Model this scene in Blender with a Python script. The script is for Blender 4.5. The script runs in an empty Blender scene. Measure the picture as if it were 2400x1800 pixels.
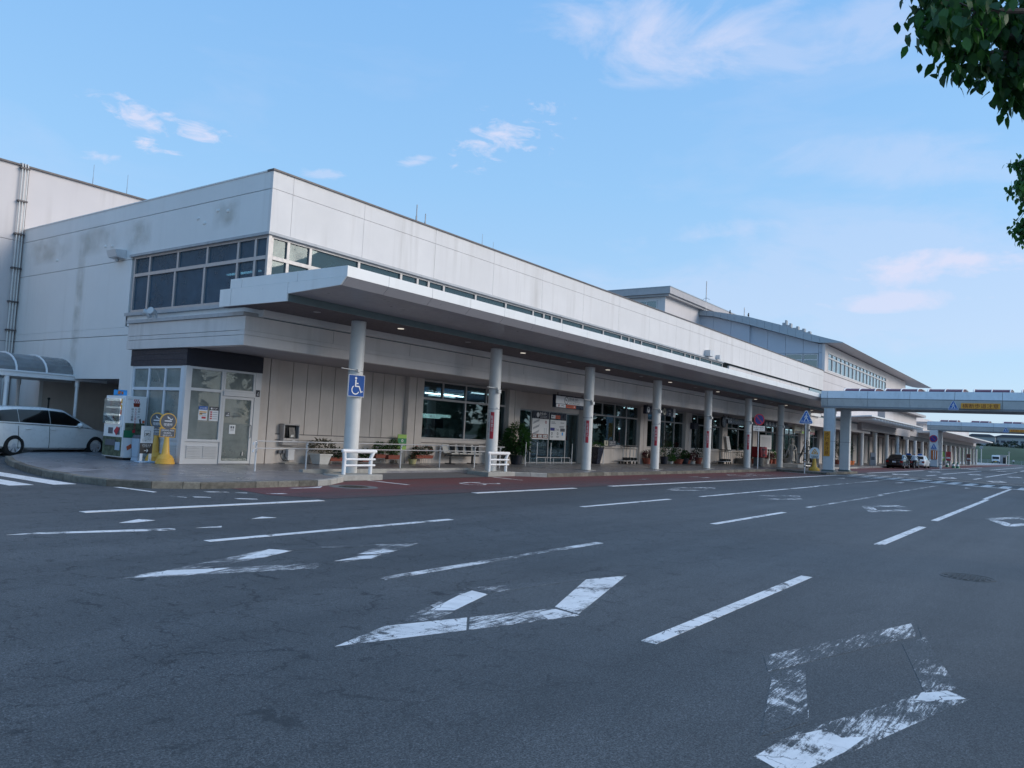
import bpy, bmesh, math, random
from math import sin, cos, pi, radians
from mathutils import Vector, Matrix
random.seed(7)
S = bpy.context.scene
COL = S.collection
# ------------------------------------------------------------------ camera, sky, sun, exposure
YAW, PITCH, ROLL, FPX, CAMH = 6.25426363e-01, 6.35761096e-02, 5.18164009e-02, 1843.56, 1.5
_f = Vector((cos(PITCH)*cos(YAW), cos(PITCH)*sin(YAW), sin(PITCH)))
_r = _f.cross(Vector((0, 0, 1))).normalized(); _u = _r.cross(_f)
_r2 = cos(ROLL)*_r + sin(ROLL)*_u; _u2 = -sin(ROLL)*_r + cos(ROLL)*_u
cd = bpy.data.cameras.new('camera'); cam = bpy.data.objects.new('camera', cd); COL.objects.link(cam)
cam.matrix_world = Matrix(((_r2.x, _u2.x, -_f.x, 0), (_r2.y, _u2.y, -_f.y, 0), (_r2.z, _u2.z, -_f.z, CAMH), (0, 0, 0, 1)))
cd.sensor_width = 36; cd.lens = FPX/2400*36; cd.clip_start = .05; cd.clip_end = 5000
S.camera = cam
def ray(px, py):                      # direction of a point of the 2400 x 1800 photograph
    return (_f + (px-1200)/FPX*_r2 - (py-900)/FPX*_u2).normalized()
SUN_EL, SUN_AZ = radians(27), radians(-60)      # direction the soft light comes from (azimuth from +X, towards -Y)
sd = bpy.data.lights.new('sun', 'SUN'); so = bpy.data.objects.new('sun', sd); COL.objects.link(so)
sd.energy = 1.0; sd.angle = radians(35); sd.color = (1.0, .89, .77)
_s = Vector((cos(SUN_EL)*cos(SUN_AZ), cos(SUN_EL)*sin(SUN_AZ), sin(SUN_EL)))
so.rotation_euler = _s.to_track_quat('Z', 'Y').to_euler(); so.location = (0, 0, 60)
W = bpy.data.worlds.new('World'); S.world = W; W.use_nodes = True
wt = W.node_tree; wn = wt.nodes; wl = wt.links; wn.clear()
def wnode(t, **k):
    n = wn.new(t)
    for a, b in k.items(): setattr(n, a, b)
    return n
sky = wnode('ShaderNodeTexSky', sky_type='NISHITA', sun_disc=False, sun_elevation=SUN_EL, air_density=1.0, dust_density=.6, ozone_density=1.6)
sky.sun_rotation = pi/2 - SUN_AZ
SKY_STR = 0.10
bg = wnode('ShaderNodeBackground'); bg.inputs[1].default_value = SKY_STR
wo = wnode('ShaderNodeOutputWorld'); wl.new(bg.outputs[0], wo.inputs[0])
tc = wnode('ShaderNodeTexCoord')
def wmath(op, a, b=None, clamp=False):
    n = wnode('ShaderNodeMath', operation=op, use_clamp=clamp)
    for i, v in enumerate((a, b)):
        if v is None: continue
        if isinstance(v, (int, float)): n.inputs[i].default_value = v
        else: wl.new(v, n.inputs[i])
    return n.outputs[0]
def wdot(v):
    n = wnode('ShaderNodeVectorMath', operation='DOT_PRODUCT'); wl.new(tc.outputs['Generated'], n.inputs[0]); n.inputs[1].default_value = v
    return n.outputs['Value']
def wnoise(scale, detail, rough, stretch, rotz, dist=0.0):
    m = wnode('ShaderNodeMapping'); m.inputs['Scale'].default_value = stretch; m.inputs['Rotation'].default_value = rotz
    wl.new(tc.outputs['Generated'], m.inputs[0])
    n = wnode('ShaderNodeTexNoise'); n.inputs['Scale'].default_value = scale; n.inputs['Detail'].default_value = detail
    n.inputs['Roughness'].default_value = rough; n.inputs['Distortion'].default_value = dist
    wl.new(m.outputs[0], n.inputs[0]); return n.outputs[0]
fine = wnoise(7.0, 9, .60, (1, 1, 2.2), (0, .25, .3), .5)
wisp = wnoise(3.2, 6, .55, (1, 1, 3.5), (0, .1, .6), .3)
fine2 = wnoise(22.0, 8, .62, (1, 1, 2.6), (.1, .2, .5), .9)
wisp2 = wnoise(13.0, 6, .6, (1, 1, 2.4), (0, .3, .2), .8)
# cloud banks: direction, half width, half height (radians), lean, density, threshold
BANKS = [((1560, 60), .19, .075, .16, .66, .42), ((1900, 90), .16, .04, .14, .35, .42), ((1185, 320), .085, .036, .28, .85, .45), ((320, 272), .062, .018, -.20, .85, .42),
         ((470, 315), .055, .014, .05, .9, .42), ((2290, 610), .22, .026, .06, .95, .40), ((2180, 640), .22, .016, .03, .8, .40), ((2330, 650), .45, .10, 0, .30, .25), ((1640, 555), .13, .022, .10, .45, .42),
         ((2280, 400), .20, .045, -.15, .30, .38), ((2120, 705), .12, .016, .02, .8, .40), ((350, 340), .03, .012, -.1, .9, .42),
         ((225, 365), .03, .008, .0, .5, .4), ((765, 408), .035, .008, .0, .4, .42), ((975, 378), .03, .008, .2, .5, .42), ((2350, 560), .3, .10, 0, .22, .3)]
dens = None
for (px, py), hw, hh, lean, amt, thr in BANKS:
    d = ray(px, py); r = d.cross(Vector((0, 0, 1))).normalized(); u = r.cross(d)
    r_, u_ = cos(lean)*r + sin(lean)*u, -sin(lean)*r + cos(lean)*u
    a = wmath('DIVIDE', wdot(r_), hw); b = wmath('DIVIDE', wdot(u_), hh)
    q = wmath('SQRT', wmath('ADD', wmath('MULTIPLY', a, a), wmath('MULTIPLY', b, b)))
    fn, wp = (fine2, wisp2) if hw < .12 else (fine, wisp)
    q = wmath('ADD', q, wmath('MULTIPLY', wmath('SUBTRACT', 0.5, wp), 2.6 if hw < .12 else 1.9))
    m = wmath('SUBTRACT', 1.0, q, True)
    m = wmath('MULTIPLY', m, wmath('GREATER_THAN', wdot(d), 0))
    e = wmath('MULTIPLY', wmath('SUBTRACT', fn, wmath('SUBTRACT', thr + .13, wmath('MULTIPLY', m, .26))), 4.2, True)
    e = wmath('MULTIPLY', wmath('MULTIPLY', e, amt), wmath('MULTIPLY', m, 3.0, True))
    dens = e if dens is None else wmath('MAXIMUM', dens, e)
# thin high cirrus everywhere
cir = wmath('MULTIPLY', wmath('SUBTRACT', wisp, .56, True), 1.6, True)
cir = wmath('MULTIPLY', cir, wmath('MULTIPLY', fine, 1.0))
dens = wmath('MAXIMUM', dens, cir)
hs = wnode('ShaderNodeHueSaturation'); hs.inputs['Saturation'].default_value = 1.0; hs.inputs['Value'].default_value = 1.0
wl.new(sky.outputs[0], hs.inputs['Color'])
SKYMIX = wnode('ShaderNodeMix', data_type='RGBA')   # pale air: the photograph's sky is milky
SKYMIX.inputs[0].default_value = .85
sepz = wdot((0, 0, 1))
ramp = wnode('ShaderNodeValToRGB')
el = ramp.color_ramp.elements
el[0].position = 0.0; el[0].color = (.200, .272, .358, 1)
el[1].position = 1.0; el[1].color = (.080, .186, .378, 1)
for p_, c_ in ((.12, (.172, .264, .374, 1)), (.30, (.128, .244, .388, 1)), (.50, (.098, .214, .386, 1))):
    e_ = el.new(p_); e_.color = c_
wl.new(wmath('MAXIMUM', sepz, 0.0), ramp.inputs[0])
sc_ = wnode('ShaderNodeVectorMath', operation='SCALE'); sc_.inputs['Scale'].default_value = 1/SKY_STR
wl.new(ramp.outputs[0], sc_.inputs[0])
wl.new(hs.outputs[0], SKYMIX.inputs[6]); wl.new(sc_.outputs[0], SKYMIX.inputs[7])
CM = wnode('ShaderNodeMix', data_type='RGBA'); wl.new(dens, CM.inputs[0])
wl.new(SKYMIX.outputs[2], CM.inputs[6]); CM.inputs[7].default_value = (.295/SKY_STR, .312/SKY_STR, .395/SKY_STR, 1)
wl.new(CM.outputs[2], bg.inputs[0])
V = S.view_settings
S.display_settings.display_device = 'sRGB'; V.view_transform = 'Standard'; V.look = 'None'; V.gamma = 1; V.exposure = 1.28; V.use_curve_mapping = False
S.cycles.max_bounces = 8; S.cycles.transparent_max_bounces = 16
# ------------------------------------------------------------------ materials
MATS = {}
class NT:
    def __init__(s, name):
        s.m = bpy.data.materials.new(name); s.m.use_nodes = True; s.t = s.m.node_tree; s.n = s.t.nodes; s.l = s.t.links
        s.n.clear(); s.out = s.n.new('ShaderNodeOutputMaterial')
        s.geo = s.n.new('ShaderNodeNewGeometry'); s.pos = s.geo.outputs['Position']
    def node(s, t, **k):
        n = s.n.new(t)
        for a, b in k.items(): setattr(n, a, b)
        return n
    def put(s, v, sock):
        if isinstance(v, (int, float)): sock.default_value = v
        elif isinstance(v, tuple): sock.default_value = v if len(v) == 4 or sock.type == 'VECTOR' else (*v, 1)
        else: s.l.new(v, sock)
    def math(s, op, a, b=None, clamp=False):
        n = s.node('ShaderNodeMath', operation=op, use_clamp=clamp); s.put(a, n.inputs[0])
        if b is not None: s.put(b, n.inputs[1])
        return n.outputs[0]
    def noise(s, scale, detail=4, rough=.55, stretch=None, dist=0, vec=None):
        v = vec or s.pos
        if stretch:
            m = s.node('ShaderNodeMapping'); m.inputs['Scale'].default_value = stretch; s.l.new(v, m.inputs[0]); v = m.outputs[0]
        n = s.node('ShaderNodeTexNoise'); n.inputs['Scale'].default_value = scale; n.inputs['Detail'].default_value = detail
        n.inputs['Roughness'].default_value = rough; n.inputs['Distortion'].default_value = dist
        s.l.new(v, n.inputs[0]); return n.outputs[0]
    def rng(s, v, a, b, c=0, d=1):
        n = s.node('ShaderNodeMapRange'); s.put(v, n.inputs[0])
        for i, x in enumerate((a, b, c, d)): n.inputs[i+1].default_value = x
        return n.outputs[0]
    def mix(s, f, a, b, mode='MIX'):
        n = s.node('ShaderNodeMix', data_type='RGBA', blend_type=mode); s.put(f, n.inputs[0]); s.put(a, n.inputs[6]); s.put(b, n.inputs[7]); return n.outputs[2]
    def bsdf(s, col, rough=.6, metal=0, spec=.5, bump=None, bstr=.2, bdist=.01, emit=None, estr=0, coat=0):
        b = s.node('ShaderNodeBsdfPrincipled'); s.put(col, b.inputs['Base Color']); s.put(rough, b.inputs['Roughness'])
        b.inputs['Metallic'].default_value = metal; b.inputs['Specular IOR Level'].default_value = spec
        if coat: b.inputs['Coat Weight'].default_value = coat; b.inputs['Coat Roughness'].default_value = .06
        if emit: s.put(emit, b.inputs['Emission Color']); b.inputs['Emission Strength'].default_value = estr
        if bump is not None:
            u = s.node('ShaderNodeBump'); u.inputs['Strength'].default_value = bstr; u.inputs['Distance'].default_value = bdist
            s.l.new(bump, u.inputs['Height']); s.l.new(u.outputs[0], b.inputs['Normal'])
        s.l.new(b.outputs[0], s.out.inputs[0]); return b
def M(name, col, rough=.6, var=.10, vs=1.5, bump=0, bs=90, metal=0, spec=.5, streak=0, rand=0, coat=0, emit=0, dirt=0):
    if name in MATS: return MATS[name]
    t = NT(name)
    n = t.noise(vs, 6, .6)
    c = t.mix(t.rng(n, .25, .75), tuple(x*(1-var) for x in col), tuple(min(1, x*(1+var)) for x in col))
    if streak:                                   # rain streaks running down
        k = t.noise(2.3, 5, .62, (1, 1, .05)); k2 = t.noise(.5, 3, .5)
        f = t.math('MULTIPLY', t.rng(k, .50, .70), t.rng(k2, .32, .60))
        c = t.mix(t.math('MULTIPLY', f, streak), c, tuple(x*q for x, q in zip(col, (.62, .60, .56))))
    if dirt:
        k = t.noise(5, 8, .7); c = t.mix(t.math('MULTIPLY', t.rng(k, .5, .75), dirt), c, tuple(x*.45 for x in col))
    if rand:
        oi = t.node('ShaderNodeObjectInfo'); c = t.mix(1.0, c, t.rng(oi.outputs['Random'], 0, 1, 1-rand, 1+rand*.4), 'MULTIPLY')
    b = t.noise(bs, 4, .6) if bump else None
    r = t.rng(t.noise(vs*3+2, 4), .3, .7, max(0, rough-.08), min(1, rough+.08))
    t.bsdf(c, r, metal, spec, b, bump, .006, col if emit else None, emit, coat)
    MATS[name] = t.m; return t.m
def asphalt_color(t):
    sp = t.noise(85, 4, .85); sp2 = t.noise(30, 4, .75); big = t.noise(.35, 5, .6); mid = t.noise(2.6, 6, .65)
    c = t.mix(t.rng(sp, .41, .59), (.012, .0138, .0148), (.112, .120, .124))
    c = t.mix(1.0, c, t.rng(sp2, .30, .70, .62, 1.5), 'MULTIPLY')
    chip = t.noise(60, 2, .6); c = t.mix(t.math('MULTIPLY', t.rng(chip, .66, .74), .6), c, (.22, .22, .22))
    c = t.mix(1.0, c, t.rng(big, .3, .7, .86, 1.13), 'MULTIPLY'); c = t.mix(1.0, c, t.rng(mid, .3, .7, .90, 1.10), 'MULTIPLY')
    st = t.noise(1.1, 4, .6, (.10, 1.4, 1)); c = t.mix(1.0, c, t.rng(st, .3, .7, .86, 1.12), 'MULTIPLY')     # wheel tracks
    ln = t.noise(.9, 3, .55, (.03, 1, 1)); c = t.mix(1.0, c, t.rng(ln, .35, .65, .88, 1.12), 'MULTIPLY')
    ol = t.noise(1.9, 5, .6, (.5, 1, 1)); c = t.mix(t.math('MULTIPLY', t.rng(ol, .68, .80), .35), c, (.03, .031, .032))
    wv = t.node('ShaderNodeVectorMath', operation='MULTIPLY_ADD')                                           # cracks
    nn = t.node('ShaderNodeTexNoise'); nn.inputs['Scale'].default_value = 5.5; nn.inputs['Detail'].default_value = 7; nn.inputs['Roughness'].default_value = .68; t.l.new(t.pos, nn.inputs[0])
    t.l.new(nn.outputs[1], wv.inputs[0]); wv.inputs[1].default_value = (.38, .38, 0); t.l.new(t.pos, wv.inputs[2])
    cr = None
    for sc, w, g0 in ((1.9, .0085, .45), (4.6, .0060, .50)):
        vo = t.node('ShaderNodeTexVoronoi', feature='DISTANCE_TO_EDGE'); vo.inputs['Scale'].default_value = sc; vo.inputs['Randomness'].default_value = .95; t.l.new(wv.outputs[0], vo.inputs[0])
        e = t.rng(vo.outputs[0], w*sc*.35, w*sc, 1, 0)
        e = t.math('MULTIPLY', e, t.rng(t.noise(.9*sc, 4, .6), g0, g0+.10)); cr = e if cr is None else t.math('MAXIMUM', cr, e)
    x_ = t.node('ShaderNodeSeparateXYZ'); t.l.new(t.pos, x_.inputs[0])
    cr = t.math('MULTIPLY', cr, t.math('MULTIPLY', t.rng(x_.outputs[0], 6, 20, .75, .15), t.rng(x_.outputs[1], 1.5, 4.5, .25, 1)))
    c = t.mix(cr, c, (.008, .009, .010))
    return c, sp, cr
t = NT('asphalt'); c, sp, cr = asphalt_color(t)
t.bsdf(c, t.rng(sp, .3, .7, .55, .8), 0, .45, t.math('SUBTRACT', sp, t.math('MULTIPLY', cr, 1.5)), .35, .006); MATS['asphalt'] = t.m
def paint(name, wear, col=(.80, .80, .79), streak=.28):
    t = NT(name); a, sp, cr = asphalt_color(t)
    mp = t.node('ShaderNodeMapping'); mp.inputs['Rotation'].default_value = (0, 0, .42); mp.inputs['Scale'].default_value = (.22, 2.6, 1); t.l.new(t.pos, mp.inputs[0])
    n1 = t.noise(3.0, 8, .72, None, .5); n2 = t.noise(15, 7, .78, vec=mp.outputs[0]); n3 = t.noise(120, 3, .75); n4 = t.noise(1.1, 3, .5)
    w = t.math('ADD', t.math('MULTIPLY', n1, .78-streak), t.math('ADD', t.math('MULTIPLY', n2, streak), t.math('MULTIPLY', n3, .22)))
    w = t.math('ADD', w, t.math('MULTIPLY', t.math('SUBTRACT', n4, .5), .30))
    f = t.rng(w, wear-.02, wear+.025)            # wear = share lost
    vo = t.node('ShaderNodeTexVoronoi', feature='DISTANCE_TO_EDGE'); vo.inputs['Scale'].default_value = 2.2
    mm = t.node('ShaderNodeMapping'); mm.inputs['Scale'].default_value = (1.5, .8, 1); mm.inputs['Rotation'].default_value = (0, 0, .5); wv = t.node('ShaderNodeVectorMath', operation='ADD')
    nn = t.node('ShaderNodeTexNoise'); nn.inputs['Scale'].default_value = 7; nn.inputs['Detail'].default_value = 6; t.l.new(t.pos, nn.inputs[0]); sc = t.node('ShaderNodeVectorMath', operation='SCALE'); sc.inputs['Scale'].default_value = .22
    t.l.new(nn.outputs[1], sc.inputs[0]); t.l.new(t.pos, wv.inputs[0]); t.l.new(sc.outputs[0], wv.inputs[1]); t.l.new(wv.outputs[0], mm.inputs[0]); t.l.new(mm.outputs[0], vo.inputs[0])
    kr = t.math('MULTIPLY', t.rng(vo.outputs[0], .006, .014, 1, 0), t.rng(t.noise(2.2, 4, .6), .44, .56))
    f = t.math('MULTIPLY', f, t.math('SUBTRACT', 1, kr))
    pc = t.mix(t.rng(t.noise(9, 5), .3, .7), tuple(x*.84 for x in col), col); pc = t.mix(t.rng(t.noise(1.6, 6, .65), .45, .75, 0, .35), pc, (.42, .42, .41))
    t.bsdf(t.mix(f, a, pc), .62, 0, .4, t.math('ADD', sp, f), .25, .005); MATS[name] = t.m
paint('paint_fresh', .32); paint('paint_worn', .445); paint('paint_old', .528, streak=.50); paint('paint_faint', .562, streak=.4); paint('paint_half', .505, streak=.45)
t = NT('red_asphalt'); a, sp, cr = asphalt_color(t)
x_ = t.node('ShaderNodeSeparateXYZ'); t.l.new(t.pos, x_.inputs[0])
w = t.math('ADD', t.noise(1.6, 8, .7, (.4, 1.2, 1)), t.rng(x_.outputs[1], 12.2, 15.2, -.22, .12))
rc = t.mix(t.rng(sp, .3, .7), (.10, .032, .034), (.21, .075, .075))
t.bsdf(t.mix(t.rng(w, .28, .62, .25, .95), a, rc), .75, 0, .35, sp, .3, .005); MATS['red_asphalt'] = t.m
t = NT('pavement_tile')                           # polished grey slabs, slightly wet looking
br = t.node('ShaderNodeTexBrick'); br.offset = 0; br.inputs['Color1'].default_value = (.185, .182, .195, 1); br.inputs['Color2'].default_value = (.215, .208, .218, 1); br.inputs['Mortar'].default_value = (.13, .13, .135, 1)
br.inputs['Scale'].default_value = 1; br.inputs['Mortar Size'].default_value = .006; br.inputs['Brick Width'].default_value = .3; br.inputs['Row Height'].default_value = .3; t.l.new(t.pos, br.inputs[0])
c = t.mix(1.0, br.outputs[0], t.rng(t.noise(1.2, 6, .65), .3, .7, .78, 1.2), 'MULTIPLY')
t.bsdf(c, t.rng(t.noise(2.2, 5, .6), .3, .7, .22, .46), 0, .5, t.noise(60, 3), .05, .004); MATS['pavement_tile'] = t.m
M('slab_light', (.24, .23, .24), .45, .12, 2); M('ramp_grey', (.125, .123, .128), .7, .12, 2, .2)
M('kerb', (.17, .158, .13), .9, .35, 9, .8, 45, rand=.4, dirt=.9); M('kerb_pale', (.36, .35, .32), .85, .2, 4, .4, 60, dirt=.35, rand=.15)
M('wall_paint', (.68, .655, .635), .6, .06, .5, .12, 60, streak=.5); M('end_paint', (.74, .73, .71), .6, .05, .5, .1, 60, streak=.2)
M('rear_paint', (.62, .575, .56), .65, .05, .4, .12, 40, streak=.3)
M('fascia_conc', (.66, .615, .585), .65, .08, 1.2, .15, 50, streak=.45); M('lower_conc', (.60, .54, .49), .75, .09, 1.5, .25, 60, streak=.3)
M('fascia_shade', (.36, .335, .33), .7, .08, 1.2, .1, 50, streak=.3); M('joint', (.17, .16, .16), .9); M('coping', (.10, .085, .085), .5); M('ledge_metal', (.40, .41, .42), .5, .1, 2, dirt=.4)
M('frame', (.44, .42, .41), .45, .05, 3, metal=.35); M('frame_sky_tint', (.62, .65, .68), .4, .04, 3); M('frame_white', (.62, .61, .60), .4, .04, 3)  # smoking room side frames: white with blue skylight put into the colour
M('canopy_white', (.81, .81, .79), .35, .04, .8, streak=.3); M('soffit_light', (.42, .41, .43), .35, .06, .6); M('soffit_dark', (.11, .085, .09), .6, .1, 2); M('soffit_low', (.36, .33, .34), .7, .05, 1)  # soffit_dark: dark brown with the shade under the canopy in its colour
M('teal_strip', (.13, .18, .19), .5); M('column', (.66, .66, .64), .35, .06, 2, streak=.35, dirt=.12); M('white_metal', (.78, .78, .78), .35, .04, 4, dirt=.2)
M('stainless', (.62, .62, .63), .38, .05, 8, metal=.6); M('grey_metal', (.35, .36, .37), .45, .06, 4, metal=.6); M('dark_metal', (.03, .032, .036), .4)
M('navy', (.012, .016, .030), .55, .15, 3, .1, 40); M('navy_gloss', (.010, .013, .030), .3); M('black', (.012, .012, .013), .5); M('rubber', (.015, .015, .015), .8, bump=.2)
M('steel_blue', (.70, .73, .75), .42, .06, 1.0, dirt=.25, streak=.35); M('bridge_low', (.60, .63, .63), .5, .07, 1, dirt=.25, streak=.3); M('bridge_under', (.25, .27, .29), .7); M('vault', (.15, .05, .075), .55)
M('roof_metal', (.34, .385, .42), .4, .05, .5, metal=.2); M('curve_panel', (.46, .50, .56), .5, .04, .4); M('eave', (.42, .40, .40), .6)
M('inside', (.12, .15, .155), .9, .3, .7); M('inside_floor', (.28, .28, .28), .4); M('inside_wall', (.36, .44, .43), .8, .2, .5); M('counter', (.62, .68, .66), .5)
M('tube_bright', (.95, 1.0, .98), .5, emit=12); M('tube', (.93, 1.0, .97), .5, emit=1.8); M('downlight_on', (1.0, .92, .78), .5, emit=.30); M('downlight_off', (.45, .43, .42), .4); M('display_lit', (.72, .74, .78), .5, emit=.7); M('sign_glow', (.62, .80, .72), .5, emit=.85)
t = NT('leaf'); oi = t.node('ShaderNodeObjectInfo'); lc = t.mix(t.rng(t.noise(9, 4), .3, .7), (.028, .088, .028), (.060, .150, .042)); lc = t.mix(1.0, lc, t.rng(oi.outputs['Random'], 0, 1, .7, 1.3), 'MULTIPLY')
pb = t.node('ShaderNodeBsdfPrincipled'); t.l.new(lc, pb.inputs['Base Color']); pb.inputs['Roughness'].default_value = .5; pb.inputs['Specular IOR Level'].default_value = .35
tl = t.node('ShaderNodeBsdfTranslucent'); t.l.new(t.mix(1.0, lc, (1.2, 1.5, .7), 'MULTIPLY'), tl.inputs[0]); mx = t.node('ShaderNodeMixShader'); mx.inputs[0].default_value = .38
t.l.new(pb.outputs[0], mx.inputs[1]); t.l.new(tl.outputs[0], mx.inputs[2]); t.l.new(mx.outputs[0], t.out.inputs[0]); MATS['leaf'] = t.m
M('leaf_dark', (.022, .055, .022), .6, .4, 5, rand=.3); M('leaf_pale', (.06, .13, .035), .5, .4, 9); M('leaf_red', (.10, .025, .035), .5, .5, 9); M('leaf_variegated', (.11, .10, .06), .5, .8, 16); M('bark', (.07, .055, .045), .9, .3, 9, .6, 30)
M('terracotta', (.30, .085, .055), .8, .15, 6); M('pot_white', (.66, .64, .60), .6, .08, 5); M('soil', (.03, .022, .016), .95); M('pot_grey', (.22, .22, .21), .8, .15, 5); M('pot_yellow', (.5, .45, .22), .7)
M('yellow', (.80, .44, .07), .45, .08, 5); M('sign_grey', (.10, .11, .13), .5); M('white', (.80, .80, .80), .5, .03); M('paper', (.78, .78, .77), .6, .04); M('sign_black', (.02, .02, .022), .45)
M('red', (.48, .025, .045), .45, .06); M('post_red', (.30, .012, .016), .35, .06); M('jet_orange', (.62, .12, .05), .5); M('blue', (.006, .075, .31), .55, .05, spec=.25); M('sign_blue', (.015, .12, .42), .4, .05); M('deep_blue', (.02, .03, .22), .4)
M('sign_amber', (.80, .36, .04), .5, .06); M('sign_brown', (.20, .025, .01), .6); M('cream', (.55, .52, .40), .5); M('green', (.02, .20, .08), .5); M('lime', (.30, .50, .10), .5); M('map_grey', (.38, .40, .43), .6); M('sky_print', (.05, .32, .70), .5, .5, 8); M('orange', (.60, .16, .03), .5)
M('stone', (.34, .33, .31), .9, .25, 7, .8, 40, dirt=.5); M('bronze', (.11, .115, .11), .7, .3, 6, .5, 40)
M('skin', (.45, .27, .20), .5); M('hair', (.012, .010, .009), .5); M('hair_grey', (.30, .30, .30), .6); M('shirt', (.72, .74, .78), .8); M('trousers', (.015, .016, .02), .8); M('navy_cloth', (.02, .025, .05), .8)
M('car_white', (.84, .83, .80), .3, .02, 2, coat=.5); M('car_black', (.008, .008, .010), .2, .1, 2, coat=.8); M('chrome', (.6, .6, .6), .15, metal=1); M('rim', (.62, .63, .65), .35, .05, metal=.3); M('lamp_red', (.30, .01, .01), .2); M('lamp_clear', (.7, .72, .75), .1); M('well', (.006, .006, .006), .9)
M('seat_grey', (.50, .49, .46), .5); M('can_red', (.45, .04, .05), .4); M('can_mix', (.35, .33, .32), .4, .9, 14); M('print_green', (.075, .10, .06), .6, .95, 9); M('bin_blue', (.36, .46, .56), .45, .05); M('smoke_wall', (.62, .62, .58), .8)
M('cover_poly', (.18, .19, .19), .25, .15, 2, dirt=.4); M('unit_white', (.6, .6, .6), .5); M('concrete_dark', (.16, .16, .155), .9, .2, 4)
M('grass', (.030, .068, .032), .9, .35, .12, rand=0); M('hedge', (.016, .035, .020), .9, .4, .3); M('far_wall', (.42, .42, .42), .8, .1, .1); M('far_roof', (.10, .10, .12), .8); M('bird', (.01, .01, .01), .6); M('cast_iron', (.06, .055, .05), .55, .2, 20, .4, 60, metal=.5); M('cone_green', (.012, .15, .075), .5)  # grass: dull green tinted towards blue in place of distance haze
M('bamboo', (.20, .08, .06), .7)
def glass(name, tint, refl=.6, dirt=0, base=.04, film=(.35, .37, .38)):
    t = NT(name)
    tr = t.node('ShaderNodeBsdfTransparent'); tr.inputs[0].default_value = (*tint, 1)
    gl = t.node('ShaderNodeBsdfGlossy'); gl.inputs[0].default_value = (.95, 1, 1, 1); gl.inputs['Roughness'].default_value = .012
    fr = t.node('ShaderNodeFresnel'); fr.inputs[0].default_value = 1.52
    u = t.node('ShaderNodeBump'); u.inputs['Strength'].default_value = .02; u.inputs['Distance'].default_value = .02; t.l.new(t.noise(.9, 2, .5), u.inputs['Height']); t.l.new(u.outputs[0], gl.inputs['Normal'])
    mx = t.node('ShaderNodeMixShader'); t.l.new(t.math('ADD', t.math('MULTIPLY', fr.outputs[0], refl*1.6), base, True), mx.inputs[0]); t.l.new(tr.outputs[0], mx.inputs[1]); t.l.new(gl.outputs[0], mx.inputs[2])
    o = mx.outputs[0]
    if dirt:
        df = t.node('ShaderNodeBsdfDiffuse'); df.inputs[0].default_value = (*film, 1); m2 = t.node('ShaderNodeMixShader')
        t.l.new(t.rng(t.noise(1.3, 6, .6), .3, .8, dirt*.5, dirt*1.3), m2.inputs[0]); t.l.new(o, m2.inputs[1]); t.l.new(df.outputs[0], m2.inputs[2]); o = m2.outputs[0]
    t.l.new(o, t.out.inputs[0]); MATS[name] = t.m
glass('glass', (.44, .53, .57), .42, 0, .01); glass('glass_upper', (.09, .15, .19), .8, .05, .12); glass('glass_front', (.25, .45, .50), .5, .60, .04, (.07, .125, .145)); glass('glass_end', (.25, .40, .50), .25, .60, .0, (.12, .18, .24)); glass('glass_teal', (.25, .42, .42), .9, .04, .12); glass('glass_smoke', (.55, .60, .57), .5, .48, .04, (.42, .46, .44)); glass('car_glass', (.05, .07, .075), .9, 0, .09)  # glass_end, glass_front: blue diffuse film stands in for light in the panes
glass('glass_shop', (.80, .85, .86), .5, .12); glass('poly', (.45, .48, .48), .6, .55)
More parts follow.
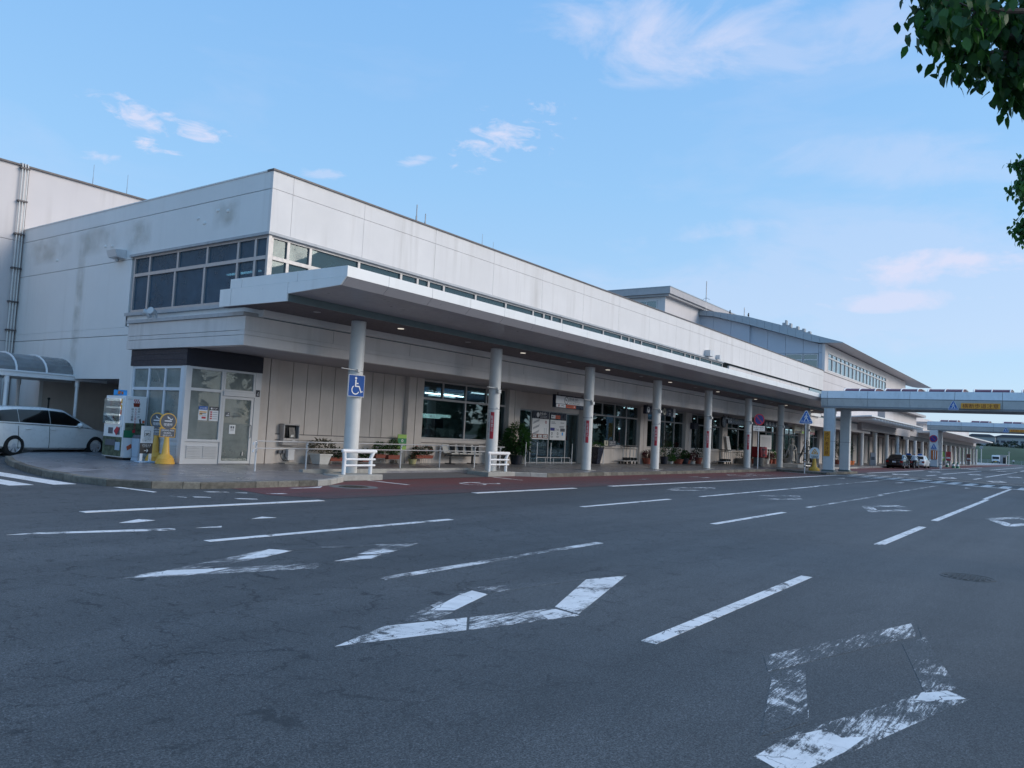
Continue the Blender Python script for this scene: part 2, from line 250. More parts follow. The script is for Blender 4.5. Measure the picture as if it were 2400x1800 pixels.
# ------------------------------------------------------------------ mesh helpers
class MB:
    def __init__(s): s.v = []; s.f = []; s.mi = []; s.ms = []; s.cur = 0
    def use(s, mat):
        if mat not in s.ms: s.ms.append(mat)
        s.cur = s.ms.index(mat); return s
    def add(s, vs, fs):
        o = len(s.v); s.v += [tuple(p) for p in vs]; s.f += [tuple(i+o for i in f) for f in fs]; s.mi += [s.cur]*len(fs); return s
    def box(s, x0, x1, y0, y1, z0, z1):
        x0, x1 = min(x0, x1), max(x0, x1); y0, y1 = min(y0, y1), max(y0, y1); z0, z1 = min(z0, z1), max(z0, z1)
        return s.add([(x0, y0, z0), (x1, y0, z0), (x1, y1, z0), (x0, y1, z0), (x0, y0, z1), (x1, y0, z1), (x1, y1, z1), (x0, y1, z1)],
                     [(0, 3, 2, 1), (4, 5, 6, 7), (0, 1, 5, 4), (1, 2, 6, 5), (2, 3, 7, 6), (3, 0, 4, 7)])
    def frus(s, cx, cy, z0, z1, a0, b0, a1, b1):     # tapered box: half sizes at bottom and top
        return s.add([(cx-a0, cy-b0, z0), (cx+a0, cy-b0, z0), (cx+a0, cy+b0, z0), (cx-a0, cy+b0, z0), (cx-a1, cy-b1, z1), (cx+a1, cy-b1, z1), (cx+a1, cy+b1, z1), (cx-a1, cy+b1, z1)],
                     [(0, 3, 2, 1), (4, 5, 6, 7), (0, 1, 5, 4), (1, 2, 6, 5), (2, 3, 7, 6), (3, 0, 4, 7)])
    def poly(s, pts): return s.add(pts, [tuple(range(len(pts)))])
    def prism(s, pts, d, axis='x', a=0, b=1):         # extrude a 2D outline along an axis from a to b
        n = len(pts)
        m = {'x': lambda p, t: (t, p[0], p[1]), 'y': lambda p, t: (p[0], t, p[1]), 'z': lambda p, t: (p[0], p[1], t)}[axis]
        area = sum(pts[i][0]*pts[(i+1) % n][1]-pts[(i+1) % n][0]*pts[i][1] for i in range(n))
        flip = (area < 0) != (axis == 'y')
        P = list(reversed(pts)) if flip else list(pts)
        vs = [m(p, a) for p in P]+[m(p, b) for p in P]
        fs = [tuple(reversed(range(n))), tuple(range(n, 2*n))]+[(i, (i+1) % n, (i+1) % n+n, i+n) for i in range(n)]
        return s.add(vs, fs)
    def tube(s, path, r, n=8, cap=True):
        path = [Vector(p) for p in path]; rs = r if isinstance(r, (list, tuple)) else [r]*len(path)
        o = len(s.v); up = None
        for i, p in enumerate(path):
            d = (path[min(i+1, len(path)-1)]-path[max(i-1, 0)]).normalized()
            if up is None: up = Vector((0, 0, 1)) if abs(d.z) < .9 else Vector((1, 0, 0))
            a = d.cross(up).normalized(); b = d.cross(a).normalized(); up = b.cross(d) if False else up
            if abs(d.dot(up)) > .98: up = Vector((1, 0, 0)) if abs(d.x) < .9 else Vector((0, 1, 0)); a = d.cross(up).normalized(); b = d.cross(a).normalized()
            for k in range(n):
                q = p + rs[i]*(cos(2*pi*k/n)*a + sin(2*pi*k/n)*b); s.v.append(tuple(q))
        c0 = len(s.f)
        for i in range(len(path)-1):
            for k in range(n):
                s.f.append((o+i*n+k, o+i*n+(k+1) % n, o+(i+1)*n+(k+1) % n, o+(i+1)*n+k))
        if cap:
            s.f.append(tuple(o+k for k in reversed(range(n)))); s.f.append(tuple(o+(len(path)-1)*n+k for k in range(n)))
        s.mi += [s.cur]*(len(s.f)-c0); return s
    def cyl(s, x, y, z0, z1, r, n=16, r1=None): return s.tube([(x, y, z0), (x, y, z1)], [r, r if r1 is None else r1], n)
    def lathe(s, prof, cx=0, cy=0, n=20, axis='z', cap=True):
        o = len(s.v); c0 = len(s.f)
        for r, z in prof:
            for k in range(n):
                a = 2*pi*k/n
                s.v.append((cx+r*cos(a), cy+r*sin(a), z) if axis == 'z' else (cx+r*cos(a), z, cy+r*sin(a)))
        for i in range(len(prof)-1):
            for k in range(n):
                q = (o+i*n+k, o+i*n+(k+1) % n, o+(i+1)*n+(k+1) % n, o+(i+1)*n+k); s.f.append(q if axis == 'z' else q[::-1])
        if cap and prof[0][0] > 1e-6: s.f.append(tuple(o+k for k in reversed(range(n))))
        if cap and prof[-1][0] > 1e-6: s.f.append(tuple(o+(len(prof)-1)*n+k for k in range(n)))
        s.mi += [s.cur]*(len(s.f)-c0); return s
    def ball(s, c, rx, ry=None, rz=None, n=10):
        ry = ry or rx; rz = rz or rx; o = len(s.v); c0 = len(s.f); m = n//2
        for i in range(m+1):
            t = pi*i/m
            for k in range(n): s.v.append((c[0]+rx*sin(t)*cos(2*pi*k/n), c[1]+ry*sin(t)*sin(2*pi*k/n), c[2]-rz*cos(t)))
        for i in range(m):
            for k in range(n): s.f.append((o+i*n+k, o+i*n+(k+1) % n, o+(i+1)*n+(k+1) % n, o+(i+1)*n+k))
        s.mi += [s.cur]*(len(s.f)-c0); return s
    def disc(s, cx, cz, y, r, n=24, t=.004):          # flat disc facing -y, in the x-z plane
        return s.prism([(cx+r*cos(2*pi*k/n), cz+r*sin(2*pi*k/n)) for k in range(n)], 0, 'y', y-t, y)
    def ring(s, cx, cz, y, r0, r1, n=28, t=.004, a0=0, a1=2*pi):
        P = [(a0+(a1-a0)*k/n) for k in range(n+1)]
        for k in range(n):
            s.prism([(cx+r*cos(a), cz+r*sin(a)) for r, a in ((r0, P[k]), (r1, P[k]), (r1, P[k+1]), (r0, P[k+1]))], 0, 'y', y-t, y)
        return s
    def bar(s, x0, z0, x1, z1, w, y, t=.004):         # flat stroke in the x-z plane facing -y
        d = Vector((x1-x0, z1-z0)); 
        if d.length < 1e-6: return s
        n_ = Vector((-d.y, d.x)).normalized()*w/2
        return s.prism([(x0+n_.x, z0+n_.y), (x1+n_.x, z1+n_.y), (x1-n_.x, z1-n_.y), (x0-n_.x, z0-n_.y)], 0, 'y', y-t, y)
    def mesh(s, name, mat=None, smooth=35, off=None):
        me = bpy.data.meshes.new(name)
        vs = [(a-off[0], b-off[1], c-off[2]) for a, b, c in s.v] if off else s.v
        me.from_pydata(vs, [], s.f)
        for q in (s.ms or [mat]): me.materials.append(MATS[q] if isinstance(q, str) else q)
        if s.ms: me.polygons.foreach_set('material_index', s.mi)
        if smooth:
            me.polygons.foreach_set('use_smooth', [True]*len(me.polygons)); me.set_sharp_from_angle(angle=radians(smooth))
        me.update(); return me
ORG = {}
def thing(name, label, cat, loc=(0, 0, 0), rz=0, group=None, world=True):
    o = bpy.data.objects.new(name, None); o.empty_display_size = .2; COL.objects.link(o); o.location = loc; o.rotation_euler = (0, 0, rz)
    o['label'] = label; o['category'] = cat
    if group: o['group'] = group
    ORG[o.name] = tuple(loc) if world else None
    return o
def part(name, mb, mat, parent, label=None, smooth=35, bev=0, kind=None, me=None):
    off = ORG.get(parent.name) if parent else None
    me = me or mb.mesh(name, mat, smooth, off)
    o = bpy.data.objects.new(name, me); COL.objects.link(o)
    if parent: o.parent = parent; ORG[o.name] = off
    if label: o['label'] = label
    if kind: o['kind'] = kind
    if bev:
        b = o.modifiers.new('bevel', 'BEVEL'); b.width = bev; b.segments = 2; b.limit_method = 'ANGLE'; b.angle_limit = radians(50)
    return o
def solo(name, mb, mat, label, cat, group=None, loc=None, bev=0, smooth=35, kind=None, rz=0):
    me = mb.mesh(name, mat, smooth, None); o = bpy.data.objects.new(name, me); COL.objects.link(o)
    if loc is not None: o.location = loc
    o.rotation_euler = (0, 0, rz)
    if label: o['label'] = label
    if cat: o['category'] = cat
    if group: o['group'] = group
    if kind: o['kind'] = kind
    if bev:
        b = o.modifiers.new('bevel', 'BEVEL'); b.width = bev; b.segments = 2; b.limit_method = 'ANGLE'
    return o
def struct(name, mb, mat, smooth=35):
    o = solo(name, mb, mat, None, None, smooth=smooth, kind='structure'); return o
def dup(root, loc, rz=None, label=None, group=None, scale=None):
    r = root.copy(); COL.objects.link(r); r.location = loc
    if rz is not None: r.rotation_euler = (0, 0, rz)
    if label: r['label'] = label
    if group: r['group'] = group
    if scale: r.scale = (scale,)*3
    def kids(a, b):
        for ch in list(a.children):
            c = ch.copy(); COL.objects.link(c); c.parent = b; kids(ch, c)
    kids(root, r); return r
FONT_CACHE = {}
def text_mesh(body, size=1.0, spacing=1.0, vertical=False):
    k = (body, spacing, vertical)
    if k not in FONT_CACHE:
        cu = bpy.data.curves.new('lettering', 'FONT'); cu.body = '\n'.join(body) if vertical else body
        cu.align_x = 'CENTER'; cu.align_y = 'CENTER'; cu.resolution_u = 2; cu.space_character = spacing; cu.extrude = .0
        ob = bpy.data.objects.new('lettering', cu); COL.objects.link(ob); bpy.context.view_layer.update()
        me = bpy.data.meshes.new_from_object(ob.evaluated_get(bpy.context.evaluated_depsgraph_get()))
        vs = [v.co.copy() for v in me.vertices]; fs = [tuple(p.vertices) for p in me.polygons]
        COL.objects.unlink(ob); bpy.data.objects.remove(ob); bpy.data.meshes.remove(me)
        FONT_CACHE[k] = (vs, fs)
    return FONT_CACHE[k]
def letter(mb, body, cx, cz, y, w=None, h=None, vertical=False, mat=None, spacing=1.0):
    """flat lettering facing -y, centred on (cx, cz), fitted into w x h"""
    if mat: mb.use(mat)
    vs, fs = text_mesh(body, 1, spacing, vertical)
    if not vs: return mb
    x0, x1 = min(v.x for v in vs), max(v.x for v in vs); y0, y1 = min(v.y for v in vs), max(v.y for v in vs)
    sx = w/(x1-x0) if w else None; sy = h/(y1-y0) if h else None
    sx = sx or sy; sy = sy or sx
    return mb.add([(cx+(v.x-(x0+x1)/2)*sx, y, cz+(v.y-(y0+y1)/2)*sy) for v in vs], fs)
# ------------------------------------------------------------------ ground, road paint, pavement
g = MB(); g.poly([(-250, -250, 0), (1500, -250, 0), (1500, 500, 0), (-250, 500, 0)]); road = struct('road', g, 'asphalt')
ZK = [0]
def mark(name, pts, mat):
    ZK[0] = (ZK[0]+1) % 7; z = (.0047 if any(y > 12.1 and 10 < x for x, y in pts) else .0010)+ZK[0]*.0002; m = MB(); m.prism([(x, y) for x, y in pts], 0, 'z', .0003, z); return part(name, m, mat, road, smooth=0)
def line(y, x0, x1, w, mat, name='lane_line'): return mark(name, [(x0, y-w/2), (x1, y-w/2), (x1, y+w/2), (x0, y+w/2)], mat)
red = MB(); red.poly([(x, y, .004) for x, y in [(10.5, 14.96), (10.3, 13.4), (10.9, 12.35), (16, 12.22), (52, 12.35), (50.9, 15.7), (24.1, 15.7), (23.1, 16.4), (21.4, 16.25), (16.1, 16.2), (14.6, 15.9), (13.2, 14.96)]]); struct('red_lane', red, 'red_asphalt')
r2 = MB(); r2.poly([(x, y, .004) for x, y in [(59.2, 12.75), (78, 12.75), (140, 12.9), (270, 12.9), (270, 16.9), (64, 16.3)]]); struct('red_bay', r2, 'red_asphalt')
for y, x0, x1, w, m in ((12.12, 5.95, 10.57, .19, 'paint_fresh'), (12.10, 15.4, 20.19, .19, 'paint_fresh'), (12.14, 22.45, 51.7, .2, 'paint_fresh'),
        (8.66, 5.78, 10.42, .14, 'paint_worn'), (8.77, 14.98, 19.54, .14, 'paint_worn'), (8.74, 21.57, 34, .14, 'paint_worn'), (8.82, 34, 48.6, .14, 'paint_half'),
        (5.61, 5.72, 10.14, .13, 'paint_half'), (5.60, 14.48, 18.93, .13, 'paint_worn'), (5.69, 21.2, 31, .12, 'paint_half'), (5.82, 31, 45.6, .12, 'paint_half'),
        (2.60, 5.51, 9.76, .13, 'paint_worn'), (2.65, 14.15, 18.7, .15, 'paint_worn'), (2.70, 20.75, 34, .15, 'paint_worn'), (2.80, 34, 48, .15, 'paint_worn'),
        (9.13, 65.7, 70.5, .2, 'paint_worn'), (9.3, 75.8, 109, .2, 'paint_worn'), (5.95, 64.6, 69.6, .2, 'paint_worn'), (6.08, 74.7, 116, .2, 'paint_worn'),
        (12.5, 62.5, 88, .2, 'paint_fresh'), (12.7, 95, 150, .2, 'paint_fresh'), (2.9, 64, 69, .2, 'paint_worn'), (3.0, 74, 110, .2, 'paint_worn'), (9.6, 125, 200, .3, 'paint_worn'), (6.4, 130, 220, .3, 'paint_worn')):
    line(y, x0, x1, w, m)
def diamond(cx, cy, hl, hw, mats, w=.30):
    """four separate strokes, like the paint on the road"""
    P = [(cx-hl, cy+.02), (cx+.05, cy+hw), (cx+hl, cy-.05), (cx-.05, cy-hw)]
    for i in range(4):
        a, b = Vector(P[i]), Vector(P[(i+1) % 4]); k = 1-w*2.05/ (hw*2)
        ai, bi = Vector((cx, cy))+(a-Vector((cx, cy)))*k, Vector((cx, cy))+(b-Vector((cx, cy)))*k
        d = (b-a).normalized()*.03
        mark('diamond_stroke', [a+d, b-d, bi-d, ai+d], mats[i])
mark('diamond_stroke', [(5.80, 1.83), (7.92, 1.20), (7.42, 1.08), (5.42, 1.68)], 'paint_old')
mark('diamond_stroke', [(7.88, 1.14), (5.97, .62), (5.72, .78), (7.0, 1.12), (7.36, 1.03)], 'paint_faint')
mark('diamond_stroke', [(5.78, .54), (3.80, 1.05), (3.92, 1.27), (4.30, 1.24), (5.92, .72)], 'paint_old')
mark('paint_patch', [(3.80, 1.06), (3.93, 1.265), (4.28, 1.23), (4.58, 1.10), (4.50, 1.0), (4.62, .90), (4.30, .94)], 'paint_worn')
mark('paint_patch', [(5.45, .80), (5.78, .56), (5.92, .72), (5.7, .80)], 'paint_worn')
mark('paint_patch', [(5.42, 1.68), (5.80, 1.82), (5.95, 1.74), (5.66, 1.62)], 'paint_worn')
mark('paint_patch', [(7.35, 1.12), (7.84, 1.2), (7.4, 1.3), (7.0, 1.26)], 'paint_half')
mark('paint_patch', [(4.22, 1.33), (4.62, 1.2), (4.85, 1.26), (4.5, 1.4)], 'paint_half')
mark('diamond_stroke', [(5.40, 1.64), (4.20, 1.33), (4.62, 1.20), (5.76, 1.53)], 'paint_faint')
mark('diamond_stroke', [(3.77, 4.09), (4.42, 4.26), (5.10, 4.01), (4.78, 3.76)], 'paint_worn')
mark('diamond_stroke', [(4.80, 3.75), (5.12, 4.0), (5.92, 3.72), (5.87, 3.40)], 'paint_half')
mark('paint_patch', [(5.55, 3.52), (5.72, 3.72), (5.93, 3.69), (5.88, 3.42)], 'paint_worn')
mark('diamond_stroke', [(5.92, 3.45), (7.97, 4.06), (7.40, 4.24), (6.0, 3.74)], 'paint_worn')
mark('diamond_stroke', [(7.9, 4.10), (6.03, 4.78), (5.96, 4.48), (7.30, 4.26)], 'paint_faint')
mark('diamond_stroke', [(4.48, 4.25), (4.85, 4.11), (5.96, 4.47), (6.0, 4.76)], 'paint_faint')
mark('paint_patch', [(5.05, 4.38), (5.22, 4.24), (5.96, 4.46), (5.98, 4.66), (5.7, 4.6)], 'paint_fresh')
mark('diamond_stroke', [(3.87, 7.09), (4.3, 7.22), (5.9, 6.66), (5.6, 6.44)], 'paint_old')
mark('diamond_stroke', [(4.35, 7.2), (4.9, 7.1), (6.1, 7.48), (6.0, 7.74)], 'paint_old')
mark('paint_patch', [(5.3, 7.36), (6.0, 7.74), (6.15, 7.5), (5.6, 7.3)], 'paint_worn')
mark('paint_patch', [(4.0, 7.09), (4.4, 7.2), (4.95, 6.98), (4.6, 6.88)], 'paint_worn')
mark('diamond_stroke', [(6.0, 6.56), (6.5, 6.52), (7.84, 7.06), (7.4, 7.26)], 'paint_old')
for q_ in ([(6.5, 6.55), (6.05, 6.66), (6.5, 6.74), (6.8, 6.68)], [(6.75, 6.74), (7.1, 6.76), (6.95, 6.9), (6.6, 6.88)], [(7.1, 6.86), (7.42, 6.9), (7.2, 7.03), (6.95, 6.99)], [(7.4, 7.02), (7.8, 7.07), (7.6, 7.2), (7.3, 7.14)]): mark('paint_patch', q_, 'paint_worn')
mark('diamond_stroke', [(7.8, 7.12), (6.1, 7.74), (6.1, 7.5), (7.3, 7.2)], 'paint_faint')
mark('diamond_stroke', [(4.2, 10.30), (4.55, 10.32), (6.1, 9.88), (6.0, 9.70)], 'paint_worn')
mark('paint_patch', [(5.78, 10.73), (6.2, 10.98), (6.32, 10.76), (5.95, 10.66)], 'paint_worn')
mark('paint_patch', [(6.34, 9.77), (6.66, 9.66), (6.75, 9.78)], 'paint_worn')
mark('paint_patch', [(7.6, 10.27), (8.02, 10.22), (7.9, 10.42)], 'paint_worn')
h_, f_, w_ = 'paint_half', 'paint_faint', 'paint_worn'
o_ = 'paint_old'; diamond(23.75, 4.25, 2.15, .66, (o_, h_, f_, h_)); diamond(23.2, 1.25, 2.15, .66, (h_, h_, o_, h_)); diamond(24.4, 7.35, 1.9, .68, (f_, o_, f_, o_)); diamond(24.8, 10.35, 2.1, .68, (f_, o_, f_, o_))
for cx, cy in ((65.0, 10.75), (63.7, 7.5), (61.9, 4.4), (61, 1.3), (84.3, 11.0), (83, 7.6), (82, 4.5), (81, 1.4), (118, 11), (117, 7.8), (116, 4.6)): diamond(cx, cy, 2.35, .62, (w_,)*4)
for i in range(16):                               # zebra crossing under the bridge
    y = 11.78-.86*i; xa = 54.5-.50*i; mark('crosswalk_stripe', [(xa-1.2, y-.23), (xa+2.9, y-.23), (xa+3.3, y+.23), (xa-.9, y+.23)], 'paint_worn')
mark('stop_line', [(51.4, 12.24), (51.75, 12.24), (47.0, -2.2), (46.65, -2.2)], 'paint_fresh')
mark('stop_line', [(59.2, 11.9), (59.5, 11.9), (55.6, 1.0), (55.3, 1.0)], 'paint_worn')
for i in range(4): mark('crosswalk_stripe', [(7.66-.82*i, 16.85), (8.12-.82*i, 16.87), (8.05-.82*i, 22.4), (7.6-.82*i, 22.4)], 'paint_fresh')
for pts, m in (([(8.44, 16.0), (8.56, 15.95), (8.66, 14.75), (8.55, 14.7)], w_), ([(9.55, 14.55), (9.95, 14.36), (9.93, 14.22), (9.55, 14.40)], w_), ([(10.0, 14.12), (10.2, 14.0), (10.15, 13.92)], w_),
               ([(10.45, 13.72), (10.8, 13.62), (10.85, 13.5), (10.6, 13.55)], w_), ([(11.8, 14.66), (12.3, 14.62), (12.95, 14.85), (12.6, 14.52), (11.85, 14.54)], w_), ([(8.75, 13.68), (9.0, 13.5), (8.96, 13.38), (8.72, 13.55)], w_),
               ([(9.28, 13.12), (9.6, 12.86), (9.55, 12.76), (9.25, 12.98)], w_), ([(8.45, 13.95), (8.6, 13.6), (8.5, 13.5)], h_), ([(15.6, 16.1), (15.75, 16.1), (15.72, 14.55), (15.58, 14.55)], w_), ([(21.55, 16.2), (21.72, 16.2), (21.5, 14.85), (21.35, 14.85)], w_),
               ([(51.0, 15.3), (51.2, 15.3), (50.2, 13.5), (50.0, 13.5)], w_), ([(33.6, 14.2), (34.5, 14.15), (34.4, 13.98), (33.6, 14.0)], h_), ([(33.6, 13.68), (34.5, 13.66), (34.4, 13.5), (33.6, 13.5)], h_), ([(28, 13.9), (28.8, 13.95), (28.8, 13.75), (28.1, 13.7)], f_),
               ([(46.2, 10.9), (47.1, 10.65), (46.4, 10.45)], w_), ([(44.6, 7.6), (46.5, 7.45), (46.6, 7.7), (45.9, 7.85)], h_), ([(44.5, 4.5), (45.3, 4.3), (45.4, 4.55)], w_)):
    mark('paint_patch', pts, m)
def wheelchair_paint(cx, cy, k, mat):             # access symbol lying on the road
    def st(x0, y0, x1, y1, w):
        d = Vector((x1-x0, y1-y0)); n = Vector((-d.y, d.x)).normalized()*w/2
        mark('access_symbol_stroke', [(cx+k*(a), cy+k*(b)) for a, b in ((x0+n.x, y0+n.y), (x0-n.x, y0-n.y), (x1-n.x, y1-n.y), (x1+n.x, y1+n.y))], mat)
    pts = [(-.45+.36*cos(a), -.05+.36*sin(a)) for a in [radians(60+i*25) for i in range(12)]]
    for a, b in zip(pts, pts[1:]): st(*a, *b, .09)
    st(-.3, .42, .35, .32, .10); st(-.05, .32, .02, -.1, .1); st(.02, -.1, .5, -.3, .1); st(.5, -.3, .68, -.12, .1)
wheelchair_paint(18.5, 14.3, 1.0, 'paint_worn'); wheelchair_paint(40.0, 14.0, 1.6, 'paint_half'); wheelchair_paint(43.0, 14.0, 1.6, 'paint_half')
def manhole(x, y, r, pad, label):
    t = thing('manhole_cover', label, 'manhole cover', (x, y, 0))
    if pad: m = MB(); m.prism([(x+pad*cos(2*pi*k/28), y+pad*sin(2*pi*k/28)) for k in range(28)], 0, 'z', .001, .006); part('collar', m, 'concrete_dark', t)
    m = MB(); zl = .004 if pad else -.004; m.lathe([(r, zl), (r, zl+.008), (r*.93, zl+.008), (r*.93, zl+.005), (0.001, zl+.005)], x, y, 36)
    for i in range(-4, 5):
        for j in range(-4, 5):
            if (i*i+j*j) < 17: m.box(x+i*r*.19-.022, x+i*r*.19+.022, y+j*r*.19-.022, y+j*r*.19+.022, zl+.005, zl+.01)
    part('lid', m, 'cast_iron', t)
manhole(13.62, 14.48, .36, .6, 'round iron manhole cover in a pale collar on the red lane by the first column')
manhole(11.55, 1.12, .31, 0, 'round iron manhole cover alone in the dark asphalt at the right')
# pavement
TOP = .14
pv = [(11.5, 27.2), (9.95, 24.7), (9.35, 23), (8.85, 21), (8.5, 19), (8.42, 17.4), (8.56, 16.3), (9.05, 15.6), (9.85, 15.2), (11.1, 15.05), (12.85, 15.05), (13.4, 15.25), (14.6, 15.95), (14.6, 17.75), (22.6, 17.75), (22.9, 16.45), (23.15, 16.5), (24.1, 15.73), (51.1, 15.73), (51.1, 12.7), (59.4, 12.7), (64, 16.3), (300, 17.2), (300, 30), (13, 30)]
m = MB(); m.prism(pv, 0, "z", 0, TOP-.006); pave = struct('pavement', m, 'pavement_tile', 0)
m = MB(); m.poly([(x, y, TOP) for x, y in [(8.55, 19.2), (9.4, 20.0), (9.72, 18.9), (8.56, 18.3)]]); part('pale_slab', m, 'slab_light', pave)
m = MB(); m.add([(16.25, 16.22, .006), (21.5, 16.35, .006), (21.5, 17.74, .07), (16.25, 17.74, .07), (14.6, 17.74, 0), (21.5, 17.74, 0), (21.5, 16.35, 0), (16.25, 16.22, 0), (16.25, 17.74, 0)], [(0, 1, 2, 3), (0, 3, 8, 7), (1, 6, 5, 2)]); struct('ramp', m, 'ramp_grey', 0)
def kerb(path, steps, mat, h=TOP, w=.16, jit=.004):
    """row of separate kerb stones along a path; steps = stone lengths used in turn"""
    path = [Vector(p) for p in path]; k = 0
    for a, b in zip(path, path[1:]):
        L = (b-a).length; d = (b-a)/L; n = Vector((-d.y, d.x)); x = 0
        while x < L-.05:
            s = min(steps[k % len(steps)], L-x); k += 1
            if L-x-s < .15: s = L-x
            hh = (h(a+d*x) if callable(h) else h)+random.uniform(-jit, jit); o = random.uniform(-.004, .004)
            p, q = a+d*(x+.006), a+d*(x+s-.006); c = .018
            m = MB()
            m.prism([(0, 0), (-w, 0), (-w, hh), (-c, hh), (0, hh-c)], 0, 'x', 0, (q-p).length)
            mm = Matrix.Translation((p.x-n.x*o, p.y-n.y*o, 0)) @ Matrix.Rotation(math.atan2(d.y, d.x), 4, 'Z') @ Matrix.Rotation(0, 4, 'Z')
            m.v = [tuple(mm @ Vector((vx, -vy, vz))) for vx, vy, vz in m.v]; m.f = [f[::-1] for f in m.f]
            part('kerb_stone', m, mat, pave, smooth=0); x += s
lowk = TOP+.006
kerb([(9.85, 24.7), (9.25, 23), (8.72, 21), (8.36, 19), (8.27, 17.4), (8.42, 16.25), (8.97, 15.5), (9.82, 15.08), (11.1, 14.93), (12.87, 14.93)], (.6, .6, 1.2), 'kerb', lowk)
kerb([(12.87, 14.93), (13.45, 15.13), (14.5, 15.82)], (.6,), 'kerb_pale', TOP+.006)
kerb([(23.16, 16.40), (24.1, 15.62)], (.6,), 'kerb_pale', TOP+.006)
kerb([(24.1, 15.62), (50.98, 15.62)], (.6,), 'kerb', TOP+.006); kerb([(50.98, 15.62), (50.98, 12.58), (59.45, 12.58), (64.1, 16.2)], (.9,), 'kerb', TOP)
kerb([(64.1, 16.2), (112, 16.75)], (1.2,), 'kerb_pale', TOP+.006)
kerb([(14.7, 17.72), (16.9, 17.74), (22.55, 17.78)], (1.8,), 'kerb_pale', .20)
for x0, x1, y0, y1 in ((14.55, 16.22, 16.08, 16.72), (21.52, 23.10, 16.34, 17.3)):
    m = MB(); m.box(x0, x1, y0, y1, 0, TOP+.02); part('plinth_block', m, 'kerb_pale', pave, bev=.015)
# ------------------------------------------------------------------ terminal building
T = thing('terminal_building', 'long two storey off-white airport terminal with corner ribbon windows behind the columned canopy', 'airport terminal', (13.3, 18.1, 0))
XE, YU, XF, YW, ZS = 13.3, 18.1, 71.5, 21.5, 3.53     # end wall, upper front, far end of upper front, ground floor front, soffit
def pan(name, x0, x1, y0, y1, z0, z1, mat, par=T, bev=0):
    m = MB(); m.box(x0, x1, y0, y1, z0, z1); return part(name, m, mat, par, smooth=0, bev=bev)
ZW0, ZW1, ZT = 4.80, 6.66, 8.44                        # ribbon window sill, head, roof
pan('wall_backing', XE+.14, XF, YU+.12, YU+.3, ZW1+.1, ZT-.02, 'joint'); pan('wall_backing', XE+.12, XE+.3, YU+.31, 33.45, ZW1+.1, ZT-.02, 'joint'); pan('wall_backing', XE+.12, XE+.3, 25.2, 33.45, 2.66, ZW1+.09, 'joint'); pan('wall_backing', XE+.12, XE+.3, 31.02, 33.45, 0, 2.659, 'joint')
xs = [XE, 14.0, 16.75]+[16.75+3.37*i for i in range(1, 17)]+[XF]
for a, b in zip(xs, xs[1:]):
    pan('wall_panel', a+(.0 if a == XE else .005), b-.005, YU, YU+.12, ZW1+.06, 7.935, 'wall_paint'); pan('wall_panel', a+(.0 if a == XE else .005), b-.005, YU, YU+.12, 7.947, ZT, 'wall_paint')
for z0, z1, y0 in ((2.64, 4.06, 24.19), (4.08, 4.33, 24.31), (4.335, 6.57, 25.22), (6.59, 7.93, 25.22), (7.95, ZT, 25.22)): pan('end_panel', XE, XE+.12, y0, 33.45, z0, z1, 'end_paint')
pan('end_panel', XE, XE+.12, 24.19, 25.40, 0, 2.638, 'end_paint'); pan('end_panel', XE, XE+.12, 31.0, 33.45, 0, 2.638, 'end_paint')
pan('recess_wall', 16.2, 16.35, 25.2, 31.2, 0, 2.75, 'lower_conc'); pan('recess_wall', XE+.121, 16.19, 25.2, 25.4, 0, 2.75, 'lower_conc'); pan('recess_wall', XE+.121, 16.19, 31.0, 31.2, 0, 2.75, 'lower_conc'); pan('recess_ceiling', XE+.121, 16.19, 25.41, 30.99, 2.65, 2.75, 'soffit_low')
for z0, z1 in ((ZW1+.06, 7.93), (7.95, ZT)): pan('end_panel', XE, XE+.12, YU+.121, 25.218, z0, z1, 'end_paint')
pan('roof', XE+.1, XF, YU+.13, 33.4, ZT-.25, ZT-.05, 'ledge_metal')
pan('coping', XE-.03, XF, YU-.04, YU+.25, ZT+.001, ZT+.05, 'coping'); pan('coping', XE-.02, XE+.25, YU+.251, 33.45, ZT+.001, ZT+.04, 'end_paint')
pan('window_head', XE-.06, 47.6, YU-.06, YU+.1, ZW1-.02, ZW1+.055, 'ledge_metal'); pan('window_head', XE-.06, XE+.1, YU+.101, 25.3, ZW1-.02, ZW1+.055, 'ledge_metal')
pan('window_sill', XE-.10, 71, YU-.10, YU+.12, ZW0-.12, ZW0-.02, 'ledge_metal'); pan('window_sill', XE-.10, XE+.1, YU+.121, 25.25, ZW0-.12, ZW0-.02, 'ledge_metal')
pan('spandrel', XE, 71, YU+.0, YU+.2, 4.36, ZW0-.121, 'end_paint'); pan('spandrel', XE, XE+.2, YU+.201, 25.3, 4.36, ZW0-.121, 'end_paint')
XB, YB = 12.88, 18.3                                   # lower fascia band, proud of the wall
m = MB()
for z0, z1, e in ((ZS, 3.80, .02), (3.815, 3.93, .01), (3.945, 4.33, 0)): m.box(XB-e, 92 if e < .5 else 92, YB-e, YB+.25, z0, z1); m.box(XB-e, XB+.25, YB+.2505, 24.3, z0, z1)
m.box(XB+.012, 92, YB+.013, YB+.24, 3.79, 3.95); part('fascia_band', m, 'fascia_conc', T, smooth=0)
pan('fascia_ledge', XB-.06, XB+.6, YB+.02, 24.35, 4.34, 4.44, 'ledge_metal'); pan('teal_strip', XB+.55, 92, YB+.02, YB+.2, 4.335, 4.54, 'teal_strip')
for x in [16.0+3.37*i for i in range(22)]: pan('fascia_joint', x-.004, x+.004, YB-.0025, YB+.1, 3.95, 4.32, 'joint')
m = MB(); m.box(XB+.25, 92, YB+.25, 22.4, ZS+.02, ZS+.12); part('soffit', m, 'soffit_low', T)
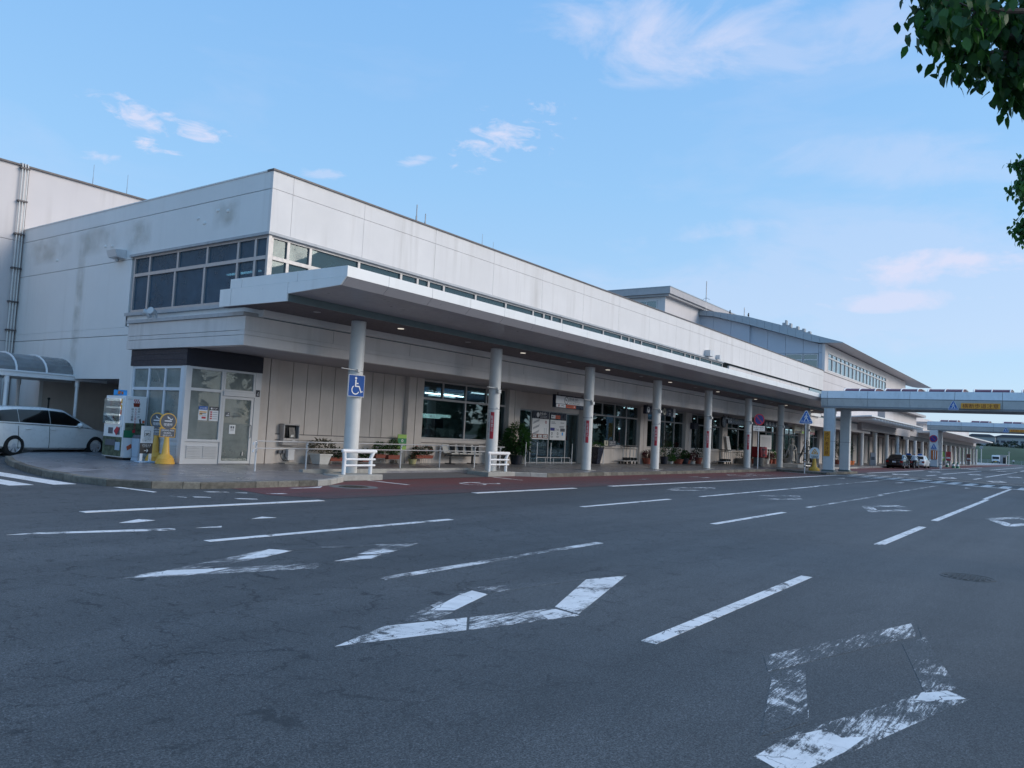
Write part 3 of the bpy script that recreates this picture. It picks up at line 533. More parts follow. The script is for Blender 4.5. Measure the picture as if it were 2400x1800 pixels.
# ground floor front: pilasters, panels, sill walls and windows
PIL = [(15.74, 16.43)]+[(22.64+6.74*i, 23.50+6.74*i+.03*i) for i in range(11)]
for a, b in PIL:
    c = (a+b)/2
    for p, q in ((a, c-.02), (c+.02, b)): pan('pilaster', p, q, YW-.2, YW+.3, TOP, ZS+.018, 'lower_conc')
    pan('pilaster_groove', c-.0195, c+.0195, YW-.13, YW+.2, TOP, ZS+.017, 'joint')
gx = [16.435, 17.15, 17.76, 18.38, 19.0, 19.62, 20.23, 20.84, 21.44, 22.05, 22.635]
for a, b in zip(gx, gx[1:]): pan('wall_slab', a+.014, b-.014, YW, YW+.2, 1.12, ZS+.018, 'lower_conc')
pan('wall_backing', 16.44, 22.63, YW+.04, YW+.19, TOP, ZS+.017, 'joint'); pan('wall_ledge', 16.44, 22.63, YW-.06, YW+.039, .93, 1.09, 'lower_conc')
for a, b in zip(gx, gx[1:]):
    if gx.index(a) % 2 == 0: pan('wall_slab', a+.006, min(22.63, b+.62)-.006, YW-.02, YW+.039, TOP, .918, 'lower_conc')
def window(name, axis, c, e0, e1, z0, z1, trans, tops, bots, par, fr='frame', gl='glass', fw=.07, dep=.10, head=.0):
    """framed window with one pane per opening. axis 'y': wall along x at y=c; axis 'x': wall along y at x=c"""
    m = MB()
    def bx(a0, a1, b0, b1, d0=0, d1=dep): m.box(a0, a1, c+d0, c+d1, b0, b1) if axis == 'y' else m.box(c+d0, c+d1, a0, a1, b0, b1)
    bx(e0, e1, z0, z0+fw); bx(e0, e1, z1-fw, z1); bx(e0, e0+fw, z0+fw, z1-fw); bx(e1-fw, e1, z0+fw, z1-fw)
    if trans: bx(e0+fw, e1-fw, trans-fw*.6, trans+fw*.6, -.004)
    for L, a, b in ((tops, trans+fw*.6 if trans else z0+fw, z1-fw), (bots, z0+fw, trans-fw*.6 if trans else z1-fw)):
        if trans is None and L is bots and L is not tops: continue
        for x in L: bx(x-fw*.55, x+fw*.55, a, b, .003)
    f = part(name, m, fr, par, smooth=0)
    for L, a, b in (((tops, trans+fw*.6, z1-fw), (bots, z0+fw, trans-fw*.6)) if trans else ((tops, z0+fw, z1-fw),)):
        E = [e0+fw]+[x for x in sorted(L)]+[e1-fw]
        for i, (p, q) in enumerate(zip(E, E[1:])):
            p_ = p+(fw*.55 if i else 0); q_ = q-(fw*.55 if i < len(E)-2 else 0)
            pm = MB()
            if axis == 'y': pm.box(p_, q_, c+dep*.5, c+dep*.5+.008, a, b)
            else: pm.box(c+dep*.5, c+dep*.5+.008, p_, q_, a, b)
            part('pane', pm, gl, f, smooth=0)
    return f
window('window', 'y', YW-.02, 23.51, 29.36, 1.12, ZS, 2.77, [24.9, 26.42, 27.88], [26.42], T)
for i in range(2, 7):
    if i == 1: continue
    a = PIL[i+1][1]+.005; b = PIL[i+2][0]-.005 if i+2 < len(PIL) else a+5.8
    w = b-a
    window('window', 'y', YW-.02, a, b, 1.12, ZS, 2.80, [a+w*.25, a+w*.5, a+w*.75], [a+w*.5, a+w*.75], T)
for i in (7, 8, 9):
    a, b = PIL[i+1][1]+.005, PIL[i+2][0]-.005; window('entrance_screen', 'y', YW+.02, a, b, TOP, ZS, 2.75, [a+(b-a)*q for q in (.25, .5, .75)], [a+(b-a)*q for q in (.25, .5, .75)], T, 'grey_metal', 'glass')
for i in (0, 2, 3, 4, 5, 6):
    a, b = PIL[i+1][1], PIL[i+2][0]
    if i == 0: a, b = 23.51, 29.36
    pan('sill', a+.01, b-.01, YW-.09, YW+.2, .99, 1.115, 'lower_conc'); n = 2
    for k in range(n): pan('wall_slab', a+.01+(b-a-.02)*k/n+.005, a+.01+(b-a-.02)*(k+1)/n-.005, YW-.02, YW+.2, TOP, .965, 'lower_conc')
    pan('wall_backing', a+.01, b-.01, YW+.03, YW+.19, TOP, .985, 'joint')
# entrance bay with glass doors
ea, eb = PIL[2][1]+.01, PIL[3][0]-.01
for k in range(6): pan('wall_slab', ea+(eb-ea)*k/6+.006, ea+(eb-ea)*(k+1)/6-.006, YW+.06, YW+.2, 2.74, ZS+.018, 'lower_conc')
pan('wall_backing', ea, eb, YW+.1, YW+.19, 2.74, ZS+.017, 'joint')
window('entrance_screen', 'y', YW+.08, ea, eb, TOP, 2.73, None, [31.66, 33.24, 34.86], [], T, 'grey_metal', 'glass', .06, .08)
# hall inside: floor, walls, ceiling, lights
pan('hall_floor', 16.5, 92, YW+.35, 36, .02, .13, 'inside_floor'); pan('hall_wall', 16.5, 92, 33.0, 33.2, .14, 3.6, 'inside_wall'); pan('hall_ceiling', 16.5, 92, YW+.31, 33.2, 3.6, 3.75, 'inside')
pan('hall_wall', 16.45, 16.6, YW+.35, 33, .14, 3.6, 'inside'); pan('hall_wall', 91.8, 92, YW+.35, 33, .14, 3.6, 'inside')
for i in range(10):
    for j, y in enumerate((23.2, 25.4, 28.4)):
        x = 24.2+6.74*i+j*.8; pan('ceiling_light', x, x+1.3+.9*(j == 1), y, y+.09, 3.5, 3.56, 'tube')
for x, d in ((45.2, 5), (38.6, 4), (52, 3.5), (57.4, 3), (66, 4)): pan('hall_partition', x, x+.15, YW+2.6, YW+2.6+d, .14, 3.59, 'inside_wall')
for x0, x1, y in ((40, 42.5, 26), (46.5, 48.2, 25.5), (53, 55, 26.5), (59, 62, 25.5), (36.6, 38, 27)): pan('hall_counter', x0, x1, y, y+.6, .14, 1.25, 'counter')
pan('glowing_shop_sign', 58.9, 59.8, 25.2, 25.3, 2.2, 2.62, 'sign_glow'); pan('shelf_light', 46.9, 47.9, 25.3, 25.4, 2.2, 2.3, 'tube'); pan('shelf_light', 40.0, 41.4, 27.3, 27.4, 1.65, 1.7, 'tube')
pan('red_curtain', 41.5, 43.4, 23.6, 23.7, 2.35, 2.75, 'red'); pan('red_pillar', 40.4, 40.8, 25.2, 25.6, .14, 2.6, 'post_red')
# counter sign hanging in the hall, seen through the first window
sg = thing('counter_sign', 'long pale lit airline counter sign hanging inside the first window', 'sign', (34.8, 30.5, 2.2))
m = MB(); m.prism([(33.0, 2.18), (35.15, 2.18), (35.3, 2.27), (36.15, 2.27), (36.15, 2.44), (33.0, 2.42)], 0, 'y', 30.5, 30.62); part('panel', m, 'sign_glow', sg)
m = MB(); letter(m, 'JAL', 34.72, 2.30, 30.496, .34, .11); part('lettering', m, 'black', sg, smooth=0); m = MB(); m.ring(34.38, 2.30, 30.496, .02, .06, 16); part('crest', m, 'post_red', sg, smooth=0)
cn = thing('check_in_counter', 'white check-in counter behind the people in the first window', 'counter', (33, 29, .14))
m = MB(); m.box(31.4, 33.83, 29, 29.6, .14, 1.62); part('body', m, 'counter', cn); m = MB(); m.box(34.15, 34.62, 28.9, 29.4, .14, 1.62); part('side_desk', m, 'counter', cn); m = MB(); m.box(33.66, 34.47, 29.62, 29.8, .14, 2.14); part('back_screen', m, 'navy_cloth', cn)
pan('ceiling_light', 31.5, 34.7, 28.4, 28.46, 3.45, 3.50, 'tube_bright'); pan('ceiling_light', 35.0, 36.6, 32.3, 32.4, 3.40, 3.46, 'tube'); pan('ceiling_light', 37.0, 37.6, 31.3, 31.4, 3.32, 3.38, 'tube'); pan('ceiling_light', 33.6, 35.9, 30.0, 30.1, 3.46, 3.52, 'tube')
# upper storey
window('window', 'y', YU+.04, XE+.10, 47.6, ZW0, ZW1, 6.03, [14.01, 14.80, 16.70, 18.58, 19.38, 19.94, 20.74, 22.55]+[22.55+1.87*0+v for v in (1.9, 3.8, 4.6, 5.2, 6.0, 7.8, 9.7, 11.5, 12.3, 12.9, 13.7, 15.5, 17.4, 19.2, 20, 20.6, 21.4, 23.2)], [14.01, 14.80, 16.70, 18.58, 20.74, 22.55], T, 'frame', 'glass_front', .085, .11)
window('window', 'x', XE+.04, YU+.06, 25.15, ZW0, ZW1, 6.03, [18.74, 19.54, 21.05, 22.61, 24.2], [18.74, 19.54, 21.14, 22.71, 24.2], T, 'frame', 'glass_end', .085, .11)
m = MB(); m.box(XE+.0, XE+.1, YU+.0, YU+.06, ZW0-.02, ZW1); part('corner_post', m, 'frame', T)
pan('upper_ceiling', XE+.3, 70, YU+.35, 33.2, ZW1+.02, ZW1+.12, 'inside'); pan('upper_wall', XE+6, XE+6.2, YU+2.2, 33, 4.5, ZW1, 'inside_wall'); pan('upper_wall', XE+6.3, 70, YU+2.0, YU+2.2, 4.5, ZW1, 'inside_wall'); pan('upper_floor', XE+.3, 70, YU+.35, 33.2, 4.45, 4.55, 'inside_floor')
pan('ceiling_light', 15.6, 15.68, 21.6, 23.4, 6.35, 6.4, 'tube')
pan('lower_parapet_strip', 48.3, 66.5, YU-.12, YU-.01, 6.02, 6.52, 'fascia_conc'); pan('strip_cap', 48.3, 66.5, YU-.14, YU-.005, 6.521, 6.55, 'ledge_metal')
for x in (52.6, 55.8, 58.8, 61.7, 64.3): pan('strip_joint', x-.015, x+.015, YU-.125, YU-.119, 6.02, 6.52, 'joint')
m = MB(); m.box(67.2, 71.0, YU-.004, YU-.001, 5.9, 6.6); part('window', m, 'glass_upper', T)
pan('wall_box', 44.5, 45.15, YU-.35, YU-.003, 6.75, 7.1, 'unit_white'); pan('wall_box', 46.3, 46.55, YU-.25, YU-.003, 6.75, 7.0, 'unit_white')
# second stretch of the front beyond the joint, with its own lighter wall
xs = [XF+.02]+[XF+3.4*i for i in range(1, 8)]
for a, b in zip(xs, xs[1:]): pan('wall_panel', a, b-.012, YU+.1, YU+.3, 4.5, 7.6, 'rear_paint'); pan('wall_panel', a, b-.012, YU+.1, YU+.3, 7.62, 8.38, 'rear_paint')
pan('roof', XF+.02, 95, YU+.3, 33, 8.1, 8.3, 'ledge_metal'); pan('coping', XF+.01, 95.2, YU+.07, YU+.3, 8.381, 8.43, 'coping')
# marks of wear and small fittings on the end wall
lb = thing('wall_lamp', 'pale box lamp on the blue-white end wall left of the corner windows', 'wall lamp', (XE, 25.9, 6.6)); m = MB()
m.prism([(XE-.38, 6.88), (XE-.02, 6.92), (XE-.002, 6.62), (XE-.30, 6.66)], 0, 'y', 25.62, 26.2); part('housing', m, 'unit_white', lb, smooth=0); m = MB(); m.cyl(XE-.15, 25.9, 6.55, 6.62, .06); part('bulb_socket', m, 'grey_metal', lb)
st = NT('stain'); tr_ = st.node('ShaderNodeBsdfTransparent'); df = st.node('ShaderNodeBsdfDiffuse'); df.inputs[0].default_value = (.58, .535, .46, 1)
mx = st.node('ShaderNodeMixShader'); tx = st.node('ShaderNodeTexCoord'); sx = st.node('ShaderNodeSeparateXYZ'); st.l.new(tx.outputs['Generated'], sx.inputs[0])
def edge(o_): return st.math('MULTIPLY', st.rng(o_, 0, .3), st.rng(o_, .7, 1, 1, 0))
ee = st.math('MULTIPLY', edge(sx.outputs[1]), edge(sx.outputs[2])); nz = st.rng(st.noise(1.6, 4, .5), .30, .70)
st.l.new(st.math('MULTIPLY', st.math('MULTIPLY', ee, nz), .22), mx.inputs[0]); st.l.new(tr_.outputs[0], mx.inputs[1]); st.l.new(df.outputs[0], mx.inputs[2]); st.l.new(mx.outputs[0], st.out.inputs[0]); MATS['stain'] = st.m
for y0, y1, z0, z1 in ((29.2, 33.2, 6.9, 8.0), (26.0, 29.3, 6.9, 8.05), (24.1, 25.9, 6.8, 7.9), (19.5, 20.9, 7.0, 7.95), (28.3, 28.95, 2.6, 7.9)):
    m = MB(); m.box(XE-.004, XE-.002, y0, y1, z0, z1); part('rust_stain', m, 'stain', T, smooth=0)
for y, z in ((20.1, 7.55), (21.6, 7.5), (21.25, 7.32), (26.6, 7.15), (27.05, 7.18), (30.5, 7.0), (20.6, 7.62)):
    m = MB(); m.ball((XE, y, z), .035, .10, .055, 8); part('paint_blister', m, 'end_paint', T)
cm = thing('security_camera', 'twin-headed pale security camera on the ledge below the corner windows', 'security camera', (XB-.02, 22.95, 4.44))
m = MB(); m.box(XB-.05, XB+.1, 22.75, 23.15, 4.441, 4.47); part('mount', m, 'unit_white', cm); m = MB(); m.tube([(XB, 22.8, 4.47), (XB-.05, 22.8, 4.62), (XB-.22, 22.72, 4.66)], [.06, .1, .11], 12); part('camera_head', m, 'unit_white', cm); m = MB(); m.tube([(XB, 23.1, 4.47), (XB-.05, 23.1, 4.6), (XB-.15, 23.2, 4.63)], [.06, .1, .12], 12); part('camera_head', m, 'unit_white', cm)
# lightning rods
for x, y, z, h, r, lab in ((19.4, 18.4, 8.44, .72, .03, 'thick grey aerial on the roof edge, left of the close pair above the front'), (19.85, 18.4, 8.44, .52, .03, 'shorter thick grey aerial beside the taller one on the roof edge'),
        (23.07, 18.4, 8.44, .58, .012, 'thin lightning rod on the long roof edge, taller of the right pair'), (23.77, 18.4, 8.44, .42, .012, 'thin lightning rod on the long roof edge, shorter of the right pair'),
        (15.82, 33.7, 10.95, .95, .014, 'thin lightning rod on the tall rear block, left one'), (17.28, 33.7, 10.95, .95, .014, 'thin lightning rod on the tall rear block, right one near the corner')):
    t = thing('lightning_rod', lab, 'roof aerial', (x, y, z), group='rods and aerials on the terminal roofs'); m = MB(); m.cyl(x, y, z, z+h*.45, r, 8); part('lower_tube', m, 'grey_metal', t); m = MB(); m.cyl(x, y, z+h*.45, z+h, r*.6, 8); part('tip', m, 'grey_metal', t)
# ------------------------------------------------------------------ tall rear block on the left
R = thing('rear_block', 'taller pinkish-white windowless block behind the terminal at the left edge', 'building', (5, 33.5, 0))
for z0, z1 in ((0, 4.06), (4.08, 7.99), (8.01, 10.93)): pan('wall_panel', -12, 13.28, 33.5, 33.8, z0, z1, 'rear_paint', R); pan('wall_panel', 13.3, 30, 33.5, 33.8, z0, z1, 'rear_paint', R)
pan('wall_backing', -12, 30, 33.54, 34.5, 0, 10.9, 'joint', R); pan('coping', -12, 30, 33.42, 34.6, 10.931, 11.0, 'coping', R); pan('roof', -12, 30, 34.61, 45, 10.6, 10.8, 'ledge_metal', R)
pb = thing('pipe_riser', 'bundle of three pale vertical pipes with clamps on the rear block', 'pipes', (13.1, 33.4, 0))
for x in (13.0, 13.1, 13.2): m = MB(); m.tube([(x, 33.38, 0), (x, 33.38, 10.9), (x, 33.42, 11.03), (x, 33.6, 11.06)], .026, 8); part('pipe', m, 'pot_white', pb)
for z in (10.85, 9.55, 8.25, 6.91, 5.6, 4.5, 3.2): m = MB(); m.box(12.93, 13.27, 33.33, 33.499, z-.03, z+.03); part('clamp', m, 'coping', pb)
# ------------------------------------------------------------------ entrance canopy
C = thing('entrance_canopy', 'long white flat canopy on round columns along the terminal front, with small round ceiling lights', 'canopy', (12.5, 17.06, TOP))
CX0, CX1, CY, ZD = 12.5, 68.0, 17.06, 4.545
fx = [CX0]+[13.88+1.631*i for i in range(34)]+[CX1]
for a, b in zip(fx, fx[1:]):
    m = MB(); m.prism([(13.96, 5.0), (14.01, 5.0), (14.01, 5.26), (13.96, 5.26)], 0, 'x', a+(.006 if a > CX0 else 0), b-.006); part('fascia_panel', m, 'canopy_white', C, smooth=0)
    m = MB(); m.prism([(13.96, 4.992), (14.15, 4.807), (14.19, 4.85), (14.01, 4.998)], 0, 'x', a+(.006 if a > CX0 else .03), b-.006); part('bevel_panel', m, 'soffit_light', C, smooth=0)
for y0, y1 in ((13.96, 15.75), (15.765, 18.02), (18.035, 18.53)): m = MB(); m.box(CX0, CX0+.04, y0 if y0 > 13.96 else y0+.051, y1, 5.012, 5.262); part('end_panel', m, 'canopy_white', C, smooth=0)
m = MB(); m.prism([(13.975, 4.996), (14.155, 4.81), (16.09, 4.722), (16.09, 5.005), (13.97, 5.005)], 0, 'x', CX0-.012, CX0+.028); part('end_panel', m, 'canopy_white', C, smooth=0)
for y0, y1 in ((16.105, 18.455), (18.47, 18.96)): m = MB(); m.box(CX0-.012, CX0+.028, y0, y1, 4.535, 5.005); part('end_panel', m, 'canopy_white', C, smooth=0)
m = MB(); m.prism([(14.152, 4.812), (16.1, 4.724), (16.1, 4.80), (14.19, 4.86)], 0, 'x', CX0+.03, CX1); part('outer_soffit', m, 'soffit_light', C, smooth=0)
m = MB(); m.box(CX0+.03, CX1, 16.1, 16.16, 4.54, 4.80); part('drip_edge', m, 'teal_strip', C, smooth=0)
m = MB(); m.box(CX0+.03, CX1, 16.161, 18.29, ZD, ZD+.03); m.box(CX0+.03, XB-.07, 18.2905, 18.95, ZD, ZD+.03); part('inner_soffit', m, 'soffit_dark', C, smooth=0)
m = MB(); m.box(CX0+.041, CX1, 14.02, 18.08, 5.19, 5.24); m.box(CX0+.03, XE-.002, 18.081, 18.94, 4.95, 4.99); part('roof_deck', m, 'ledge_metal', C, smooth=0)
for i in range(16):
    x = 14.08+3.275*i
    m = MB(); m.lathe([(.10, ZD-.012), (.10, ZD-.002)], x, 16.83, 18); part('downlight', m, 'downlight_on' if i % 2 == 1 else 'downlight_off', C)
prev = None
for i in range(8):
    x = 15.84+6.735*i
    m = MB(); m.cyl(x, CY, TOP, ZD-.001, .215, 28)
    c = part('column', m, 'column', C)
    for z in (2.36, 3.08): m = MB(); m.lathe([(.2165, z-.012), (.2185, z-.012), (.2185, z+.012), (.2165, z+.012)], x, CY, 28); part('collar', m, 'grey_metal', c)
    m = MB(); m.box(x-.33, x+.33, CY-.33, CY+.33, TOP-.003, TOP+.012); part('base_plate', m, 'kerb_pale', c)
    if i < 6: m = MB(); m.tube([(x-.1, CY-.19, 3.1), (x-.78, CY-.26, 3.11)], .012, 6); m.box(x-.16, x-.06, CY-.26, CY-.17, 3.06, 3.13); part('bracket_arm', m, 'column', c)
    if i: m = MB(); m.box(x-.16, x-.0, CY-.30, CY-.2, 2.94, 3.055); part('junction_box', m, 'column', c)
    m = MB(); m.ball((x-.06, CY-.22, 2.40), .03); part('hook', m, 'white', c)
# red notices on five columns
for i in range(1, 6):
    x = 15.84+6.735*i; lab = ['first', 'second', 'third', 'fourth', 'fifth'][i-1]
    t = thing('column_notice', 'red vertical strip with white characters on the %s column right of the wheelchair-sign column' % lab, 'notice', (x, CY-.23, 1.3), group='red notices on the canopy columns')
    m = MB()
    for k in range(5):
        a0, a1 = radians(-168+k*7), radians(-168+(k+1)*7); m.add([(x+.2195*cos(a), CY+.2195*sin(a), z) for a, z in ((a0, 1.3), (a1, 1.3), (a1, 2.25), (a0, 2.25))], [(0, 1, 2, 3)])
    part('strip', m, 'red', t, smooth=60)
    m = MB(); q = MB(); letter(q, '駐車禁止', 0, 0, 0, .085, .56, True)
    am = radians(-150.5); nx, ny = cos(am), sin(am); tx_, ty_ = -sin(am), cos(am)
    m.add([(x+.2215*nx+vx*tx_, CY+.2215*ny+vx*ty_, 1.85+vz) for vx, vy, vz in q.v], q.f); part('lettering', m, 'white', t, smooth=0)
    m = MB(); q = MB(); letter(q, '送迎の車は一般駐車場へお願いします', 0, 0, 0, None, .93, True); am = radians(-186); nx, ny = cos(am), sin(am); tx_, ty_ = -sin(am), cos(am)
    m.add([(x+.2205*nx+vx*tx_, CY+.2205*ny+vx*ty_, 1.76+vz) for vx, vy, vz in q.v], q.f); part('small_lettering', m, 'sign_grey', t, smooth=0)
# ------------------------------------------------------------------ smoking room
K = thing('smoking_room', 'glazed white-framed smoking room with navy top band at the terminal corner', 'smoking room', (13.0, 21.1, TOP))
SX, SY, SX1, SY1 = 13.0, 21.1, 15.62, 24.18
m = MB(); m.box(SX, SX1+.02, SY, SY1, 3.015, ZS-.002); part('top_band', m, 'navy', K)
for k in range(3): pan('band_board', SX-.02, SX-.0005, SY, SY1, 3.02+k*.17, 3.02+k*.17+.162, 'navy', K)
pan('corner_pier', SX, SX+.12, SY, SY+.12, TOP, 3.014, 'frame_white', K); pan('side_pier', SX+.001, SX+.12, SY+.1205, SY+.23, TOP, 3.014, 'frame_sky_tint', K); pan('end_pier', SX, SX+.14, SY1-.12, SY1, TOP, 3.014, 'end_paint', K); pan('jamb', 15.40, SX1, SY, SY+.2, TOP, 3.014, 'frame_white', K)
window('side_window', 'x', SX+.01, SY+.235, SY1-.125, .80, 3.01, 2.32, [22.23, 23.13], [22.23, 23.13], K, 'frame_sky_tint', 'glass_smoke', .075, .08)
pan('dado', SX+.03, SX+.12, SY+.235, SY1-.125, TOP, .795, 'frame_sky_tint', K)
for k in range(6): pan('louvre_slat', SX+.0, SX+.029, SY+.26, 22.2, .26+k*.075, .31+k*.075, 'frame_sky_tint', K)
window('front_window', 'y', SY+.01, SX+.125, 14.27, .80, 3.01, 2.34, [], [], K, 'frame_white', 'glass_smoke', .07, .08); pan('louvre_frame', SX+.125, 14.27, SY+.05, SY+.1, TOP, .795, 'frame_white', K)
for k in range(8): pan('louvre_slat', 13.20, 13.71, SY+.015, SY+.0495, .32+k*.047, .345+k*.047, 'frame_white', K); pan('louvre_slat', 13.74, 14.22, SY+.015, SY+.0495, .32+k*.047, .345+k*.047, 'frame_white', K)
window('transom_window', 'y', SY+.01, 14.275, 15.395, 2.36, 3.01, None, [], [], K, 'frame_white', 'glass_smoke', .06, .08); pan('door_track', 14.275, 15.395, SY-.03, SY+.12, 2.22, 2.355, 'frame_white', K)
d = window('door', 'y', SY+.02, 14.28, 15.39, TOP+.01, 2.215, None, [], [], K, 'frame_white', 'glass_smoke', .085, .05)
m = MB(); m.tube([(15.31, SY+.02, 1.36), (15.31, SY-.05, 1.34), (15.31, SY-.05, .97), (15.31, SY+.02, .95)], .014, 8); part('handle', m, 'grey_metal', d)
m = MB(); m.box(15.08, 15.12, SY+.01, SY+.018, .40, .52); part('keyplate', m, 'grey_metal', d)
pan('inner_wall', SX+.3, SX1, SY1-.1, SY1, TOP, 3.0, 'smoke_wall', K); pan('inner_wall', SX1-.1, SX1, SY+.25, SY1-.11, TOP, 3.0, 'smoke_wall', K); pan('floor', SX+.15, SX1-.1, SY+.2, SY1-.12, TOP-.003, TOP+.01, 'smoke_wall', K); pan('ceiling', SX+.14, SX1-.1, SY+.21, SY1-.11, 2.99, 3.01, 'smoke_wall', K)
pan('air_cleaner', 13.35, 13.85, 22.0, 22.5, TOP+.01, 1.0, 'concrete_dark', K)
m = MB(); m.prism([(13.35, 1.0), (13.85, 1.0), (13.72, 1.3), (13.45, 1.3)], 0, 'y', 22.0, 22.5); part('cleaner_hood', m, 'concrete_dark', K)
for z0, z1, x0, x1, e in ((2.26, 2.47, 15.43, 15.575, SY-.006),): m = MB(); m.box(x0, x1, e, e+.005, z0, z1); pl = part('sign_plate', m, 'navy', K); m = MB(); m.bar(x0+.03, z0+.06, x1-.04, z0+.06, .02, e-.001, .002); m.bar(x0+.07, z0+.09, x0+.09, z0+.15, .015, e-.001, .002); part('cigarette_mark', m, 'white', K, smooth=0)
m = MB(); m.box(14.42, 14.57, SY+.035, SY+.039, 1.58, 1.73); part('door_mark', m, 'sign_grey', K); m = MB(); m.bar(14.44, 1.62, 14.55, 1.62, .02, SY+.034, .002); m.bar(14.50, 1.65, 14.54, 1.70, .015, SY+.034, .002); part('cigarette_mark', m, 'white', K, smooth=0)
m = MB(); letter(m, '喫煙室', 14.80, 1.695, SY+.034, None, .05, spacing=1.7); letter(m, 'SMOKING AREA', 14.80, 1.605, SY+.034, .40); part('door_lettering', m, 'sign_grey', K, smooth=0)
m = MB(); m.box(SX+.016, SX+.02, 21.95, 22.07, 1.52, 1.68); part('side_mark', m, 'sign_grey', K)
def poster(x0, x1, z0, z1, y, label, bands, head=None, par=None):
    t = thing('poster', label, 'poster', ((x0+x1)/2, y, z0)); w = x1-x0; h = z1-z0
    m = MB(); m.box(x0, x1, y, y+.004, z0, z1); part('sheet', m, 'paper', t, smooth=0)
    if head: m = MB(); m.box(x0, x1, y-.002, y-.0005, z1-h*.25, z1); part('heading', m, head, t, smooth=0)
    for mat, rects in bands:
        m = MB()
        for a, b, c, e in rects: m.box(x0+w*a, x0+w*b, y-.003, y-.0005, z0+h*c, z0+h*e)
        part('print', m, mat, t, smooth=0)
    return t
t = poster(13.51, 13.80, 1.435, 1.855, SY+.035, 'blue-headed infection notice on the smoking room glass, left of two', [('sign_amber', ((.1, .9, .55, .63), (.1, .45, .40, .50))), ('map_grey', ((.15, .85, .45, .52), (.1, .9, .34, .37))), ('red', ((.38, .85, .12, .26),))], 'sign_blue')
m = MB(); letter(m, '3つの密', 13.655, 1.80, SY+.031, .22); part('lettering', m, 'white', t, smooth=0)
t = poster(13.865, 14.17, 1.43, 1.855, SY+.035, 'navy-headed notice with red blocks on the smoking room glass, right of two', [('red', tuple((.1, .32, .12+k*.15, .22+k*.15) for k in range(4))), ('map_grey', tuple((.4, .9, .14+k*.15, .18+k*.15) for k in range(4)))], 'navy_gloss')
m = MB(); letter(m, 'STOP', 14.05, 1.80, SY+.031, .16); m.disc(13.93, 1.80, SY+.031, .03); part('lettering', m, 'white', t, smooth=0)
t = poster(14.585, 14.80, 1.06, 1.34, SY+.033, 'small white notice taped on the smoking room door', [('sign_grey', ((.2, .45, .6, .85), (.55, .8, .6, .85), (.2, .8, .45, .49), (.2, .8, .34, .37)))])
# ------------------------------------------------------------------ footbridge over the road
def bridge(name, label, X, z0, y1, ylow, seam, first, dz=1.0, depth=4.6):
    B = thing(name, label, 'covered footbridge', (X, y1-.6, TOP))
    zt, zm = z0+1.12*dz, z0+.60*dz
    ys = [y1]+[first-seam*i for i in range(40) if first-seam*i > ylow]+[ylow]
    for a, b in zip(ys, ys[1:]):
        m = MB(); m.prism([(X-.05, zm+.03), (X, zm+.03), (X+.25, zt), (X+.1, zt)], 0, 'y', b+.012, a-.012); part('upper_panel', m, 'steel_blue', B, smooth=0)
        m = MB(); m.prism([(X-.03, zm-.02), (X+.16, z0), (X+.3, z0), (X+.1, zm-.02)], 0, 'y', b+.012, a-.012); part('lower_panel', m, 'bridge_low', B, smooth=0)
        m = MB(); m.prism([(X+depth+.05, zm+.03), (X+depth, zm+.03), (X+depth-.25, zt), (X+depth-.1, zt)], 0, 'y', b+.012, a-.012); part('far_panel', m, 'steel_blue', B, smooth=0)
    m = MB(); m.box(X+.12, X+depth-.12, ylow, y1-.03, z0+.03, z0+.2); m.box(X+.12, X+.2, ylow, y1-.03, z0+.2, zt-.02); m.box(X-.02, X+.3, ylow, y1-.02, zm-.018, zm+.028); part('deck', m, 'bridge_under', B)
    m = MB(); m.box(X+.05, X+depth, y1-.055, y1-.013, z0+.25, zt-.02); part('end_plate', m, 'steel_blue', B)
    k = 0; y = first-.95
    while y > ylow+1:
        m = MB()
        for j in range(2):
            ya, yb = y-j*.92-.06, y-(j+1)*.92
            vm = MB(); arc = [(X+.35+(depth-.7)*(.5-.5*cos(a)), zt+.28*sin(a)**.8) for a in [pi*i/12 for i in range(13)]]
            vm.prism(arc, 0, 'y', yb, ya); part('vault_panel', vm, 'vault', B)
        rm = MB()
        for yy in (y, y-.94, y-1.88): rm.tube([(X+.33+(depth-.66)*(.5-.5*cos(a)), yy, zt-.01+.31*max(0, sin(a))**.8) for a in [pi*i/12 for i in range(13)]], .035, 6)
        part('vault_ribs', rm, 'white_metal', B); y -= seam
    return B, z0
B1, _ = bridge('footbridge', 'pale blue metal covered footbridge with arched purple rooflights, nearer of two', 54.3, 4.33, 13.88, -14, 2.46, 13.46)
B2, _ = bridge('footbridge', 'farther covered footbridge with arched rooflights beyond the taxis', 110, 4.68, 15.3, -14, 3.35, 14.9)
def pier(par, x0, x1, y0, y1, zt):
    m = MB(); m.box(x0, x1, y0, y1, .1, 2.11); p = part('pier', m, 'steel_blue', par, bev=.02)
    m = MB(); m.box(x0, x1, y0, y1, 2.125, zt); part('pier_upper', m, 'steel_blue', p, bev=.02)
    m = MB(); m.box(x0+.02, x1-.02, y0+.02, y1-.02, 2.1, 2.13); part('pier_joint', m, 'joint', p); m = MB(); m.box(x0-.05, x1+.05, y0-.05, y1+.05, TOP-.02, .24); part('base_plate', m, 'teal_strip', p)
    for d in (.12,): m = MB(); m.box(x0+d, x0+d+.012, y0-.003, y0+.01, .25, zt); part('pier_seam', m, 'joint', p)
pier(B1, 54.5, 54.95, 13.04, 13.72, 4.36); pier(B1, 57.4, 57.85, 12.72, 13.34, 4.36); pier(B2, 110.1, 110.6, 14.1, 15.0, 4.71); pier(B2, 113.2, 113.7, 14.0, 14.9, 4.71)
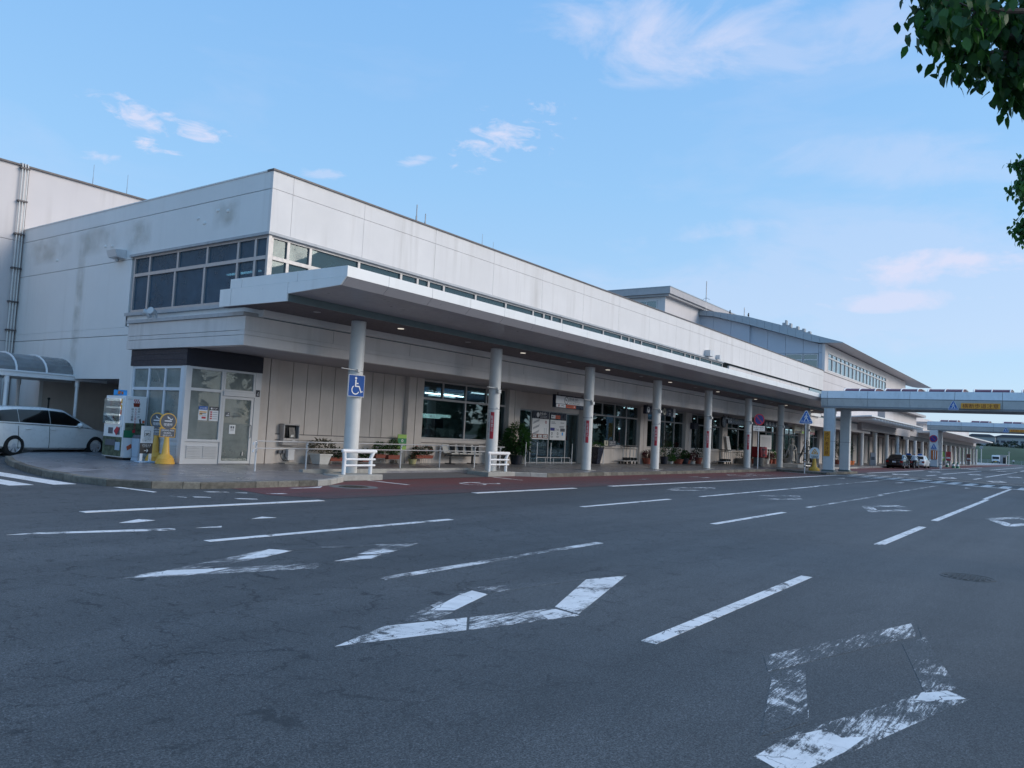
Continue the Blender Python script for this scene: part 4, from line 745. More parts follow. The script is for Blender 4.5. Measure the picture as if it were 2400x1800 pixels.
def board(name, label, cat, x, y, z0, z1, w, face, mat, t=.03, group=None):
    """flat sign; local x = reading direction, front = local -y; face = rotation about z"""
    o = thing(name, label, cat, (x, y, z0), face, group, world=False); m = MB(); m.box(-w/2, w/2, 0, t, 0, z1-z0); part('panel', m, mat, o, bev=.006); return o
NX = -pi/2                                              # facing -X, reading towards -Y
s = board('bridge_sign', 'amber sign reading pedestrian crossing caution on the nearer footbridge', 'sign', 54.16, 4.72, 4.43, 4.765, 2.03, NX, 'sign_amber')
m = MB(); letter(m, '横断歩道注意', 0, .168, -.004, 1.86, .27); part('lettering', m, 'sign_brown', s, smooth=0)
s = board('bridge_sign', 'amber pedestrian crossing caution sign on the farther footbridge', 'sign', 109.85, 5.15, 4.78, 5.10, 2.8, NX, 'sign_amber'); m = MB(); letter(m, '横断歩道注意', 0, .16, -.004, 2.6, .26); part('lettering', m, 'post_red', s, smooth=0)
s = board('pier_sign', 'vertical amber sign reading pedestrian caution on the footbridge pier', 'sign', 54.46, 13.46, 1.13, 2.78, .40, NX, 'sign_amber'); m = MB(); letter(m, '歩行者注意', 0, .825, -.004, .27, 1.52, True); part('lettering', m, 'sign_brown', s, smooth=0)
def cross_tri(name, label, x, y, z0, size, face, pole=None, group='blue pedestrian crossing triangles'):
    o = thing(name, label, 'crossing sign', (x, y, 0 if pole is not None else z0), face, group, world=False)
    b = z0 if pole is not None else 0; h = size*.87; c = .10*size
    def tri(k, y_, mat, nm):
        P = []
        for cx, cz, a0 in ((-size/2+c*1.73, c, 150), (size/2-c*1.73, c, 270), (0, h-c, 30)):
            for q in range(5):
                a = radians(a0+q*30); P.append((cx+(c*k)*cos(a), cz+(c*k)*sin(a)))
        m = MB(); m.prism([(x_, z_+b) for x_, z_ in P], 0, 'y', y_-.01, y_+.01); return part(nm, m, mat, o)
    tri(1.0, 0, 'white', 'rim'); tri(.62, -.012, 'sign_blue', 'face')
    m = MB(); k = size; Y = -.024
    for x0, z0_, x1, z1, w in ((-.02, .40, -.12, .16, .055), (.0, .40, .10, .28, .055), (.10, .28, .14, .16, .05), (-.01, .58, -.0, .38, .075), (-.02, .55, -.13, .40, .035), (.02, .55, .12, .45, .035)): m.bar(x0*k, b+z0_*k, x1*k, b+z1*k, w*k, Y)
    m.disc(.01*k, b+.65*k, Y, .045*k, 14)
    for x0, x1 in ((-.33, -.20), (.20, .33)): m.bar(x0*k, b+.22*k, x1*k, b+.22*k, .022*k, Y)
    m.bar(-.33*k, b+.115*k, .33*k, b+.115*k, .03*k, Y); part('walking_figure', m, 'white', o, smooth=0)
    if pole is not None:
        m = MB(); m.cyl(0, .03, pole, z0+h*.8, .032, 12); p = part('pole', m, 'white_metal', o)
        for z, mt in ((.42, 'rubber'), (.70, 'orange'), (1.22, 'rubber'), (1.5, 'grey_metal'), (.85, 'rubber')): m = MB(); m.lathe([(.033, z), (.035, z), (.035, z+.05), (.033, z+.05)], 0, .03, 12); part('band', m, mt, p)
    return o
cross_tri('crossing_sign', 'blue triangular crossing sign on its white pole at the kerb corner', 50.85, 13.85, 3.10, .95, radians(-62), .0)
cross_tri('crossing_sign', 'blue triangular crossing sign beside the amber sign on the nearer footbridge', 54.14, 6.13, 4.32, .66, NX); cross_tri('crossing_sign', 'blue triangular crossing sign on the farther footbridge', 109.83, 6.95, 4.70, .72, NX)
cross_tri('crossing_sign', 'blue triangular crossing sign below the round sign on the far footbridge pier', 110.02, 14.5, 2.3, .85, NX)
def round_sign(label, x, y, zc, r, face, pole=False, plate=None):
    o = thing('no_parking_sign', label, 'no parking sign', (x, y, TOP), face, 'round blue no parking signs', world=False); z = zc-TOP
    m = MB(); m.disc(0, z, 0, r, 32, .012); part('rim', m, 'red', o); m = MB(); m.disc(0, z, -.013, r*.80, 32); part('face', m, 'deep_blue', o)
    m = MB(); m.bar(-r*.55, z+r*.55, r*.55, z-r*.55, r*.16, -.018); part('slash', m, 'red', o, smooth=0)
    if plate: 
        m = MB(); m.box(-.42, .42, -.012, .0, z-r-.36, z-r-.04); p = part('plate', m, 'paper', o); m = MB(); letter(m, '空港内の駐車は', 0, z-r-.14, -.015, .72, .10); letter(m, 'ご遠慮ください', 0, z-r-.27, -.015, .72, .10); part('lettering', m, 'sign_grey', p, smooth=0)
    if pole: m = MB(); m.cyl(0, .03, 0, z+r*.7, .032, 12); part('pole', m, 'white_metal', o)
    return o
round_sign('round blue no parking sign on a white pole with a text plate below', 50.1, 16.55, 3.25, .37, radians(-40), True, True)
round_sign('round blue no parking sign on the far footbridge pier above a triangle', 110.0, 14.55, 3.65, .45, NX)
s = board('pier_notice', 'small orange striped notice low on the far footbridge pier', 'notice', 110.02, 14.45, 1.1, 2.2, .7, NX, 'orange'); m = MB(); m.box(-.12, -.02, -.004, 0, .05, 1.05); m.box(.1, .2, -.004, 0, .05, 1.05); part('stripe', m, 'paper', s)
# ------------------------------------------------------------------ curved-roof hall behind
H = thing('curved_roof_hall', 'blue-grey hall with curved metal roof and a row of teal windows behind the terminal', 'hall', (95.2, 24, 0))
XC, YC = 95.2, 24.0
low = [(21.92, 13.92), (24.83, 13.99), (28.76, 15.18), (33.0, 16.45), (34.25, 16.80), (37.47, 17.67), (42.62, 18.34), (46, 18.7)]
top = [(21.92, 13.98), (25.33, 14.98), (29.18, 16.30), (33.24, 17.48), (37.49, 18.30), (43.11, 19.12), (46, 19.4)]
def interp(L, y):
    for a, b in zip(L, L[1:]):
        if a[0] <= y <= b[0]: return a[1]+(b[1]-a[1])*(y-a[0])/(b[0]-a[0])
    return L[-1][1]
ye = [24.5+.93*i for i in range(24)]
for a, b in zip([21.92]+ye, ye):
    m = MB(); b = b-.02; m.prism([(a, interp(low, a)), (b, interp(low, b)), (b, interp(top, b)), (a, interp(top, a))], 0, 'x', XC-.55, XC-.1); part('roof_edge_panel', m, 'roof_metal', H, smooth=0)
m = MB(); L = [(y, interp(low, y)+.05) for y in [21.95+.8*i for i in range(31)]]; U = [(y, interp(top, y)-.03) for y in [21.95+.8*i for i in range(31)]]
for (p, q, r, s_) in zip(L, L[1:], U[1:], U): m.prism([p, q, r, s_], 0, 'x', XC-.0995, 163)
part('roof', m, 'eave', H, smooth=0)
yw = [24.02, 24.83, 26.6, 28.7, 30.86, 33.05, 35.4, 37.7, 40, 42.3, 45.9]
for i, (a, b) in enumerate(zip(yw, yw[1:])):
    dx = .0 if i >= 5 else .35; b2 = b-.03
    zb, zs = ((12.80, 12.83) if i in (1, 2) else (12.9, 12.9)) 
    for (za, a1, b1) in ((zs+.02, interp(low, a)-.02, interp(low, b2)-.02),): m = MB(); m.prism([(a, za), (b2, za), (b2, b1), (a, a1)], 0, 'x', XC+dx, XC+dx+.25); part('wall_panel', m, 'curve_panel', H, smooth=0)
    if i not in (1, 2): m = MB(); m.box(XC+dx, XC+dx+.25, a, b2, 4, zs-.01); part('wall_panel', m, 'curve_panel', H, smooth=0)
    else: m = MB(); m.box(XC+dx, XC+dx+.25, a, b2, 4, 10.8); part('wall_panel', m, 'curve_panel', H, smooth=0); window('window', 'x', XC+.38, a+.05, b2-.03, 10.82, 12.8, 12.1, [], [], H, 'frame_white', 'glass_teal', .09, .15)
m = MB(); m.box(XC-.02, XC+.34, 33.0, 33.2, 4, 16.4); part('wall_return', m, 'curve_panel', H); m = MB(); m.box(XC+.6, 150, 24.3, 45, 4, 13.5); part('core', m, 'inside', H); m = MB(); m.box(XC+.61, 150, 28, 45.0, 13.51, 15.2); part('core_upper', m, 'inside', H)
m = MB(); m.box(XC+.0, XC+1.4, YC, YC+.3, 4, 13.95); m.box(XC+1.4, 148, YC, YC+.3, 13.1, 13.9); m.box(XC+1.4, 148, YC, YC+.3, 4, 10.85); m.box(131.3, 148, YC+.01, YC+.29, 10.85, 13.1); part('front_wall', m, 'rear_paint', H, smooth=0)
window('ribbon_window', 'y', YC-.03, XC+1.45, 131.25, 10.85, 13.1, 12.45, [XC+1.45+2.15*i for i in range(1, 16)], [XC+1.45+2.15*i for i in range(1, 16)], H, 'frame_white', 'glass_teal', .14, .2)
P = thing('upper_block', 'flat-roofed upper storey with deep eaves above the terminal roofline behind', 'building', (84.6, 39.3, 15))
m = MB(); m.prism([(38.66, 18.85), (55, 18.85), (55, 19.60), (38.66, 19.60)], 0, 'x', 84, 150); part('roof', m, 'eave', P); m = MB(); m.box(84.25, 150, 38.9, 55, 18.6, 18.845); part('eave_lower', m, 'eave', P); m = MB(); m.box(83.97, 150.1, 38.62, 55, 19.601, 19.7); part('roof_edge', m, 'roof_metal', P)
m = MB(); m.box(84.6, 148, 39.5, 54, 18.2, 18.598); m.box(84.6, 148, 39.5, 40.5, 14, 18.2); m.box(84.62, 148, 40.51, 54, 14, 17.2); part('wall', m, 'rear_paint', P); m = MB(); m.box(85.2, 86, 40.52, 54, 17.2, 18.2); part('core', m, 'inside', P)
window('window', 'x', 84.62, 40.55, 48, 17.2, 18.2, None, [41.9, 43.3, 44.8, 46.3], [], P, 'frame_white', 'glass_teal', .1, .15)
t = thing('lightning_rod', 'tall thin mast with cross-stays on the roof left of the birds', 'roof aerial', (95, 38.7, 19.0), group='rods and aerials on the terminal roofs'); m = MB(); m.cyl(95, 38.7, 18.3, 22.3, .06, 8); m.tube([(95, 38.2, 19.9), (95, 38.7, 20.2), (95, 39.2, 19.9)], .025, 5); part('lower_tube', m, 'grey_metal', t)
t = thing('lightning_rod', 'short thin rod on the curved roof between the two birds', 'roof aerial', (95.1, 33.7, 17.5), group='rods and aerials on the terminal roofs'); m = MB(); m.cyl(95.1, 33.7, 17.4, 18.65, .05, 8); part('lower_tube', m, 'grey_metal', t)
for y, z, lab in ((35.5, 17.95, 'small dark bird perched on the curved roof, left of two'), (33.14, 17.47, 'small dark bird perched on the curved roof, right of two')):
    m = MB(); m.ball((0, 0, .17), .16, .10, .16); m.ball((-.04, -.03, .36), .085, .08, .08); m.tube([(.1, 0, .12), (.30, .05, -.02)], [.07, .03], 6); m.tube([(-.1, -.04, .36), (-.2, -.06, .35)], [.03, .005], 5); m.cyl(-.02, -.03, -.04, .06, .015, 5); m.cyl(-.02, .04, -.04, .06, .015, 5)
    solo('bird', m, 'bird', lab, 'bird', 'birds on the curved roof', (95.0, y, z+.04))
for y, zb, w, h in ((28.9, 16.2, .25, .75), (28.4, 16.05, .3, .5), (27.6, 15.75, .35, .4), (26.9, 15.5, .4, .35), (26.2, 15.25, .35, .25)):
    t = thing('roof_vent', {28.9: 'tallest grey vent on the curved roof edge, left of its row', 28.4: 'grey vent beside the tallest one on the curved roof edge', 27.6: 'middle grey vent of the row on the curved roof edge', 26.9: 'low grey vent second from right on the curved roof edge', 26.2: 'lowest grey vent at the right of the curved roof row'}[y], 'roof vent', (96, y, zb), group='grey machinery on the curved roof edge'); m = MB(); m.box(95.6, 96.2, y-w, y-w*.3, zb, zb+h); part('stack', m, 'grey_metal', t); m = MB(); m.box(95.6, 96.4, y-w*.25, y+w, zb, zb+h*.6); part('box', m, 'ledge_metal', t)
# ------------------------------------------------------------------ far wing of the terminal
F = thing('far_wing', 'farther terminal wing with white round columns, deep dark soffit and louvred canopy', 'terminal wing', (85, 18.3, 0))
def fascia(x0, x1, y, z0, z1): m = MB(); m.box(x0, x1, y, y+.4, z0, z1); part('fascia', m, 'fascia_shade', F, smooth=0)  # darker fascia colour, with the louvre canopy's shade put into it
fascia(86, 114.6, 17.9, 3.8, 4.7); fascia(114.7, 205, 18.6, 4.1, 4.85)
m = MB(); m.box(86, 205, 19.01, 24, 3.6, 3.7); m.box(92, 205, 22.9, 24, 3.7, 7.5); part('soffit', m, 'soffit_dark', F); m = MB(); m.box(114.7, 205, 18.7, 18.99, 3.5, 4.09); part('dark_band', m, 'navy', F)  # navy strip under the far fascia
for i in range(19):
    x = 88.9+6.72*i if i < 5 else 122.3+6.3*(i-5); m = MB(); m.cyl(x, 18.5, TOP, 3.8 if x < 114 else 3.5, .24, 16); part('column', m, 'column', F)
for i in range(36):
    x = 93+3.1*i; m = MB(); m.box(x, x+1.9, 22.2, 22.6, TOP, 3.6); part('wall_panel', m, 'lower_conc', F); m = MB(); m.box(x+1.92, x+3.08, 22.3, 22.5, TOP, 3.6); part('glazing', m, 'glass_teal', F)
m = MB(); m.box(92.5, 205, 22.7, 24, 0, 3.6); part('wall_core', m, 'inside', F); m = MB(); m.box(95, 205, 20, 30, 4.86, 7.4); part('upper_wall', m, 'rear_paint', F)
m = MB(); m.prism([(15.0, 4.76), (18.2, 4.58), (18.2, 4.66), (15.0, 4.88)], 0, 'x', 76, 105); part('louvre_canopy', m, 'canopy_white', F, smooth=0)
for i in range(19): x = 77.2+1.45*i; m = MB(); m.prism([(14.9, 4.50), (16.4, 4.45), (16.4, 4.6), (14.9, 4.66)], 0, 'x', x, x+.14); part('canopy_rib', m, 'canopy_white', F, smooth=0)
m = MB(); m.prism([(15.0, 4.95), (20, 4.6), (20, 4.9), (15.0, 5.15)], 0, 'x', 125, 200); part('louvre_canopy', m, 'canopy_white', F, smooth=0)
for x0, x1, z1 in ((100, 122, 6.8), (128, 150, 6.1)): m = MB(); m.box(x0, x1, 18.3, 24, 4.9, z1); part('roof_block', m, 'rear_paint', F); m = MB(); m.box(x0-.6, x1+2, 17.4, 24.5, z1+.001, z1+.3); part('roof_eave', m, 'eave', F)
# ------------------------------------------------------------------ vaulted cycle shelter on the left
Q = thing('cycle_shelter', 'white-framed cycle shelter with grimy barrel-vault roof behind the white car', 'shelter', (11, 29, 0))
YA, YR, ZE, ZR = 28.5, 31.0, 2.72, .58
ribs = [4.9, 5.85, 6.8, 7.75, 8.7, 9.62, 10.55, 11.48, 12.42, 13.42, 14.30]
def arc(y0, y1, z, h, n=12): return [((y0+y1)/2-(y1-y0)/2*cos(pi*i/n), z+h*sin(pi*i/n)) for i in range(n+1)]
A_ = arc(YA, YR, ZE, ZR+.08)
for a, b in zip(ribs, ribs[1:]):
    m = MB()
    for p, q in zip(A_, A_[1:]): m.add([(a+.03, *p), (b-.03, *p), (b-.03, *q), (a+.03, *q)], [(0, 1, 2, 3)])
    part('roof_panel', m, 'poly', Q)
for x in ribs: m = MB(); m.tube([(x, y, z+.015) for y, z in A_], .032, 6); part('rib', m, 'white_metal', Q)
m = MB(); m.tube([(14.42, y, z+.03) for y, z in arc(YA-.05, YR, ZE, ZR+.16)], .055, 8); part('end_hoop', m, 'white_metal', Q)
m = MB(); m.box(4.5, 14.45, YA-.08, YA+.06, ZE-.16, ZE+.04); m.box(4.5, 14.3, YA-.11, YA-.0805, ZE-.02, ZE+.045); part('gutter', m, 'white_metal', Q, bev=.015); m = MB(); m.box(4.5, 14.4, YR-.06, YR+.06, ZE-.16, ZE+.02); part('gutter', m, 'white_metal', Q)
for x, y in ((13.45, YA), (12.55, YR-.1), (11.2, YA), (9.2, YA), (7, YA), (10, YR-.1), (8, YR-.1)):
    m = MB(); m.cyl(x, y, 0, ZE-.16, .055, 12); p = part('post', m, 'white_metal', Q); m = MB(); m.cyl(x, y, ZE-.36, ZE-.161, .075, 12); part('collar', m, 'white_metal', p)
m = MB(); m.box(16.17, 16.199, 30.3, 30.75, 1.42, 1.55); solo('wall_plate', m, 'sign_grey', 'small dark plate on the shaded wall beneath the cycle shelter', 'plate')
un = thing('air_unit', 'white air-conditioning unit on brackets at the far left under the shelter', 'air conditioner', (11.4, 32.6, 2.1)); m = MB(); m.box(10.6, 12.2, 32.4, 33.0, 2.1, 2.45); part('casing', m, 'unit_white', un, bev=.02); m = MB(); m.box(10.6, 12.3, 32.35, 33.3, 2.0, 2.09); part('bracket', m, 'grey_metal', un)
m = MB(); m.cyl(0, 0, 0, 1.9, .03, 8); m.ball((0, 0, 1.9), .05); solo('dark_pole', m, 'black', 'thin dark pole standing behind the white car', 'pole', loc=(13.0, 29.5, 0))
# ------------------------------------------------------------------ cars
def car(label, cat, paint_, kind, loc, rz, plate='大分', roof_sign=None, group=None):
    o = thing('car', label, cat, loc, rz, group, world=False)
    if kind == 'wagon':
        L = [(-2.2, .45, .78, .66), (-2.16, .33, .95, .76), (-2.02, .25, 1.0, .815), (-1.5, .20, .98, .845), (-.6, .19, .95, .85), (.3, .19, .92, .85), (.85, .19, .905, .848), (1.2, .2, .885, .84), (1.6, .21, .82, .82), (1.92, .24, .73, .77), (2.1, .3, .65, .68), (2.2, .36, .58, .56)]
        G = [(-2.1, .97, 1.05, .74, .66), (-2.02, .985, 1.24, .77, .62), (-1.86, .985, 1.40, .80, .60), (-1.3, .975, 1.455, .825, .61), (-.3, .945, 1.47, .83, .62), (.3, .925, 1.43, .825, .61), (.72, .91, 1.22, .815, .635), (1.1, .90, 1.0, .795, .70), (1.28, .87, .90, .78, .74)]
        wins = [(-1.98, -1.25, .62), (-1.235, -.245, .0), (-.23, .84, .0)]; wb = (-1.35, 1.38); rearw = (-2.08, -1.9)
    else:
        L = [(-2.33, .42, .80, .70), (-2.28, .3, .92, .80), (-2.05, .24, .97, .83), (-1.5, .2, .97, .85), (-.6, .19, .95, .855), (.4, .19, .93, .855), (.9, .19, .92, .85), (1.3, .2, .90, .845), (1.8, .22, .84, .83), (2.1, .26, .78, .80), (2.28, .32, .70, .75), (2.34, .4, .62, .66)]
        G = [(-1.75, .96, .985, .78, .72), (-1.5, .96, 1.14, .80, .66), (-1.12, .955, 1.38, .81, .60), (-.7, .95, 1.45, .82, .60), (0, .945, 1.47, .825, .61), (.32, .935, 1.43, .82, .61), (.72, .925, 1.20, .81, .64), (1.08, .915, .99, .79, .70), (1.22, .90, .92, .78, .74)]
        wins = [(-1.22, -.42, .0), (-.34, .66, .0)]; wb = (-1.38, 1.40); rearw = (-1.68, -1.14)
    b = MB(); n = 0; R = []
    for x, z0, z1, w in L:
        pts = [(w*.86, z0), (w*.97, z0+.07), (w, z0+(z1-z0)*.42), (w*.995, z0+(z1-z0)*.72), (w*.965, z1-.035), (w*.88, z1), (w*.4, z1+.018)]
        R.append([(x, y, z) for y, z in pts]+[(x, -y, z) for y, z in reversed(pts)])
    def loft(b, R):
        n = len(R[0]); o_ = len(b.v)
        for r in R: b.v += r
        c0 = len(b.f)
        for i in range(len(R)-1):
            for k in range(n): b.f.append((o_+i*n+k, o_+i*n+(k+1) % n, o_+(i+1)*n+(k+1) % n, o_+(i+1)*n+k))
        b.f.append(tuple(o_+k for k in reversed(range(n)))); b.f.append(tuple(o_+(len(R)-1)*n+k for k in range(n))); b.mi += [b.cur]*(len(b.f)-c0)
    loft(b, R); body = part('body', b, paint_, o, smooth=50)
    me = body.data; me.flip_normals() if me.polygons[0].normal.x < 0 and False else None
    bmm = bmesh.new(); bmm.from_mesh(me); bmesh.ops.recalc_face_normals(bmm, faces=bmm.faces); 
    # cut the wheel arches
    bmm.to_mesh(me); bmm.free()
    cut = MB()
    for x in wb:
        for y0, y1 in ((.55, 1.1), (-1.1, -.55)): cut.prism([(x+.365*cos(2*pi*k/28), .31+.365*sin(2*pi*k/28)) for k in range(28)], 0, 'y', y0, y1)
    cme = cut.mesh('cut', paint_, 0); co = bpy.data.objects.new('cut', cme); COL.objects.link(co)
    md = body.modifiers.new('arch', 'BOOLEAN'); md.object = co; md.operation = 'DIFFERENCE'; md.solver = 'EXACT'
    bpy.context.view_layer.update(); ev = body.evaluated_get(bpy.context.evaluated_depsgraph_get()); nm = bpy.data.meshes.new_from_object(ev)
    body.modifiers.clear(); body.data = nm; nm.polygons.foreach_set('use_smooth', [True]*len(nm.polygons)); nm.set_sharp_from_angle(angle=radians(38)); bpy.data.objects.remove(co)
    c = MB(); R = []
    for x, z0, z1, w0, w1 in G:
        pts = [(w0, z0), (w0+(w1-w0)*.5+.02, z0+(z1-z0)*.5), (w1+.02, z1-.04*(z1-z0 > .1)), (w1*.9, z1), (w1*.45, z1+.012)]
        R.append([(x, y, z) for y, z in pts]+[(x, -y, z) for y, z in reversed(pts)])
    loft(c, R); cab = part('cabin', c, paint_, o, smooth=50); bmm = bmesh.new(); bmm.from_mesh(cab.data); bmesh.ops.recalc_face_normals(bmm, faces=bmm.faces); bmm.to_mesh(cab.data); bmm.free()
    def g(x):
        for a, d in zip(G, G[1:]):
            if a[0] <= x <= d[0]:
                k = (x-a[0])/(d[0]-a[0]); return [a[i]+(d[i]-a[i])*k for i in range(5)]
        return G[0] if x < G[0][0] else G[-1]
    def side(x, t, sg, off=.007):
        _, z0, z1, w0, w1 = g(x); z = z0+(z1-z0)*t
        ym = w0+(w1-w0)*.5+.02; y = w0+(ym-w0)*t*2 if t < .5 else ym+(w1+.02-ym)*(t-.5)*2
        return (x, sg*(y+off), z)
    for sg in (1, -1):
        for a, d, sl in wins:
            m = MB(); N = 8; o_ = 0
            for i in range(N+1):
                x = a+(d-a)*i/N; _, z0, z1, *_r = g(x); hgt = z1-z0; t0 = min(.5, .035/max(hgt, .05)); t1 = max(t0+.02, 1-.075/max(hgt, .1))
                if sl and i < 3: t1 = t0+(t1-t0)*(.60, .84, .96)[i]
                for j in range(5): m.v.append(side(x, t0+(t1-t0)*j/4, sg))
            for i in range(N):
                for j in range(4): q = (i*5+j, (i+1)*5+j, (i+1)*5+j+1, i*5+j+1); m.f.append(q if sg < 0 else q[::-1]); m.mi.append(0)
            part('side_window', m, 'car_glass', o)
        for x in ((-.26, -1.25) if kind == 'wagon' else (-.38, -1.3)):          # door seams
            m = MB(); m.tube([(x, sg*.853, .24), (x+.0, sg*.862, .5), (x-.02, sg*.845, .9)], .006, 5); part('door_seam', m, 'well', o)
        for x in ((-.42, -1.08) if kind != 'wagon' else (-.10-.05, -.95)):
            m = MB(); m.box(x-.10, x+.08, sg*.838, sg*.872, .80, .825); part('door_handle', m, paint_ if kind == 'wagon' else 'chrome', o, bev=.008)
        m = MB(); m.ball((.68, sg*.96, .97), .07, .11, .075, 12); m.box(.66, .74, sg*.80, sg*.9, .93, .96); part('mirror', m, paint_, o)
        m = MB(); m.ball((2.0 if kind == 'wagon' else 2.16, sg*.60, .66), .17, .13, .085, 12); part('headlight', m, 'lamp_clear', o)
        m = MB(); m.box(L[0][0]-.012, L[0][0]+.16, sg*.52, sg*(L[1][3]+.004), .62 if kind != 'wagon' else .75, .82 if kind != 'wagon' else 1.0); part('tail_light', m, 'lamp_red', o, bev=.02)
        for x in wb:
            w = MB(); w.lathe([(.20, .0), (.305, .015), (.315, .05), (.315, .15), (.305, .19), (.20, .2)], 0, 0, 28, 'y', False); w.v = [(x+vx, sg*.86-(.0 if sg > 0 else -.0)-sg*(.2-vy if True else vy) if False else sg*(.655+vy), .315+vz) for vx, vy, vz in w.v]
            if sg < 0: w.f = [f[::-1] for f in w.f]
            ty = part('wheel', w, 'rubber', o)
            rmb = MB()
            def rp(r_, a, yy): return (x+r_*cos(a), sg*(.655+yy), .315+r_*sin(a))
            N = 8
            for k in range(N):
                a0 = 2*pi*k/N; q = [rp(.05, a0-.38, .17), rp(.20, a0-.27, .165), rp(.20, a0+.27, .165), rp(.05, a0+.38, .17)]; q2 = [(vx, vy-sg*.03, vz) for vx, vy, vz in q]
                rmb.add(q+q2, [(0, 1, 2, 3), (0, 4, 5, 1), (1, 5, 6, 2), (2, 6, 7, 3), (3, 7, 4, 0)])
            ring = [rp(r_, 2*pi*k/24, yy) for r_, yy in ((.195, .17), (.222, .185)) for k in range(24)]
            rmb.add(ring, [(k, (k+1) % 24, 24+(k+1) % 24, 24+k) for k in range(24)]); rmb.add([rp(.06, 2*pi*k/12, .178) for k in range(12)], [tuple(range(12))])
            part('rim', rmb, 'rim', ty, smooth=0); dk = MB(); dk.add([rp(.21, 2*pi*k/20, .12) for k in range(20)], [tuple(range(20))]); part('hub_back', dk, 'well', ty, smooth=0)
    def topwin(nm_, x0, x1, up):
        m = MB(); N = 6
        for i in range(N+1):
            x = x0+(x1-x0)*i/N; _, z0, z1, w0, w1 = g(x)
            for j in range(7):
                s_ = -1+2*j/6; y = s_*w1*.90; z = z1+.009+.012*(1-abs(s_))
                m.v.append((x-(.012 if x0 < -1 else -.012), y, z))
        for i in range(N):
            for j in range(6): m.f.append((i*7+j, (i+1)*7+j, (i+1)*7+j+1, i*7+j+1)); m.mi.append(0)
        part(nm_, m, 'car_glass', o)
    topwin('windscreen', .36, 1.16, 1); topwin('rear_window', *rearw, 1)
    m = MB(); m.box(-1.75, 1.75, -.62, .62, .2, .5); m.box(-1.70, -1.0, -.70, .70, .1, .62); m.box(1.05, 1.75, -.7, .7, .1, .62); part('underbody', m, 'well', o)
    zr = .56 if kind != 'wagon' else .70; m = MB(); m.box(L[0][0]-.03, L[0][0]-.0, -.17, .17, zr+.06, zr+.22); p = part('number_plate', m, 'white', o); m = MB(); q = MB(); letter(q, '・・ 12', 0, 0, 0, .24, .07); m.add([(L[0][0]-.033, -vx, zr+.14+vz) for vx, vy, vz in q.v], q.f); part('plate_lettering', m, 'green', p, smooth=0)
    m = MB(); m.box(L[0][0]-.05, L[0][0]+.2, -.72, .72, .34, .52); part('bumper', m, paint_, o, bev=.03)
    if roof_sign:
        m = MB(); m.prism([(-.28, 1.46), (.28, 1.46), (.22, 1.60), (.10, 1.66), (-.10, 1.66), (-.22, 1.60)], 0, 'x', -.12, .12); part('taxi_lamp', m, roof_sign, o)
    return o
car('white estate car parked in front of the cycle shelter', 'car', 'car_white', 'wagon', (12.22, 28.2, 0), radians(12)).scale = (1.05, 1.05, 1.07)
car('black car mostly hidden at the left edge behind the white estate car', 'car', 'car_black', 'wagon', (9.0, 33.0-.6, 0), radians(80))
car('black taxi with roof lamp waiting at the red bay, nearest of the taxis', 'taxi', 'car_black', 'sedan', (91.7, 15.4, .004), radians(0), roof_sign='car_white', group='taxis waiting in the red bay')
car('second black taxi ahead of the first, beside the driver in a white shirt', 'taxi', 'car_black', 'sedan', (97.9, 15.4, .004), radians(0), roof_sign='sign_blue', group='taxis waiting in the red bay')
car('white taxi with blue roof lamp in front of the black ones', 'taxi', 'car_white', 'sedan', (104.4, 15.2, .004), radians(0), roof_sign='sign_blue', group='taxis waiting in the red bay')
# ------------------------------------------------------------------ plants
def leaf_shape(L, w, droop=.25):
    return [(0, 0, 0), (-w*.5, L*.30, .02*L), (-w*.42, L*.62, -.06*L), (0, L, -droop*L), (w*.42, L*.62, -.06*L), (w*.5, L*.30, .02*L), (0, L*.45, -.05*L)], [(0, 6, 1), (1, 6, 2), (2, 6, 3), (3, 6, 4), (4, 6, 5), (5, 6, 0)]
def leaf_simple(L, w): return [(0, 0, 0), (-w*.5, L*.45, .05*L), (0, L, -.15*L), (w*.5, L*.45, .05*L)], [(0, 1, 2), (0, 2, 3)]
def put_leaf(mb, p, az, pitch, roll, shape):
    m = Matrix.Translation(p) @ Matrix.Rotation(az, 4, 'Z') @ Matrix.Rotation(pitch, 4, 'X') @ Matrix.Rotation(roll, 4, 'Y')
    mb.add([m @ Vector(v) for v in shape[0]], shape[1])
def bush(n, c, r, L, w, simple=True, rnd=random, up=.2):
    m = MB(); sh = leaf_simple(L, w) if simple else leaf_shape(L, w)
    for _ in range(n):
        a = rnd.uniform(0, 2*pi); u = rnd.uniform(-1, 1); q = rnd.uniform(.35, 1)**.5; s = math.sqrt(1-u*u)
        p = (c[0]+r[0]*q*s*cos(a), c[1]+r[1]*q*s*sin(a), c[2]+r[2]*q*u)
        put_leaf(m, p, a-pi/2+rnd.uniform(-.8, .8), rnd.uniform(-.7, .9)+up, rnd.uniform(-.6, .6), sh)
    return m
def stems(m, x, y, z0, z1, n, spread, r=.008):
    for k in range(n):
        a = 2*pi*k/n; m.tube([(x, y, z0), (x+spread*.4*cos(a), y+spread*.4*sin(a), (z0+z1)/2), (x+spread*cos(a), y+spread*sin(a), z1)], [r, r*.8, r*.4], 5)
    return m
